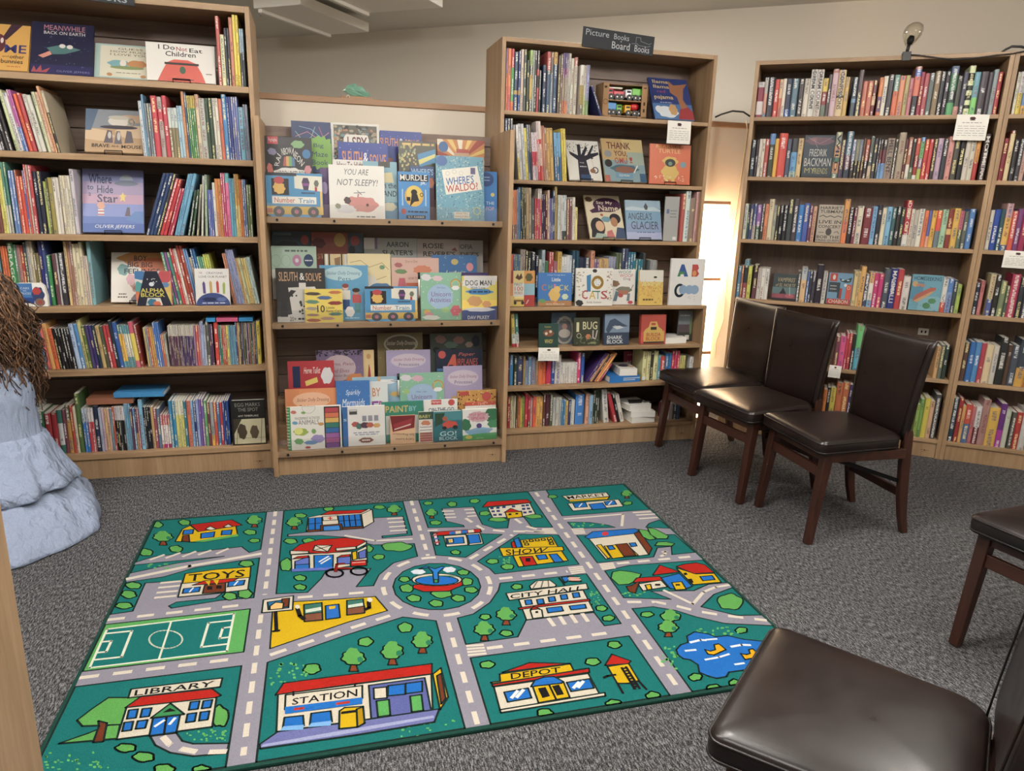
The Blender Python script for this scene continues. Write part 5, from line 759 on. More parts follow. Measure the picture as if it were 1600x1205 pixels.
fl(ZN[0], G8, 996, 1164, 650, WN + .012, 5, .020, 'd8b040', 'r dcd8ca 0 0 1 .35;r e0b83c 0 .42 1 1;r dcc468 0 .33 1 .45;N d8a028 60 .03 .025 0 .3 1 .7 2;N c8883c 40 .02 .02 0 .45 .6 .75 3;b 3c3424 .66 .2 .07 .03;N 6a5030 24 .012 .02 .6 .4 1 .95 5;G 6a4c20 .16 .8 .6 .88', 'white and gold meadow board book on the fourth middle shelf', group=BB)
fl(ZN[0], G8, 1207, 1438, 568, WN + .012, 1, .016, 'dedad4', 'r e2dfda 0 0 1 1;p 2c58a0 .2 .38 .3 .12 .38 .12 .52 .38 .4 .38 .38 .32 .3 .32 .28 .38;p 3c8848 .2 .38 .26 .27 .42 .28 .4 .33 .3 .33 .28 .38;p c03c30 .62 .38 .62 .12 .78 .12 .82 .2 .78 .25 .84 .32 .78 .38;e d89038 .7 .31 .06 .06;O 2c3c4c .3 .68 .12 .12 .014;e 88a8c8 .4 .66 .12 .1;e 88a8c8 .58 .66 .12 .1;e 88a8c8 .74 .66 .13 .1;N 4a6078 9 .01 .008 .56 .8 .78 .88 4', 'tall white board book with large A B C at the right end, middle bookcase', group=BB, spin=-4)
fl(ZN[1], G9, 290, 432, 168, WN + .012, 5, .014, '20443c', 'r 244a42 0 0 1 1;T d8b848 .3 .1 .62 .17 Peekaboo;b 8a4c30 .5 .4 .26 .16;e d8d0b0 .38 .42 .07 .06;e d8d0b0 .6 .34 .07 .06;TB d8c050 .3 .66 .72 .84 WHO?', 'small dark green board book with yellow WHO on the fifth middle shelf', group=BB)
fl(ZN[1], G9, 380, 560, 88, WN + .09, 4, .012, '3c5870', 'r 42607a 0 0 1 1;e a8a498 .54 .56 .38 .46;e 5c6068 .54 .56 .3 .38;T c8c0b0 .3 .16 .8 .26 THE_LITTLE;b a87868 .54 .44 .1 .1;e b8b0a4 .54 .66 .24 .14', 'slate blue book with grey oval in back of the fifth middle shelf', group=BB)
fl(ZN[1], G9, 546, 736, 125, WN + .03, 5, .016, '343828', 'r 3a3e2c 0 0 1 1;TB d8d0a0 .1 .16 .2 .5 I;TB d8d0a0 .34 .14 .9 .42 BUG;O c8c8a8 .2 .64 .08 .08 .003;L d8c8c8 .006 .74 .46 .74 .72 .84 .76 .9 .46;b c87848 .56 .68 .1 .1;N 6a8058 20 .04 .03 .05 .7 .95 .95 3;b 8a9058 .75 .9 .12 .04', 'dark olive board book with cream BUG lettering on the fifth shelf', group=BB)
fl(ZN[1], G9, 772, 952, 98, WN + .03, 5, .028, '3c5068', 'r 7890a8 0 0 1 .7;r 34445c 0 .6 1 1;p 3c5068 .05 .5 .2 .2 .4 .14 .7 .3 .95 .4 .7 .42 .4 .36 .14 .64;p c8ccd0 .3 .4 .6 .38 .8 .44 .5 .5;TB d8dcd8 .1 .7 .72 .82 SHARK;TB d8dcd8 .1 .84 .76 .96 BLOCK', 'blue grey board book with shark on the fifth middle shelf', group=BB)
fl(ZN[1], G9, 1040, 1220, 102, WN + .03, 5, .028, 'b83c30', 'r c04434 0 0 1 .6;r d8a838 .1 .56 .94 .92;p d8b040 .36 .24 .62 .24 .7 .42 .86 .52 .86 .62 .14 .62 .14 .52 .3 .42;r 3c3028 .38 .42 .62 .52;r c04434 .4 .28 .58 .36;TB b03428 .22 .62 .8 .74 BUILDA;TB b03428 .2 .76 .8 .88 BLOCK;r 4a3830 .1 .92 .94 .98', 'red board book with yellow digger on the fifth middle shelf', group=BB)
fl(ZN[1], G9, 1310, 1412, 72, WN + .09, 4, .012, '5a6068', 'r 78848c 0 0 1 .45;r 5a4a50 0 .45 1 .75;r 3c4038 0 .7 1 1;G c8ccd0 .1 .12 .8 .2;r d0ccc4 .5 .8 .8 .95;b 6a8050 .9 .5 .1 .3', 'grey and plum book at the right end of the fifth middle shelf', group=BB)
fl(ZN[2], (790, 545, .2), 920, 1052, 18, WN + .215, 4, .014, '981c44', 'r a0204a 0 0 1 1;G d8a0b0 .2 .12 .8 .2;TB d8b0b8 .2 .42 .9 .58 MAD;TB d8b0b8 .3 .66 .8 .8 OR', 'crimson book facing out behind the lying books on the sixth shelf', name='chapter_book')

# ---- right bookcase
def fr_(z, *a, **k): return face(FR, z, *a, name='novel', group='novels shown face-out', **k)
fr_(ZR[1], (1160, 195, .13125), 692, 1048, 125, WR + .02, 4, .03, '2a3644', 'r 2c3a48 0 0 1 1;b 6a4858 .5 .14 .44 .1;b 8a5a60 .3 .1 .1 .05;L b08088 .002 .1 .05 .5 .2 .9 .05;L b08088 .002 .3 .1 .45 .3;T c8c8c0 .2 .33 .78 .5 FREDRIK;T c8c8c0 .06 .54 .94 .74 BACKMAN;T b0a860 .1 .78 .46 .9 MY;T b0a860 .38 .78 .86 .92 FRIENDS;r 24303c 0 .95 1 1', 'dark slate novel facing out with tall handwritten lettering, second right shelf')
fr_(ZR[2], (1145, 300, .125), 1025, 1332, 162, WR + .02, 4, .03, 'b0a090', 'r b4a694 0 0 1 1;TB 3c3430 .06 .04 .94 .12 HARRIET;TB 3c3430 .06 .14 .96 .22 TUBMAN;L 4a4038 .004 .06 .32 .2 .28 .34 .33 .5 .29 .66 .33 .8 .29 .94 .32;TB 3c3430 .06 .41 .96 .5 LIVE_IN;TB 3c3430 .06 .54 .96 .62 CONCERT;e 4a4440 .5 .72 .12 .1;L 4a4038 .003 .1 .74 .3 .74;L 4a4038 .003 .72 .74 .84 .7 .92 .76;TB 3c3430 .04 .82 .96 .9 BOB_THE;TB 3c3430 .04 .92 .96 .985 DRAG_QUEEN', 'stone coloured novel facing out with bold black lettering, third right shelf')
fr_(ZR[3], (1140, 395, .125), 518, 812, 265, WR + .02, 4, .025, '344044', 'r 38464a 0 0 1 1;r 5a7c80 0 .5 1 .75;r 8a4a58 0 .75 1 .92;r 2c2c34 0 .92 1 1;TI b8a878 .2 .14 .92 .3 VAMPIRES;TI b8a878 .12 .36 .96 .48 of_EL_NORTE;p 2c2830 .3 .75 .4 .62 .44 .5 .52 .62 .6 .75;b a04858 .3 .84 .2 .08;b b85868 .75 .82 .18 .08;L a8c8c8 .003 .72 .48 .76 .8', 'dark novel with pink misty landscape facing out on the fourth right shelf')
fr_(ZR[3], (1140, 395, .125), 1198, 1500, 255, WR + .02, 4, .03, '5a8ab0', 'r 6a98b8 0 0 1 1;r c03c2c .06 .02 .36 .27;e d8d0c0 .22 .14 .06 .08;p 2c4040 .44 .16 .66 .22 .95 .12 .9 .28 .7 .3 .5 .26;e c8d0d0 .58 .22 .06 .02;e c8d0d0 .8 .22 .06 .02;r 3c4850 .04 .3 .42 .62;G c8c8b8 .1 .4 .36 .44;G c8c8b8 .1 .5 .36 .54;r a03c30 .5 .48 .6 .82;r 2c4850 .42 .3 .5 .8;r d04830 .76 .36 .98 .82;O e0c8a0 .86 .46 .05 .05 .003;e d0d8d8 .72 .38 .06 .05;r b83428 .02 .83 .98 1;TB d8c8b0 .1 .85 .9 .97 CHABON', 'red and blue collage novel facing out on the fourth right shelf')
fr_(ZR[3], (1330, 395, .16875), 522, 806, 205, WR + .02, 4, .03, '5a9ab0', 'r 62a2b6 0 0 1 1;r 4a8ca8 0 .2 .4 .7;r 78b0c0 .3 .6 1 1;TB 2c4858 .06 .05 .94 .16 HOMESEEKING;e c8a060 .12 .27 .09 .08;b b88068 .3 .3 .14 .05;p b85c48 .1 .72 .2 .56 .6 .36 .8 .34 .8 .42 .5 .62 .2 .78;p c89860 .14 .74 .4 .6 .7 .44 .8 .42 .6 .58 .24 .78;b 4a8858 .74 .72 .12 .08 7;b 4a8858 .58 .86 .12 .09 7;N 3c7890 20 .03 .008 0 .3 1 1 3', 'turquoise novel with drifting boat facing out at the fourth right shelf end')

# ================================================================ the town rug
RG_O, RG_T, RG_W, RG_H, RG_Z = Vector((-1.4857, 2.7549, 0)), 0.2661, 2.1319, 1.5011, 0.011
rg = Fr(RG_T); rug_a, rug_b = rg.a, -rg.n
def rug_map(x, y):
    d = on_floor(x, y, RG_Z) - RG_O; return (min(RG_W - .012, max(.012, d.dot(rug_a))), -min(RG_H - .012, max(.012, d.dot(rug_b))))
mb = MB(); g0 = hx('1d4038')
def rr(i, z): return [(i, -i, z), (RG_W - i, -i, z), (RG_W - i, -RG_H + i, z), (i, -RG_H + i, z)]
mb.rings([rr(0, 0.0), rr(-.001, .006), rr(0, .010), rr(.006, RG_Z)], True, True, 0, g0, False)
rug = mb.build('play_rug', 'rug_pile', colors=True); rug.location = RG_O; rug.rotation_euler = (0, 0, RG_T)
tag(rug, 'green rectangular play rug printed with a town of roads and buildings', 'rug')
A = Art(rug_map, 0.00005, 0.85, 1.0); A.lw = 0.0055; A.z = RG_Z + 0.0003
TEAL = '1b6b68'; GR = '8b8894'
Zs = {1: 'Z 60 760 .225', 2: 'Z 60 930 .22828', 3: 'Z 380 760 .1875', 4: 'Z 380 900 .25316', 5: 'Z 600 750 .1875', 6: 'Z 850 740 .2375', 7: 'Z 700 880 .1992', 8: 'Z 920 900 .19375'}
A.draw('Z 0 0 1;p %s 100 700 1500 600 1700 1100 -100 1500' % GR)
z0 = A.z
def blk(k, pts, col=TEAL): A.z = z0; A.draw(Zs[k] + ';P %s %s' % (col, pts))
blk(1, '795 235 1585 172 1543 440 1465 460 1412 420 800 490 655 530')
blk(1, '645 550 830 530 1290 487 960 535 625 605')
blk(1, '605 668 870 630 1090 565 1535 497 1495 775 1270 792 925 847 905 832 960 805 1230 778 1280 742 970 772 1005 655 742 672 655 868 488 892')
blk(2, '440 205 1450 95 1405 390 290 525', '5aa058')
blk(2, '245 630 1390 485 1272 1240 -160 1430')
blk(3, '340 197 1330 125 1408 408 1160 432 1158 415 1368 395 1330 250 1085 265 1000 350 530 383 372 402 372 418 640 410 850 425 1080 490 1425 478 1452 585 1250 640 1130 740 1085 830 942 838 1065 685 690 705 650 770 535 885 275 897')
blk(5, '290 170 1200 100 1405 395 1232 395 1165 310 1045 318 1030 402 930 405 820 372 745 225 483 240 520 345 660 378 668 392 368 400')
blk(5, '385 435 985 455 680 647 432 628')
blk(5, '1125 452 1452 460 1625 705 925 785 880 740 780 680')
blk(7, '410 158 1085 85 1357 475 1228 493 1145 388 612 448 547 580 140 638 75 432 200 400 330 310 395 215')
A.z = z0; A.draw('Z 0 0 1;P %s 735 1028.5 983 994 1054.5 1098 772 1148' % TEAL)
blk(4, '150 535 640 365 985 255 1190 278 1382 990 75 1200')
blk(4, '185 165 310 160 500 150 815 128 890 215 650 285 165 450', 'c8a51c')
blk(6, '10 105 527 66 700 237 120 280'); blk(6, '155 320 300 322 420 340 468 355 190 362'); blk(6, '670 355 690 330 760 305 835 360')
blk(6, '215 408 860 402 1005 518 842 535 838 480 745 490 720 550 350 588')
blk(6, '400 642 560 605 1045 570 1205 718 1080 730 985 772 700 775 835 828 525 818')
blk(8, '905 250 1010 150 1165 95 1400 315 1200 320 1050 285')
blk(8, '350 265 520 250 700 280 860 330 1100 385 1480 403 1925 790 870 982')
A.z = z0; A.draw(Zs[5] + ';E %s 440 890 365 195' % TEAL)
# lane marks
z1 = A.z = z0 + .0003; CR = 'd2c8b8'
A.draw('Z 0 0 1')
for pts in ('430.6 798 413.7 929.7', '407.8 961 380 1181', '642.5 782.5 668.7 868.7', '837 769.7 850 787.5 976 958.5 1068 1087', '700 973 748 1139', '168 969 379.5 945.6', '124 1059.7 366 1030', '421.8 1024 519 991 616.7 960', '465 934 582.5 925', '780 904.7 887 893.4', '760.8 1013.5 953 989',
            '980 941 1024 941 1056 947 1087 955 1130 962 1199 969.7', '964 881 1091 869', '734 873.7 800.6 836', '727.5 810 753.7 827 787.5 830.6 849 830.6', '805 811 820 822 849 830'):
    A.z = z1; A.draw('D %s .015 .05 .036 %s' % (CR, pts))
A.z = z1; A.draw(Zs[5]); A.line(CR, A.ell(CR, 440, 890, 447, 243, n=48), .016, True, (.055, .05))
def solid(k, w, *ls):
    A.draw(Zs[k])
    for l in ls: A.z = z1; A.draw('L %s %s %s' % (CR, w, l))
solid(1, .018, '610 645 1050 555 1540 470')
solid(1, .012, '780 510 870 478', '890 498 980 465', '1005 488 1090 455', '1115 475 1195 447', '1240 468 1315 435', '855 672 985 660', '840 705 975 692', '828 740 960 728', '812 775 950 762')
solid(3, .011, '1205 272 1325 265', '1215 303 1335 296', '1222 340 1345 332', '1230 373 1360 365', '850 412 1100 455 1405 440')
solid(5, .011, '490 262 575 260', '505 288 585 285', '515 315 595 312', '675 250 745 246', '690 278 755 274', '700 305 765 300', '370 425 440 420', '1180 425 1330 440')
solid(6, .012, '135 300 520 268 512 345', '590 258 700 252', '610 275 725 268', '630 298 745 290', '790 770 980 860 1050 780 1130 748 1215 735', '770 545 795 535 800 515 780 517')
solid(7, .014, '790 437 830 490', '880 425 915 478', '968 412 1005 465', '1055 400 1095 455')
def zebra(k, q):   # crossing of four bars between two edges: corners TL TR BR BL
    v = [float(t) for t in q.split()]; A.draw(Zs[k])
    for j in range(4):
        f = (j + .5) / 4; g = (v[0] + (v[6] - v[0]) * f, v[1] + (v[7] - v[1]) * f, v[2] + (v[4] - v[2]) * f, v[3] + (v[5] - v[3]) * f)
        A.z = z1; A.draw('L %s .010 %g %g %g %g' % ((CR,) + g))
zebra(7, '148 640 270 632 298 722 165 735'); zebra(7, '945 32 1050 22 1075 78 975 90'); zebra(7, '1190 5 1290 -5 1310 45 1215 55'); zebra(6, '180 362 255 358 270 398 205 402'); zebra(5, '1320 405 1400 402 1440 450 1335 450')
# soccer pitch
A.z = z1; A.draw(Zs[2] + ''';p %s 470 235 1340 128 1290 385 350 500;L d8dcc8 .007 470 235 1340 128 1290 385 350 500 470 235;L d8dcc8 .006 910 180 825 440;O d8dcc8 872 305 114 62 .005
L d8dcc8 .008 465 265 640 247 570 425 385 445;L d8dcc8 .008 440 322 500 316 465 390 405 396;L d8dcc8 .008 1330 174 1165 192 1115 358 1298 336;L d8dcc8 .008 1316 220 1262 228 1240 298 1302 290''' % TEAL)
A.z = z1; A.draw(Zs[2] + ';P %s 765 968 945 945 985 1000 1060 1020 1305 1016 1288 1085 1060 1105 900 1080 800 1030' % GR); A.draw('D %s .016 .045 .03 850 970 900 1025 980 1055 1100 1078 1290 1072' % CR)
# shrubs: zoom, then x y w h
BU = '5c9c50'
SH = {1: '825 268 75 45 1015 252 80 40 745 460 100 50 955 436 95 46 1470 320 85 38 1500 378 80 28 660 690 105 48 628 752 108 54 595 830 112 48 1445 538 95 46 1330 765 100 50 1435 748 105 62',
      2: '598 1048 135 62 720 1110 140 72 862 1192 135 70 1118 1200 120 70 1240 830 120 150',
      3: '712 190 85 36 478 245 95 40 55 385 95 45 95 455 100 32 395 458 110 45 545 455 110 40 1280 505 240 80 1130 590 95 45 1040 522 90 55 475 765 100 50 475 842 100 50 40 895 90 75 360 655 110 100 1135 175 90 36 1540 142 80 30',
      4: '755 408 95 55 1000 320 95 58 425 575 105 65',
      5: '360 195 80 38 568 203 82 40 755 177 85 36 430 358 90 40 840 280 90 40 950 332 150 36 1245 305 150 36 965 380 85 38 1285 355 85 38 597 605 80 38 905 680 95 46 1030 725 100 50 170 830 95 44 660 772 95 48 190 905 120 66 690 850 105 60 725 918 110 52 480 945 180 80 250 988 120 58 435 1030 115 58 620 988 110 58 1108 892 95 44 1405 140 75 30',
      6: '55 152 60 28 550 196 60 26 1225 845 175 100 378 888 75 38', 7: '545 188 88 42 292 424 92 42 458 552 98 50 1205 356 92 44 1258 434 96 46 308 798 112 60 1135 775 112 62 1305 642 106 58 1300 1105 120 70 762 1178 125 70',
      8: '470 312 100 46 1230 440 100 48 860 818 108 60 1010 908 115 66 520 972 122 72 1170 865 80 60 205 1035 128 76'}
placed = []
def fresh(x, y):       # the enlarged views overlap: keep each plant once
    p = Vector(A.P(x, y))
    if any((p - q).length < 13 for q in placed): return False
    placed.append(p); return True
for k, st in SH.items():
    v = [float(t) for t in st.split()]; A.draw(Zs[k])
    for i in range(0, len(v), 4):
        if fresh(v[i], v[i + 1]): A.z = z1; A.draw('B %s %g %g %g %g 5' % (BU, v[i], v[i + 1], v[i + 2] / 2, v[i + 3] / 2))
# trees: x y (crown centre) w h
TR_ = {1: '865 355 140 75 1500 240 120 62', 3: '85 295 150 80 425 305 140 75 1258 195 130 65 1570 225 100 60', 4: '680 510 150 110 920 470 150 110 1105 405 140 100', 5: '85 255 125 70 415 280 125 70', 6: '545 135 85 40', 7: '455 410 165 105 285 525 165 115', 8: '660 330 170 95 640 420 170 100'}
for k, st in TR_.items():
    v = [float(t) for t in st.split()]; A.draw(Zs[k])
    for i in range(0, len(v), 4):
        x, y, w, h = v[i:i + 4]; A.z = z1 + .00025
        if not fresh(x, y): continue
        A.draw('P 7a3c24 %g %g %g %g %g %g %g %g' % (x - w * .1, y + h * .38, x + w * .12, y + h * .38, x + w * .2, y + h * .74, x - w * .18, y + h * .74))
        A.draw('B %s %g %g %g %g 7' % (BU, x, y - h * .02, w * .46, h * .42)); A.draw('b %s %g %g %g %g 6' % (BU, x - w * .02, y - h * .3, w * .26, h * .3)); A.draw('b 2c7458 %g %g %g %g 5' % (x + w * .28, y + h * .08, w * .12, h * .16))
for k, q in ((2, '30 12 9 40 1080 480 1200 1'), (2, '26 11 8 1010 920 1290 1000 2'), (4, '34 11 9 165 540 400 690 3'), (4, '26 10 8 960 880 1340 1060 4'), (7, '22 9 7 1115 220 1190 330 5'), (8, '20 16 9 870 415 1220 490 6'), (8, '18 18 12 590 560 770 760 7'), (6, '12 10 5 180 325 400 350 8'), (6, '10 12 6 520 780 680 810 9'), (5, '16 9 6 960 640 1050 700 2'), (1, '12 14 5 700 540 980 575 3')):
    A.z = z1 + .00015; A.draw(Zs[k] + ';N 5fa860 ' + q)
def bld(k, code): A.z = z1 + .0008; A.draw(Zs[k] + ';' + code)
W_, RD, YL, BL_, BR_, DK = 'cdc4b2', 'a8241c', 'c8a51c', '2468b4', '6a3420', '1c1a1a'
bld(1, f'P {YL} 950 385 1000 300 1055 275 1110 315 1370 270 1385 345 1100 385 1090 390;P {RD} 1055 270 1345 235 1415 272 1110 318;P {BL_} 1010 308 1078 302 1072 332 1002 338;P {BR_} 995 385 1005 345 1045 340 1050 388;P {BL_} 1130 330 1225 318 1218 355 1128 365;P {BL_} 1275 312 1345 305 1338 338 1270 342;P {W_} 1160 300 1195 280 1235 300 1195 308;P {W_} 1285 285 1320 265 1350 283 1315 290;p {BU} 1070 388 1200 365 1385 335 1390 350 1150 390')
bld(1, f'P {W_} 995 675 1470 610 1455 720 1290 740 970 772;P {YL} 1020 610 1240 580 1475 563 1470 635 1000 678;QB {DK} 1045 615 1440 580 1430 632 1035 665 TOYS;P {RD} 1070 690 1150 660 1390 640 1340 670;P {BR_} 1155 690 1300 672 1298 735 1140 748;p {YL} 1160 662 1195 658 1185 695;p {YL} 1215 655 1255 652 1240 690;P {BL_} 1010 715 1125 702 1115 735 1000 748;P {BL_} 1320 668 1435 655 1425 688 1315 702;r {DK} 1172 698 1208 722;r {DK} 1235 692 1272 715;L d8e0e0 .006 1050 738 1075 710;L d8e0e0 .006 1360 692 1385 664')
bld(2, f'P {BU} 265 860 370 780 480 705 590 705 700 700 690 860 560 890 300 900;P {BU} 140 1020 340 950 480 895 560 890 540 985;P {BR_} 375 1012 415 900 410 865 470 880 445 1005;P {W_} 605 770 1220 700 1190 905 535 992;P {RD} 595 775 700 700 1190 645 1250 690 1215 705;P {W_} 635 648 1260 572 1245 632 615 708;QB {DK} 665 655 1210 590 1190 630 655 695 LIBRARY;P {BL_} 620 793 682 785 668 845 606 852;P {BL_} 712 784 776 777 758 835 698 842;P {BL_} 588 878 650 870 636 930 574 938;P {BL_} 680 868 748 860 732 915 666 922;P {BL_} 1042 738 1104 730 1092 785 1030 792;P {BL_} 1130 730 1192 722 1178 775 1118 782;P {BL_} 1022 820 1082 812 1070 870 1010 878;P {BL_} 1110 808 1172 800 1160 858 1100 866;P {BL_} 785 850 970 828 945 945 760 970;P 3c8450 770 848 905 748 1000 822;p {DK} 850 812 900 780 945 800;L {DK} .006 878 840 860 958;L d8e0e0 .008 800 905 860 865;L d8e0e0 .008 900 890 935 850')
bld(3, f'P {W_} 540 262 650 240 1060 190 1085 300 1000 350 525 380;P {RD} 640 243 720 210 1035 198 980 225;P {W_} 985 235 1075 195 1088 300 1000 348;P {BL_} 545 270 655 262 660 330 640 365 542 368;P {BL_} 790 250 975 236 990 335 800 345;P {BR_} 530 370 1000 338 1002 352 530 384;P {BR_} 645 328 820 315 830 365 645 375;P 3c7cc0 665 338 805 328 812 368 668 376;P {W_} 660 258 785 248 790 282 665 292;r c02c24 705 268 745 274;r c02c24 720 258 732 284;L {DK} .005 600 268 600 365;L {DK} .005 545 318 655 310;L {DK} .005 835 246 845 340;L {DK} .005 880 243 892 336;L {DK} .005 928 240 940 334;L {DK} .005 795 295 980 284')
bld(3, f'P {W_} 400 575 940 545 1030 500 1035 640 760 690 405 712;P {RD} 385 555 470 490 640 445 850 432 1000 450 1028 470 940 530 700 562;P {W_} 390 540 545 545 548 560 392 572;P {W_} 770 520 940 505 942 525 775 542;P {W_} 945 505 1028 460 1026 485 945 528;P {W_} 580 540 600 495 740 495 705 550;L {DK} .005 580 540 740 495;L {DK} .005 600 495 705 550;P {BL_} 590 580 750 575 748 690 592 688;P 5a6ab0 432 630 550 590 552 660 430 690;P 2c68b0 432 660 552 652 552 690 430 698;P {RD} 415 610 455 590 545 582 540 600;P 5a6ab0 785 600 895 580 900 650 785 655;P {RD} 780 600 820 580 895 572 890 590;P {YL} 905 555 945 545 950 610 912 620;P 5a6ab0 960 555 1025 530 1025 600 965 610;p 5a6ab0 405 695 760 680 690 705 405 718;L d8e0e0 .008 635 635 710 590;L d8e0e0 .008 650 650 725 605;O {DK} 762 730 70 32 .008;O {DK} 965 712 68 32 .008;P {RD} 895 630 1025 620 1030 665 895 672;L 7a2018 .012 770 715 780 655 840 650;L 7a2018 .012 770 690 900 690;L d8d0c0 .004 910 645 1015 638')
bld(4, f'P {W_} 125 150 310 125 305 212 115 230;P 2c6c98 150 165 285 145 280 200 155 212;P {BR_} 240 145 285 140 280 190 235 200;P e0b878 165 190 200 165 250 170 245 205 165 212;L {DK} .012 200 225 205 340;L {DK} .010 185 345 222 340;P 3c6c60 375 180 485 168 490 275 378 285;P 7a4c38 378 240 488 228 490 275 378 285;p c8d0c0 385 212 480 195 482 215 386 232;P 2c68b4 508 188 590 178 598 260 510 272;p {YL} 530 192 570 188 568 205 532 210;P 3c6c60 640 155 740 145 750 232 640 245;P 7a4c38 640 205 748 190 750 232 640 245;p c8d0c0 648 185 738 170 740 188 648 202;L {DK} .014 335 205 350 250 375 270;L {DK} .014 755 210 778 200 775 165;b d8d0c0 335 195 16 12;b d8d0c0 782 152 16 14')
bld(4, f'P {W_} 215 735 1160 610 1170 830 790 885 205 965;P {YL} 1170 610 1220 570 1265 750 1215 830;P {BR_} 1195 620 1222 605 1250 760 1222 795;P {RD} 200 738 250 665 1165 545 1165 608 700 668;P 5a6098 775 680 1120 632 1160 835 790 885;P 6a6ea0 100 1045 215 965 600 915 1210 825 1180 905 700 985 105 1070;p 9a9ec0 120 1045 600 960 1175 865 1178 880 600 985 110 1062;P {BL_} 895 682 1000 670 1000 735 892 745;P {BL_} 1003 668 1105 655 1105 718 1003 732;P {W_} 805 698 885 690 888 758 808 765;P 5aa058 822 778 900 768 908 865 832 875;P 5aa058 1030 748 1100 738 1112 835 1040 845;P {W_} 262 740 735 682 735 760 258 830;QB {DK} 305 762 705 702 705 748 300 803 STATION;p {BL_} 258 815 735 755 735 795 258 858;L a83830 .010 320 828 370 822;L a83830 .010 580 795 650 785;P {BL_} 255 880 370 868 375 930 245 945;P {BL_} 420 855 540 840 548 905 412 925;p 78a8d8 225 962 250 935 375 925 370 955;p 78a8d8 400 940 420 915 545 900 540 930;P {YL} 595 840 625 820 740 812 750 915 700 940 592 950;P a88414 700 830 740 815 750 915 705 940;L {DK} .010 612 852 690 842;L {DK} .006 310 720 310 745;L {DK} .006 690 672 690 690')
bld(5, f'P {RD} 245 880 650 830 655 880 540 930 330 935 240 905;E {W_} 440 835 210 52;E {BL_} 440 842 180 38;p 3c7858 290 820 380 800 560 800 620 815 500 805 350 812;P 2c78c4 415 850 405 770 370 735 290 745 350 722 425 745 480 725 560 745 490 740 452 775 455 850;b d0d8e0 285 770 55 22;b d0d8e0 545 752 55 22;P 3c8850 415 835 450 833 452 860 415 862')
bld(5, f'P {W_} 865 235 1215 195 1262 285 1140 310 905 318;P {RD} 820 230 860 185 1190 165 1230 190;P {YL} 1010 275 1145 262 1155 310 1028 325;P {RD} 1000 275 1055 240 1140 268;' + ''.join(f'r 2c3c68 {x} {y} {x + 28} {y + 16};' for x, y in ((885, 232), (935, 228), (985, 222), (1065, 216), (1145, 210), (1180, 207), (895, 258), (938, 255), (1150, 238), (1190, 235), (910, 288), (955, 285), (1160, 268), (1205, 262))) + f'r {DK} 1038 284 1062 298;r {DK} 1095 280 1118 292')
bld(5, f'P {W_} 495 470 690 458 700 545 520 560;P {BL_} 515 490 660 478 668 530 525 540;P {W_} 530 498 575 492 580 525 536 530;e c8a030 552 512 14 10;P {W_} 680 452 800 445 828 535 710 548;P {BL_} 692 462 790 456 808 525 712 535;P {RD} 400 445 470 435 800 412 812 438 450 468;p {BL_} 545 438 590 432 592 455 548 460;p {W_} 595 432 640 428 642 450 598 455;p {BL_} 645 428 690 422 692 445 648 450;p {W_} 700 422 745 418 752 440 704 445;P c8b8c0 405 455 440 450 462 545 432 550;L a83838 .010 412 470 445 460;L 3858a0 .010 420 500 452 490;L a83838 .010 428 530 458 520')
bld(5, f'P {YL} 1135 505 1400 475 1450 560 1160 575;P {YL} 960 570 1490 560 1500 590 990 640;P {YL} 1075 635 1480 595 1535 675 1120 728;QB {DK} 1010 585 1370 565 1340 608 1020 632 SHOW;P {BL_} 1080 500 1120 485 1150 560 1105 570;P {RD} 1060 525 1085 515 1105 570 1070 572;P {RD} 1130 645 1235 640 1275 710 1165 722;r {DK} 1180 655 1220 685;P {BL_} 1265 632 1345 625 1365 662 1290 670;P {BL_} 1375 625 1440 620 1495 685 1420 692;' + ''.join(f'P {YL} {x} {y} {x + 30} {y - 2} {x + 34} {y + 12} {x + 4} {y + 14};' for x, y in ((1160, 512), (1210, 505), (1260, 500), (1310, 495), (1360, 490), (1172, 536), (1372, 508), (1380, 530))))
bld(7, f'P {W_} 555 290 1060 215 1145 380 615 448;P {W_} 455 240 1085 162 1100 205 480 295;QB {DK} 485 250 1065 180 1055 212 490 285 CITY_HALL;P {RD} 552 355 800 320 1110 285 1115 300 820 335 558 368;' + ''.join(f'P {BL_} {x} {y} {x + 50} {y - 6} {x + 60} {y + 30} {x + 10} {y + 36};' for x, y in ((602, 296), (695, 290), (785, 272), (880, 255), (975, 240))) + f'P {BL_} 772 358 890 345 905 380 785 395;P {BL_} 950 342 1075 328 1085 358 965 372;P {W_} 645 378 675 360 735 372 745 430 665 440;P {RD} 645 372 672 345 720 365;r {DK} 685 382 708 398;P {W_} 640 185 690 145 800 140 850 178 840 190 650 208;L 6a6a68 .005 665 205 700 150;L 6a6a68 .005 730 198 745 145;L 6a6a68 .005 790 192 785 145;L {DK} .006 870 120 915 178;P {BL_} 890 118 940 110 950 140 915 158;P c8685c 940 112 1025 115 1045 150 960 148;L {W_} .007 945 125 1030 122;L {W_} .007 950 138 1038 136')
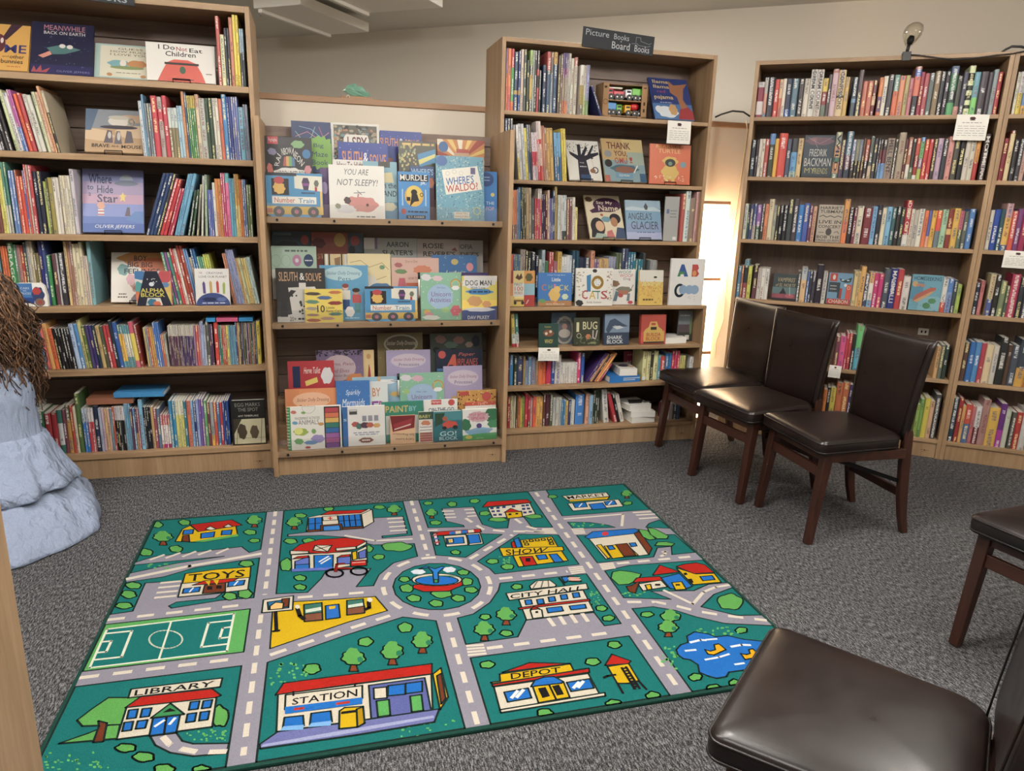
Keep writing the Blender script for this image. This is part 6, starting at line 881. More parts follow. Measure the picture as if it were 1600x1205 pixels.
bld(7, f'P {W_} 360 975 1100 870 1190 1035 410 1165;P {W_} 405 1155 1230 1020 1235 1045 415 1178;P {YL} 335 940 410 930 405 875 960 795 985 845 1085 830 1090 840 350 950;P {RD} 425 862 640 785 960 792;P {RD} 345 955 1105 830 1110 860 350 972;QB {DK} 490 870 880 818 885 860 495 918 DEPOT;P {BL_} 440 1018 628 985 655 1062 468 1095;P {BL_} 930 942 1110 912 1145 985 965 1012;P {YL} 665 975 905 935 955 1058 710 1102;P {BL_} 650 975 680 925 750 900 830 895 905 935 890 948;p {DK} 705 988 765 978 800 1050 740 1065;p {DK} 815 970 870 960 910 1035 855 1045;L {DK} .006 795 965 850 1080;L d8e0e0 .010 500 1062 545 1010;L d8e0e0 .010 540 1058 590 1002;L d8e0e0 .010 985 985 1025 942;L d8e0e0 .010 1022 980 1060 935')
bld(8, f'P {YL} 150 735 320 710 405 848 320 870 230 870;P {RD} 130 725 185 635 340 690 320 712;L {DK} .008 265 745 370 915;L {DK} .008 300 738 408 910;' + ''.join(f'L {DK} .007 {268 + 13 * j} {752 + 21 * j} {305 + 13 * j} {747 + 21 * j};' for j in range(8)) + f'L {DK} .007 230 870 275 950;L {DK} .007 400 850 465 920;L {DK} .008 120 825 150 812 215 802')
bld(8, f'P {BL_} 705 600 740 560 800 540 790 490 850 455 960 470 1020 495 1120 485 1250 515 1400 530 1520 600 1600 720 1480 760 1330 745 1240 765 1130 780 1110 815 1030 830 960 810 890 780 880 720 820 680 760 670 720 640;L d8e0e8 .010 820 540 900 520 940 522;L d8e0e8 .008 950 518 1030 512;L d8e0e8 .009 780 608 860 600;L d8e0e8 .010 1150 575 1230 560 1300 562;L d8e0e8 .008 940 680 1050 660 1130 635;L d8e0e8 .008 1180 718 1250 708;P d8a020 935 598 980 612 1020 600 1010 560 1045 552 1075 572 1105 600 1060 620 1010 642 960 635;P d8a020 1225 632 1270 640 1300 630 1290 600 1320 592 1360 625 1330 665 1260 680')
bld(6, f'P {W_} 155 200 490 172 522 218 190 248;P {W_} 118 150 410 126 432 152 160 180;QB {DK} 145 152 400 132 410 150 160 172 MARKET;P {YL} 158 178 430 155 418 172 170 188;P {BL_} 190 200 272 192 285 222 205 228;P {BL_} 295 205 385 195 412 232 318 240;P {BL_} 395 188 462 180 478 206 408 212;L d8e0e0 .006 230 222 250 200;L d8e0e0 .006 425 208 445 186')
bld(6, f'P {W_} 290 425 600 390 690 535 620 545 405 565;P {BR_} 590 395 630 385 710 495 690 538;P {BL_} 268 420 320 385 600 365 625 380 590 398 290 432;b c03838 402 398 20 14;P {YL} 395 480 540 465 620 540 450 562;P {BR_} 470 470 545 462 605 540 525 548;P {BL_} 415 482 450 478 468 500 432 506;P {BL_} 560 462 600 458 612 480 575 486;P {YL} 345 475 375 470 440 555 420 562;P {BU} 620 370 680 378 735 435 690 440 650 420;P {BU} 680 360 730 368 820 415 810 432 745 432 700 405;P {BU} 730 478 745 455 800 452 860 465 840 480')
bld(6, f'P {BU} 440 690 450 650 500 640 580 650 640 665 620 700 560 730 490 735;P {BR_} 540 745 575 740 600 725 640 690 600 790 560 780;P {W_} 620 730 770 705 810 748 650 775;P {RD} 585 720 610 690 760 680 790 705;P {BL_} 770 690 890 660 975 745 930 762 830 760;P {RD} 715 672 760 605 895 650;P {YL} 870 625 1000 665 1120 660 1165 718 980 735;P {RD} 870 615 920 600 1000 590 1060 605 1120 655 985 662;P {YL} 665 738 700 732 710 765 680 770;P {YL} 840 722 905 715 935 765 865 770;P {BL_} 1025 682 1105 675 1125 702 1045 710;r {DK} 730 730 765 742;r {DK} 865 732 895 742;p {DK} 915 660 935 655 945 668 925 675;p {DK} 945 700 970 695 985 722 960 725')
q = A.mb.build('printed_town', 'rug_pile', rug, True)

# ================================================================ chairs
def dup(root, loc, rz, label):
    r = root.copy(); COL.objects.link(r); r.location = loc; r.rotation_euler = (0, 0, rz); r['label'] = label
    for ch in list(root.children):
        c = ch.copy(); COL.objects.link(c); c.parent = r
        for g in list(ch.children):
            d = g.copy(); COL.objects.link(d); d.parent = c
    return r
def outline(fw, bw, y0, y1, rf, rb, n=6):
    P = []
    for cx, cy, r, a0 in ((-fw / 2 + rf, y0 + rf, rf, 180), (fw / 2 - rf, y0 + rf, rf, 270), (bw / 2 - rb, y1 - rb, rb, 0), (-bw / 2 + rb, y1 - rb, rb, 90)):
        for j in range(n + 1):
            t = math.radians(a0 + 90 * j / n); P.append((cx + r * math.cos(t), cy + r * math.sin(t)))
    return P
def make_chair(label):
    t = tag(empty('side_chair'), label, 'chair', 'dark brown leather folding chairs')
    O = outline(.43, .385, -.245, .170, .028, .06)
    cx, cy = 0, -.03
    def R(s, z, dome=0): return [((x - cx) * s + cx, (y - cy) * s + cy, z + dome * (1 - ((x * s / .215) ** 2))) for x, y in O]
    mb = MB()
    mb.rings([R(.93, .392), R(.985, .396), R(1.0, .408), R(1.006, .425), R(1.0, .438), R(.985, .4465), R(.955, .452), R(.9, .4555, .002), R(.75, .460, .003), R(.5, .463, .004), R(.2, .464, .004), R(.01, .4642, .004)], True, True)
    seat = mb.build('seat', 'leather', t)
    for z, s in ((.4405, 1.0), (.404, 1.0)):
        mb = MB(); P = [(x, y, z) for x, y, q in R(s, z)]; mb.tube(P + [P[0]], .0032, 6, cap=False); mb.build('piping', 'leather', seat)
    # upholstered back
    mb = MB(); rg_ = []
    for k in range(13):
        f = k / 12; z = .425 + .43 * f; yc = .192 + .022 * f + .016 * f * f; wd_ = .356 + .044 * f + .016 * f ** 4; th = .030 * (1 - .3 * f); e = [.55, .85, 1][k] if k < 3 else ([1, .9, .6][k - 10] if k >= 10 else 1)
        if k == 12: z -= .004
        prof = []
        for j in range(24):
            a = 2 * math.pi * j / 24; c, s_ = math.cos(a), math.sin(a)
            x = math.copysign(abs(c) ** .45, c) * wd_ / 2; y = math.copysign(abs(s_) ** .75, s_) * th * e
            prof.append((x, yc + y + .016 * (1 - (2 * x / wd_) ** 2) - .006, z + (.010 * (2 * x / wd_) ** 2 - .008 if k > 9 else 0)))
        rg_.append(prof)
    mb.rings(rg_, True, True); back = mb.build('backrest', 'leather', t)
    for sx in (-1, 1):
        mb = MB(); mb.tube([(sx * (.356 + .044 * f + .016 * f ** 4) * .44, .192 + .022 * f + .016 * f * f - .030 * (1 - .3 * f) * .83 - .004, .44 + .405 * f) for f in [i / 10 for i in range(11)]], .0022, 5); mb.build('seam', 'leather', back)
    for sx in (-1, 1):
        X = Vector((1, 0, 0)); x = sx * .178
        mb = MB(); mb.bar((x, -.185, .40), (sx * .187, -.225, 0), .020, .020, hw2=.0155, hd2=.015, side=X); mb.build('front_leg', 'mahogany', t, bevel=.003)
        mb = MB(); pr = [(.47, .196, .017), (.45, .198, .020), (.32, .206, .022), (.18, .222, .021), (.08, .240, .018), (0, .262, .015)]
        mb.rings([[(x - sx * .012 - .013, y - h, z), (x - sx * .012 + .013, y - h, z), (x - sx * .012 + .013, y + h, z), (x - sx * .012 - .013, y + h, z)] for z, y, h in pr], smooth=False); mb.build('rear_leg', 'mahogany', t, bevel=.003)
        part_box('side_rail', 'mahogany_h', t, x - .011, -.19, .352, x + .011, .185, .392)
        mb = MB(); mb.bar((x - sx * .016, -.17, .37), (x - sx * .016, .215, .235), .003, .009, side=X); mb.build('folding_brace', 'black_metal', t)
        mb = MB(); mb.tube([(sx * .165, .216, .446), (sx * .165, .224, .446)], .006, 8); mb.build('bolt', 'steel', t)
    part_box('front_rail', 'mahogany_h', t, -.17, -.198, .355, .17, -.178, .392)
    part_box('front_stretcher', 'mahogany_h', t, -.178, -.204, .285, .178, -.188, .328)
    part_box('rear_stretcher', 'mahogany_h', t, -.17, .214, .165, .17, .230, .200)
    part_box('seat_support', 'mahogany_h', t, -.17, .15, .352, .17, .17, .392)
    return t
def chair_pose(fl, e, yfoot=-.225, xfoot=-.187):
    a = math.atan2(e[1], e[0]); c, s = math.cos(a), math.sin(a)
    return (fl[0] - (c * xfoot - s * yfoot), fl[1] - (s * xfoot + c * yfoot), 0.0025), a
P_, a_ = chair_pose((.940, 3.478), (.39, -.921)); ch = make_chair('dark leather chair standing in the middle of the row of three'); ch.location = P_; ch.rotation_euler = (0, 0, a_)
for fl_, e, lab in (((.851, 3.918), (.34, -.94), 'dark leather chair at the far end of the row, beside the middle bookcase'), ((1.165, 3.104), (.235, -.972), 'dark leather chair at the near end of the row of three'), ((1.46, 2.047), (.42, -.907), 'dark leather chair cut by the right edge, only seat corner and leg showing')):
    P_, a_ = chair_pose(fl_, e); dup(ch, P_, a_, lab)
P_, a_ = chair_pose((.484, 1.251), (-.567, -.825), -.243, 0.0); dup(ch, P_, a_, 'dark leather chair nearest the camera, big seat in the lower right corner')

# ================================================================ kneeling person
pc = Vector((-2.10, 2.75, 0)); fw_, rt_ = FL.n, FL.a
def pp(r, f, z): return pc + rt_ * r + fw_ * f + Vector((0, 0, z))
verts = [(pp(0, -.02, .22), .13), (pp(0, 0, .40), .115), (pp(0, .03, .56), .125), (pp(0, .04, .67), .09), (pp(0, .05, .75), .048), (pp(0, .07, .82), .075), (pp(0, .08, .90), .098), (pp(0, .07, .985), .07)]
edges = [(i, i + 1) for i in range(7)]
def chain(st, pts):
    p = st
    for q, r in pts: verts.append((q, r)); edges.append((p, len(verts) - 1)); p = len(verts) - 1
    return p
for s_ in (-1, 1):
    hnd = chain(3, [(pp(s_ * .125, .05, .645), .045), (pp(s_ * .10, .17, .49), .036), (pp(s_ * .07, .24, .52), .027), (pp(s_ * .065, .29, .535), .026)])
    for j in range(4): chain(hnd, [(pp(s_ * (.06 + .017 * j), .325, .54), .009), (pp(s_ * (.06 + .017 * j), .35 - .004 * abs(j - 1), .53), .008), (pp(s_ * (.06 + .017 * j), .362 - .005 * abs(j - 1), .51), .007)])
    chain(hnd, [(pp(s_ * .045, .305, .53), .009), (pp(s_ * .035, .33, .525), .008)])
    chain(0, [(pp(s_ * .09, .08, .17), .085), (pp(s_ * .10, .30, .09), .062), (pp(s_ * .10, .05, .06), .05), (pp(s_ * .09, -.12, .05), .035), (pp(s_ * .085, -.22, .035), .025)])
me = bpy.data.meshes.new('person'); me.from_pydata([tuple(v) for v, r in verts], edges, []); me.materials.append(MATS['skin'])
person = bpy.data.objects.new('person', me); COL.objects.link(person)
sm = person.modifiers.new('skin', 'SKIN'); sm.use_smooth_shade = True
for sv, (v, r) in zip(me.skin_vertices[0].data, verts): sv.radius = (r, r)
me.skin_vertices[0].data[0].use_root = True
sb = person.modifiers.new('subdivision', 'SUBSURF'); sb.levels = 1; sb.render_levels = 1
tag(person, 'person with long curly brown hair kneeling in a pale blue tiered dress', 'person')
# facial features
for s_ in (-1, 1):
    mb = MB(); mb.rings([[tuple(pp(s_ * .034 + .014 * r_ * math.cos(a), .165 + .006 * (1 - r_), .905 + .009 * r_ * math.sin(a))) for a in [k * math.pi / 5 for k in range(10)]] for r_ in (1, .6, .2)]); mb.build('eye', 'white_plastic', person)
    mb = MB(); mb.rings([[tuple(pp(s_ * (.098 + .012 * k), .06 + .02 * math.cos(a), .895 + .032 * (1 - .3 * k) * math.sin(a))) for a in [q * math.pi / 5 for q in range(10)]] for k in (0, 1)]); mb.build('ear', 'skin', person)
mb = MB(); mb.rings([[tuple(pp(.010 * r_ * math.cos(a), .165 + .028 * (1 - r_), .875 + .022 * r_ * math.sin(a))) for a in [k * math.pi / 4 for k in range(8)]] for r_ in (1, .6, .3)]); mb.build('nose', 'skin', person)
mb = MB(); mb.rings([[tuple(pp(.024 * r_ * math.cos(a), .158 + .006 * (1 - r_), .838 + .007 * r_ * math.sin(a))) for a in [k * math.pi / 5 for k in range(10)]] for r_ in (1, .5)]); mb.build('mouth', plain('lips', '9a5a50').name, person)
# dress: bodice and two gathered tiers, hem spread over the floor
m, nt, b = newmat('dress_cotton'); L = nt.links.new
tc = N(nt, 'ShaderNodeTexCoord'); mp = N(nt, 'ShaderNodeMapping'); mp.inputs['Scale'].default_value = (1, 1, .28); L(tc.outputs['Object'], mp.inputs['Vector'])
n1 = N(nt, 'ShaderNodeTexNoise', i_Scale=26.0, i_Detail=3.0, i_Distortion=0.3); L(mp.outputs[0], n1.inputs['Vector'])
n2 = N(nt, 'ShaderNodeTexNoise', i_Scale=500.0, i_Detail=1.0); L(tc.outputs['Object'], n2.inputs['Vector'])
r = ramp(nt, [(0.3, '7f8aa0'), (0.7, '929db2')]); L(n2.outputs[0], r.inputs[0]); L(r.outputs[0], b.inputs['Base Color'])
bp = N(nt, 'ShaderNodeBump', i_Strength=0.9, i_Distance=0.03); L(n1.outputs[0], bp.inputs['Height']); L(bp.outputs[0], b.inputs['Normal']); b.inputs['Roughness'].default_value = 0.9; b.inputs['Specular IOR Level'].default_value = 0.15
c0 = Vector((-2.10, 2.73)); NS = 120
hemp = [(-1.82, 2.92), (-1.72, 2.76), (-1.662, 2.65), (-1.67, 2.58), (-1.72, 2.45), (-1.785, 2.335), (-1.95, 2.27), (-2.15, 2.25), (-2.4, 2.36), (-2.52, 2.65), (-2.45, 2.95), (-2.25, 3.08), (-1.98, 3.06)]
hp = sorted([(math.atan2(y - c0.y, x - c0.x) % (2 * math.pi), math.hypot(x - c0.x, y - c0.y)) for x, y in hemp])
def hem_r(t):
    t %= 2 * math.pi; n = len(hp)
    for i in range(n):
        a, ra = hp[i]; b_, rb = hp[(i + 1) % n]
        if i == n - 1: b_ += 2 * math.pi
        tt = t if t >= hp[0][0] else t + 2 * math.pi
        if a <= tt <= b_: f = (tt - a) / max(1e-6, b_ - a); f = f * f * (3 - 2 * f); return ra + (rb - ra) * f
    return .4
def dress_ring(z, rx, ry, mix, amp, k, ph, dx=0, dy=0, zw=0):
    out = []
    for j in range(NS):
        t = 2 * math.pi * j / NS; e = rx * ry / math.sqrt((ry * math.cos(t - TL)) ** 2 + (rx * math.sin(t - TL)) ** 2)
        R_ = e * (1 - mix) + hem_r(t) * mix; R_ *= 1 + amp * (math.sin(k * t + ph) * .6 + .4 * math.sin((k * 1.7) // 1 * t + 2.1 * ph))
        out.append((c0.x + dx + R_ * math.cos(t), c0.y + dy + R_ * math.sin(t), z + zw * math.sin(k * .5 // 1 * t + ph)))
    return out
bod = [dress_ring(.70, .10, .075, 0, 0, 9, 0, 0, .03), dress_ring(.66, .155, .11, 0, 0, 9, 0, 0, .02), dress_ring(.58, .168, .135, 0, .003, 9, 0, 0, .02), dress_ring(.48, .165, .13, 0, .006, 9, 1, 0, .02), dress_ring(.40, .168, .135, 0, .012, 15, 1, 0, .02), dress_ring(.372, .172, .14, 0, .02, 23, 1, 0, .02)]
mb = MB(); mb.rings(bod, True, False); dress = mb.build('dress', 'dress_cotton', person)
t2 = [dress_ring(.376, .166, .135, 0, .01, 23, 1, 0, .02), dress_ring(.366, .182, .152, 0, .04, 23, 1, 0, .02), dress_ring(.34, .200, .17, 0, .045, 19, 1, 0, .015), dress_ring(.30, .212, .19, .02, .05, 13, 2, 0, .01), dress_ring(.255, .225, .21, .09, .055, 11, 2, .004, 0, .004), dress_ring(.215, .242, .225, .18, .06, 11, 2.4, .006, 0, .006), dress_ring(.180, .255, .235, .28, .065, 11, 2.6, .008, 0, .010), dress_ring(.172, .250, .23, .26, .065, 11, 2.6, .008, 0, .010)]
mb = MB(); mb.rings(t2, True, False); mb.build('skirt_tier', 'dress_cotton', dress)
t3 = [dress_ring(.20, .20, .19, .06, .01, 21, 1, .006, 0), dress_ring(.175, .225, .21, .16, .04, 21, 1, 0, 0), dress_ring(.150, .24, .22, .36, .06, 15, 1, 0, 0, .004), dress_ring(.118, .25, .23, .58, .075, 11, .6, 0, 0, .010), dress_ring(.085, .25, .23, .76, .07, 9, .6, 0, 0, .018), dress_ring(.052, .25, .23, .90, .045, 9, .8, 0, 0, .020), dress_ring(.030, .25, .23, .97, .02, 9, 1, 0, 0, .014), dress_ring(.014, .25, .23, 1.0, .008, 9, 1, 0, 0, .007), dress_ring(.004, .25, .23, .99, .008, 9, 1, 0, 0, 0)]
mb = MB(); mb.rings(t3, True, False); mb.build('skirt_tier', 'dress_cotton', dress)
# hair
m, nt, b = newmat('hair_brown'); at = N(nt, 'ShaderNodeAttribute', attribute_name='Col'); nt.links.new(at.outputs['Color'], b.inputs['Base Color']); b.inputs['Roughness'].default_value = 0.45
mb = MB(); rh = random.Random(5); hc = pp(0, .07, .905)
cap = []
for k in range(9):
    f = k / 8; z = .80 + .245 * f; rr_ = .128 * math.sqrt(max(0.0, 1 - ((z - .915) / .132) ** 2)) + .004
    cap.append([tuple(pp(rr_ * math.cos(a), .055 + rr_ * 1.05 * math.sin(a) * (1 if math.sin(a) < 0 else .75), z)) for a in [q * 2 * math.pi / 20 for q in range(20)]])
mb.rings(cap, True, True, col=hx('2e1f16'))
for s_ in range(1700):
    a = rh.uniform(math.pi * .86, math.pi * 2.14); z = rh.uniform(.86, 1.035); rr_ = .13 * math.sqrt(max(.02, 1 - ((z - .915) / .14) ** 2)); ze = rh.uniform(.46, .70) if rh.random() < .8 else rh.uniform(.66, .8)
    outr = rh.uniform(.10, .195); n = 16; pts = []; cr = rh.uniform(.008, .018); fq = rh.uniform(14, 26); ph = rh.uniform(0, 6.28); sg = rh.choice((-1, 1)); da = rh.uniform(-.25, .25)
    for k in range(n + 1):
        f = k / n; zz = z + .02 * math.sin(math.pi * min(1, f * 3)) * (1 - f) + (ze - z) * f; R_ = rr_ + (outr - rr_) * min(1, f * 1.5) - .025 * max(0, f - .8) * 5 * rh.random(); aa = a + da * f
        pts.append(pp(R_ * math.cos(aa) + cr * f ** .5 * math.cos(fq * f + ph), .055 + R_ * .95 * math.sin(aa) + cr * f ** .5 * math.sin(sg * fq * f + ph), zz))
    c = rh.choice(('35241a', '45301f', '563b28', '67472f', '4a3322', '7a5639'))
    mb.tube(pts, [.0036 * (1 - .45 * (k / n)) for k in range(n + 1)], 3, col=hx(c))
mb.build('hair', 'hair_brown', person, True)['kind'] = 'stuff'

# ================================================================ tall shade lamp in the gap
t = tag(empty('floor_lamp', FL.p(2.27, 3.95, 0), TL), 'tall lit white shade floor lamp glowing behind the middle bookcase', 'floor lamp')
HB = lambda z: .079 + (.13 - .079) * (z / 1.37)
for z0_, z1_ in ((.03, .445), (.465, .905), (.925, 1.36)):
    a, c = HB(z0_), HB(z1_); mb = MB()
    mb.rings([[(-a, 0, z0_), (a, 0, z0_), (a, 2 * a * .62, z0_), (-a, 2 * a * .62, z0_)], [(-c, 0, z1_), (c, 0, z1_), (c, 2 * c * .62, z1_), (-c, 2 * c * .62, z1_)]], smooth=False); mb.build('shade', 'shade_lit', t, bevel=.006)
for z in (.0, .445, .905, 1.36):
    a = HB(z) + .002; part_box('shade_frame', 'trim_wood', t, -a, -.002, z + .002, a, 2 * a * .62, z + .02 if z else z + .03, .003)
ld = bpy.data.lights.new('shade_lamp', 'POINT'); ld.energy = 12; ld.color = (1, .66, .38); ld.shadow_soft_size = .06
lo = bpy.data.objects.new('bulb', ld); COL.objects.link(lo); lo.parent = t; lo.location = (.17, .10, 1.05)
mb = MB(); mb.tube([FL.p(u_at(FL, x, 4.1435, z_at(FL, x, y, 4.1435)), 4.1435, z_at(FL, x, y, 4.1435)) for x, y in ((1166, 188), (1168, 205), (1160, 262), (1152, 318), (1143, 380), (1138, 410), (1134, 445), (1130, 500), (1118, 535), (1117, 560))], .0035, 6)
tag(mb.build('cable', 'cream_cable'), 'thin cream cable hanging down the partition beside the lit floor lamp', 'cable')
mb = MB(); mb.tube([FR.p(-.36, WR + .15, 1.86), FR.p(-.40, WR + .15, 1.885), FR.p(-.46, WR + .14, 1.89), FR.p(-.52, WR + .12, 1.87), FR.p(-.55, WR + .10, 1.853)], .005, 6)
tag(mb.build('cable', 'black_plastic'), 'short black cable looping from the right bookcase onto the partition cap', 'cable')
# clip lamp on the right case
t = tag(empty('clip_lamp', FR.p(.392, WR, 2.132), TR), 'clip-on lamp with round glass bulb clamped on the right bookcase top', 'lamp')
part_box('clamp', 'black_plastic', t, -.02, -.012, -.028, .02, -.001, .016, .002); part_box('clamp_jaw', 'black_plastic', t, -.02, -.001, .001, .02, .05, .016, .002)
mb = MB(); mb.tube([(0, .02, .012), (.006, .02, .06)], .008, 8); mb.build('arm', 'black_plastic', t)
mb = MB(); mb.tube([(.006, .02, .055), (.009, .02, .075), (.013, .02, .095)], [.012, .018, .012], 10); mb.build('socket', 'black_metal', t)
mb = MB(); prof = [(.0, .016), (.02, .030), (.045, .043), (.07, .046), (.092, .038), (.105, .020), (.109, .004)]
mb.rings([[(.004 + h * .18 + r_ * math.cos(a), .02 + r_ * math.sin(a), .05 + h) for a in [k * math.pi / 9 for k in range(18)]] for h, r_ in prof], True, False); mb.build('glass_bulb', 'bulb_glass', t)
mb = MB(); mb.tube([(.02, -.009, .0), (.06, -.009, -.004), (.15, -.008, -.02), (.22, -.007, -.030), (.30, -.006, -.026), (.40, -.006, -.016), (.465, -.008, -.012), (.53, -.008, .0), (.6, -.006, .004)], .003, 6); mb.build('lamp_cord', 'black_plastic', t)
mb = MB(); mb.tube([FR.p(.815, WR + .05, 2.132), FR.p(.835, WR + .05, 2.15), FR.p(.86, WR + .05, 2.163), FR.p(.90, WR + .05, 2.16), FR.p(.95, WR + .06, 2.147), FR.p(1.05, WR + .08, 2.138)], .006, 6)
tag(mb.build('cable', 'black_plastic'), 'thick black cable arching over the top of the right-hand bookcases', 'cable')

# ================================================================ signs and notices
def chalk_sign(u, w, z, wd_, h, tilt, art, label):
    t = empty('chalkboard_sign', FL.p(u, w, z), 0); t.matrix_world = Matrix.Translation(FL.p(u, w, z)) @ Matrix.Rotation(TL, 4, 'Z') @ Matrix.Rotation(math.radians(tilt), 4, 'Y')
    tag(t, label, 'sign'); part_box('board', 'chalkboard', t, 0, -.006, 0, wd_, 0, h, .001)
    a = Art(lambda x, y: (x * wd_, (1 - y) * h), .0001); a.z = .0064; a.draw(art); q = a.mb.build('chalk_writing', 'print_matt', t, True); q.rotation_euler = (math.pi / 2, 0, 0)
chalk_sign(1.342, WM - .003, 2.124, .398, .094, 2.8, 'T b4bac2 .04 .10 .36 .40 Picture;T b4bac2 .43 .14 .64 .42 Books;L 98a4b0 .0016 .74 .44 .74 .16 .80 .16 .81 .34 .93 .44 .96 .36;L 98a4b0 .0016 .68 .52 .76 .48 .78 .56 .90 .58 .95 .52;T c0c4c8 .52 .46 .545 .54 +;T c8ccd0 .41 .54 .66 .90 Board;T c0c4c8 .73 .56 .94 .90 Books', 'small chalkboard sign propped on top of the middle bookcase')
chalk_sign(-1.10, WL - .003, 2.105, .40, .094, 2.5, 'T aab0b8 .1 .12 .5 .42 Picture;T aab0b8 .55 .54 .93 .92 Books', 'small chalkboard sign on the left bookcase, cut by the top edge')
def notice(fr, w, x0, y0, x1, y1, label, tilt=0):
    z = z_at(fr, (x0 + x1) / 2, y0, w); u0 = u_at(fr, x0, w, z); u1 = u_at(fr, x1, w, z); h = z - z_at(fr, (x0 + x1) / 2, y1, w); wd_ = u1 - u0
    mb = MB(); n = 6; mb.rings([[(0, -.006 * math.sin(k / n * 2.2) - .0008, -h * k / n), (wd_, -.006 * math.sin(k / n * 2.2) - .0008, -h * k / n), (wd_, -.006 * math.sin(k / n * 2.2), -h * k / n), (0, -.006 * math.sin(k / n * 2.2), -h * k / n)] for k in range(n + 1)], smooth=False)
    o = mb.build('paper_notice', 'paper'); o.matrix_world = Matrix.Translation(fr.p(u0, w, z)) @ Matrix.Rotation(fr.t, 4, 'Z') @ Matrix.Rotation(math.radians(tilt), 4, 'Y'); tag(o, label, 'notice', 'paper notices taped to shelf edges')
    a = Art(lambda x, y: (x * wd_, -y * h), .00008); a.z = .001
    a.draw('b 5a3038 .5 .15 .09 .06 5;r 4a4448 .42 .2 .58 .23;G 8a8a8a .2 .3 .8 .34;' + ''.join('G a0a0a0 .08 %.2f .92 %.2f;' % (.44 + .09 * k, .47 + .09 * k) for k in range(5)))
    a.mb.v = [(x, -.006 * math.sin(-y / h * 2.2) - hgt, y) for x, y, hgt in a.mb.v]; a.mb.build('printed_text', 'print_matt', o, True)
notice(FL, WM - .002, 1043.5, 189, 1080, 225, 'white paper notice hanging below the top shelf of the middle bookcase')
notice(FL, WN - .002, 841.5, 543, 874, 563, 'small white paper notice on the fifth shelf edge of the middle bookcase', 2)
notice(FR, WR - .002, 1496, 178.5, 1547, 219, 'white paper notice taped under the top shelf behind the clip lamp', 1)
notice(FR, WR - .002, 1570, 392, 1614, 419, 'white paper notice on the third shelf edge at the right frame edge', 1)
notice(FR, WR - .002, 1296.5, 571, 1315.5, 590, 'white paper notice showing between two chair backs', 2)

# ================================================================ lying books
def lying(fr, ctx, xl, xr, yb, thick, w, depth, z, spin, cols, label, name='book', roll=0.0):
    X0, Y0, s = ctx
    if z is None: z = z_at(fr, X0 + (xl + xr) / 2 * s, Y0 + yb * s, w)
    z += .0008; ul = u_at(fr, X0 + xl * s, w, z); ur = u_at(fr, X0 + xr * s, w, z); L_ = ur - ul; k = .003; c = hx(cols); pg = (.72, .69, .62, 1); mb = MB()
    mb.box(0, 0, 0, L_, depth, k, col=c); mb.box(0, 0, thick - k, L_, depth, thick, col=c); mb.box(0, 0, k, L_, k, thick - k, col=c, mat=0); mb.box(.003, k, k, L_ - .003, depth - .003, thick - k, col=pg)
    o = mb.build(name, 'book_cover', colors=True); o.matrix_world = Matrix.Translation(fr.p(ul, w, z)) @ Matrix.Rotation(fr.t + math.radians(spin), 4, 'Z') @ Matrix.Rotation(math.radians(-roll), 4, 'Y'); tag(o, label, 'book', 'books lying flat'); return o, z + thick
N6 = (790, 545, .2)
o, zt = lying(FL, N6, 812, 1052, 285, .038, WN + .02, .16, ZN[2], 3, '2c6cae', 'thick blue book lying flat on the sixth shelf of the middle bookcase')
a = Art(lambda x, y: (x, y)); a.draw('T c8d8e0 .06 .012 .15 .024 SOMETHING' if False else 'r c8d8e0 .085 .022 .19 .027;r c8d8e0 .085 .012 .16 .017;e e0e4e8 .215 .019 .012 .012'); a.z = .001
q = a.mb.build('spine_print', 'print_gloss', o, True); q.rotation_euler = (math.pi / 2, 0, 0); q.location = (0, -.0006, 0)
o, zt = lying(FL, N6, 890, 1022, 222, .040, WN + .03, .17, zt, -4, 'd8d4cc', 'white boxed book lying on top of the thick blue book')
a = Art(lambda x, y: (x, y)); a.draw('e 4a4858 .05 .08 .035 .03;e c8a060 .085 .06 .018 .02;e 8a7aa0 .06 .11 .02 .015'); q = a.mb.build('cover_print', 'print_gloss', o, True); q.location = (0, 0, .0402)
zt = ZN[3]
for k, (xl, xr, sp, lab) in enumerate(((985, 1165, 2, 'white book lying lowest in the pile on the bottom shelf, middle bookcase'), (978, 1160, -5, 'white book lying second in the pile on the bottom middle shelf'), (968, 1150, 9, 'white book lying on top of the pile on the bottom middle shelf'))):
    o, zt = lying(FL, N6, xl, xr, 560, .034, WN + .02 + .006 * k, .16, zt, sp, 'd6d3cc', lab)
a = Art(lambda x, y: (x, y)); a.draw('p 3c3c3c .02 .04 .1 .03 .16 .1 .06 .12;r 6a6a6a .12 .03 .17 .06'); q = a.mb.build('cover_print', 'print_gloss', o, True); q.location = (0, 0, .0342)
lying(FL, G9, 1222, 1382, 305, .034, WN + .03, .13, ZN[1], 5, 'dad7d0', 'white book lying flat beside the red digger board book')
LB = (40, 595, .24375)
o, zt = lying(FL, LB, 392, 690, 130, .030, WL + .045, .15, .1259 + .232, 1, '8a5a44', 'brown book lying on top of the bottom shelf books, left bookcase')
lying(FL, LB, 566, 888, 118, .024, WL + .04, .15, zt + .001, -2, '3c7cac', 'blue book lying across the brown one, bottom shelf of left bookcase')
TG = (220, 485, .125)
for xl, xr, c, lab in ((815, 930, '3078a8', 'left one of two small blue books lying above the fifth left shelf row'), (945, 1212, 'b05070', 'pink book lying between two blue ones above the fifth left shelf row'), (1226, 1400, '3078a8', 'right one of two small blue books lying above the fifth left shelf row')):
    lying(FL, TG, xl, xr, 145, .018, WL + .03, .12, .5351 + .2135, 0, c, lab)

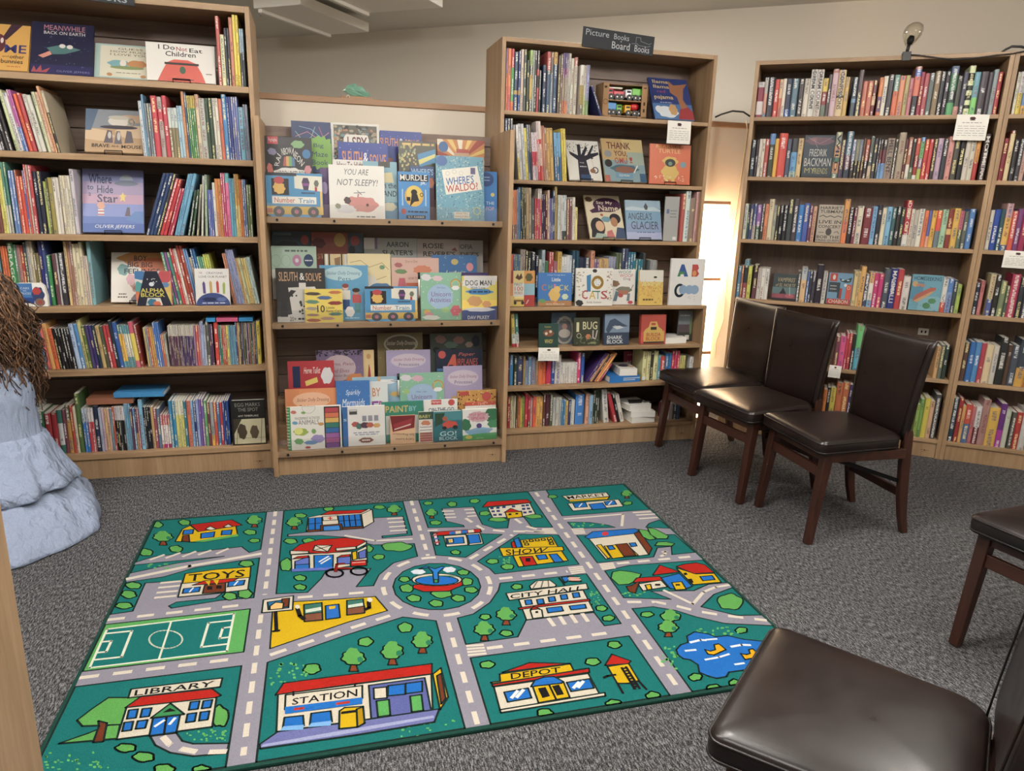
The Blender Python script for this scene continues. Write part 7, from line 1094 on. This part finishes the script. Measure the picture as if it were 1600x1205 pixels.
# ================================================================ toy trucks in a cardboard tray box
X0, Y0, s = G7; zt = ZM[0]; wb = WM + .035
u0 = u_at(FL, X0 + 800 * s, wb, zt); zt += .0008; u1 = u_at(FL, X0 + 1092 * s, wb, zt); hb = t_at(Y0 + 415 * s, FL.p(u0, wb, zt), Vector((0, 0, 1))); wd_ = u1 - u0
t = tag(empty('toy_box', FL.p(u0, wb, zt), TL), 'open cardboard display box holding four toy trucks on the top middle shelf', 'box'); D_ = .11; c4 = .034
part_box('side', 'cardboard', t, 0, 0, 0, c4, .004, hb, 0); part_box('side', 'cardboard', t, wd_ - c4, 0, 0, wd_, .004, hb, 0)
part_box('side', 'cardboard', t, 0, 0, 0, .003, D_, hb, 0); part_box('side', 'cardboard', t, wd_ - .003, 0, 0, wd_, D_, hb, 0)
part_box('back', 'cardboard', t, 0, D_ - .003, 0, wd_, D_, hb, 0); part_box('floor_panel', 'cardboard', t, 0, 0, 0, wd_, D_, .012, 0); part_box('inner_shelf', 'cardboard', t, .003, .006, hb * .50, wd_ - .003, D_ - .003, hb * .50 + .005, 0); part_box('lid', 'cardboard', t, 0, .02, hb - .003, wd_, D_, hb, 0)
a = Art(lambda x, y: (x, y)); a.draw('O 4a3424 %g %g .012 .012 .002;b 4a3424 %g %g .008 .006;r 4a3424 %g %g %g %g;r 4a3424 %g %g %g %g;r 4a3424 %g %g %g %g;r 4a3424 .05 .003 %g .008' % (.017, hb * .45, .015, hb * .88, wd_ - .026, hb * .9, wd_ - .008, hb * .93, wd_ - .022, hb * .4, wd_ - .012, hb * .5, wd_ - .022, hb * .2, wd_ - .012, hb * .3, wd_ - .05))
q = a.mb.build('printed_marks', 'print_matt', t, True); q.rotation_euler = (math.pi / 2, 0, 0); q.location = (0, -.0008, 0)
def truck(x, z, L_, flip, cab, load, kind, label):
    t2_ = tag(empty('toy_truck', FL.p(u0 + x, wb + .016, zt + z), TL), label, 'toy truck', 'toy trucks in the cardboard box'); t2_.scale = (1.28,) * 3; L_ /= 1.28; f = -1 if flip else 1; cx = L_ / 2
    def B(name, mat, xa, za, xb, zb, y0=.0, y1=.045): xa, xb = (xa, xb) if f > 0 else (L_ - xb, L_ - xa); return part_box(name, mat, t2_, xa, y0, za, xb, y1, zb, .003)
    mc = 'toy_' + cab; ml_ = 'toy_' + load
    for c in (cab, load):
        if 'toy_' + c not in MATS: plain('toy_' + c, c, .35)
    B('chassis', mc, 0, .012, L_, .020); B('cab', mc, 0, .018, L_ * .34, .044); B('windscreen', 'black_plastic', L_ * .05, .030, L_ * .3, .040, -.001, .046)
    if kind == 'ladder': B('truck_body', ml_, L_ * .36, .020, L_, .036); B('ladder', 'white_plastic', L_ * .05, .045, L_ * .95, .052, .012, .033)
    elif kind == 'drum':
        mb = MB(); r_ = .016; ax = L_ * .66 if f > 0 else L_ * .34
        mb.rings([[(ax + q_ * L_ * .26, .0225 + r_ * k * math.cos(a), .040 + r_ * k * math.sin(a)) for a in [i * math.pi / 6 for i in range(12)]] for q_, k in ((-1, .5), (-.5, .95), (.3, .95), (1, .4))]); mb.build('drum', ml_, t2_)
    else: B('truck_body', ml_, L_ * .36, .022, L_, .050)
    for wx in (.2, .56, .82):
        for y in (-.003, .038):
            mb = MB(); mb.tube([(L_ * wx if f > 0 else L_ * (1 - wx), y, .0125), (L_ * wx if f > 0 else L_ * (1 - wx), y + .010, .0125)], .0125, 12); wh = mb.build('wheel', 'black_plastic', t2_)
            mb = MB(); mb.tube([(L_ * wx if f > 0 else L_ * (1 - wx), y - .0008, .0125), (L_ * wx if f > 0 else L_ * (1 - wx), y + .0108, .0125)], .0032, 8); mb.build('hub', 'white_plastic', wh)
H2 = hb * .50 + .005; iw = wd_ - .05
truck(.034, H2, iw * .46, False, 'b03040', 'b03040', 'ladder', 'toy fire truck with white ladder, upper left in the cardboard box')
truck(.034 + iw * .5, H2, iw * .48, False, 'd0d4d8', '58a030', 'tip', 'white toy truck with green body, upper right in the cardboard box')
truck(.030, .0125, iw * .44, True, '58a030', '3878b0', 'tip', 'green toy truck with blue body, lower left in the cardboard box')
truck(.034 + iw * .5, .0125, iw * .48, False, 'd8a020', 'b82c30', 'drum', 'yellow toy mixer with red drum, lower right in the cardboard box')

# ================================================================ small things
# marker pens clipped to the wipe-clean books
for o in list(COL.objects):
    if o.get('label', '').startswith('mint green activity book'):
        zs = [v.co.z for v in o.data.vertices]; H_ = max(zs)
        mb = MB(); mb.tube([(-.006, .004, H_ * .52), (-.006, .004, H_ * .98)], .005, 8); mb.build('marker_pen', 'white_plastic', o); mb = MB(); mb.tube([(-.006, .004, H_ * .86), (-.006, .004, H_)], .0058, 8); mb.build('pen_cap', 'black_plastic', o)
# green crumpled wrap in a tray on the partition cap
t = tag(empty('wrapped_bundle', FL.p(.235, 4.20, 1.85), TL), 'crumpled green clear wrap in a shallow brown tray on the partition cap', 'bundle')
part_box('tray', 'trim_wood', t, -.085, -.035, 0, .075, .035, .012, .002)
m, nt, b = newmat('green_wrap'); b.inputs['Base Color'].default_value = hx('7fb8a0'); b.inputs['Roughness'].default_value = .2; b.inputs['Alpha'].default_value = .6
mb = MB(); rw = random.Random(3); rgs = []
for k in range(9):
    f = k / 8; th_ = math.pi * (.08 + .84 * f); rgs.append([((.065 * math.sin(th_) * rw.uniform(.75, 1.2)) * math.cos(a) - .01 * math.cos(th_), .03 * math.sin(th_) * rw.uniform(.7, 1.2) * math.sin(a), .012 + max(0, .028 + .036 * math.cos(th_) * rw.uniform(.75, 1.15) - (.012 * math.cos(a) if math.cos(a) > 0 else 0))) for a in [q * 2 * math.pi / 14 for q in range(14)]])
mb.rings(rgs, True, True, smooth=False); mb.build('wrap', 'green_wrap', t)
mb = MB(); mb.tube([(-.05 + .008 * math.cos(a), -.038, .002 + .014 * math.sin(a)) for a in [q * math.pi / 6 for q in range(7)]], .002, 5); mb.build('tie', 'white_plastic', t)
# socket plate on the back of the right case
t = tag(empty('socket_plate', FR.p(.702, WR + .2865, .655), TR), 'small white wall socket plate on the back of the right bookcase', 'socket')
part_box('plate', 'white_plastic', t, 0, -.005, 0, .055, 0, .040, .002)
for x in (.014, .034): part_box('outlet', 'black_plastic', t, x, -.0062, .013, x + .009, -.0045, .027, 0)
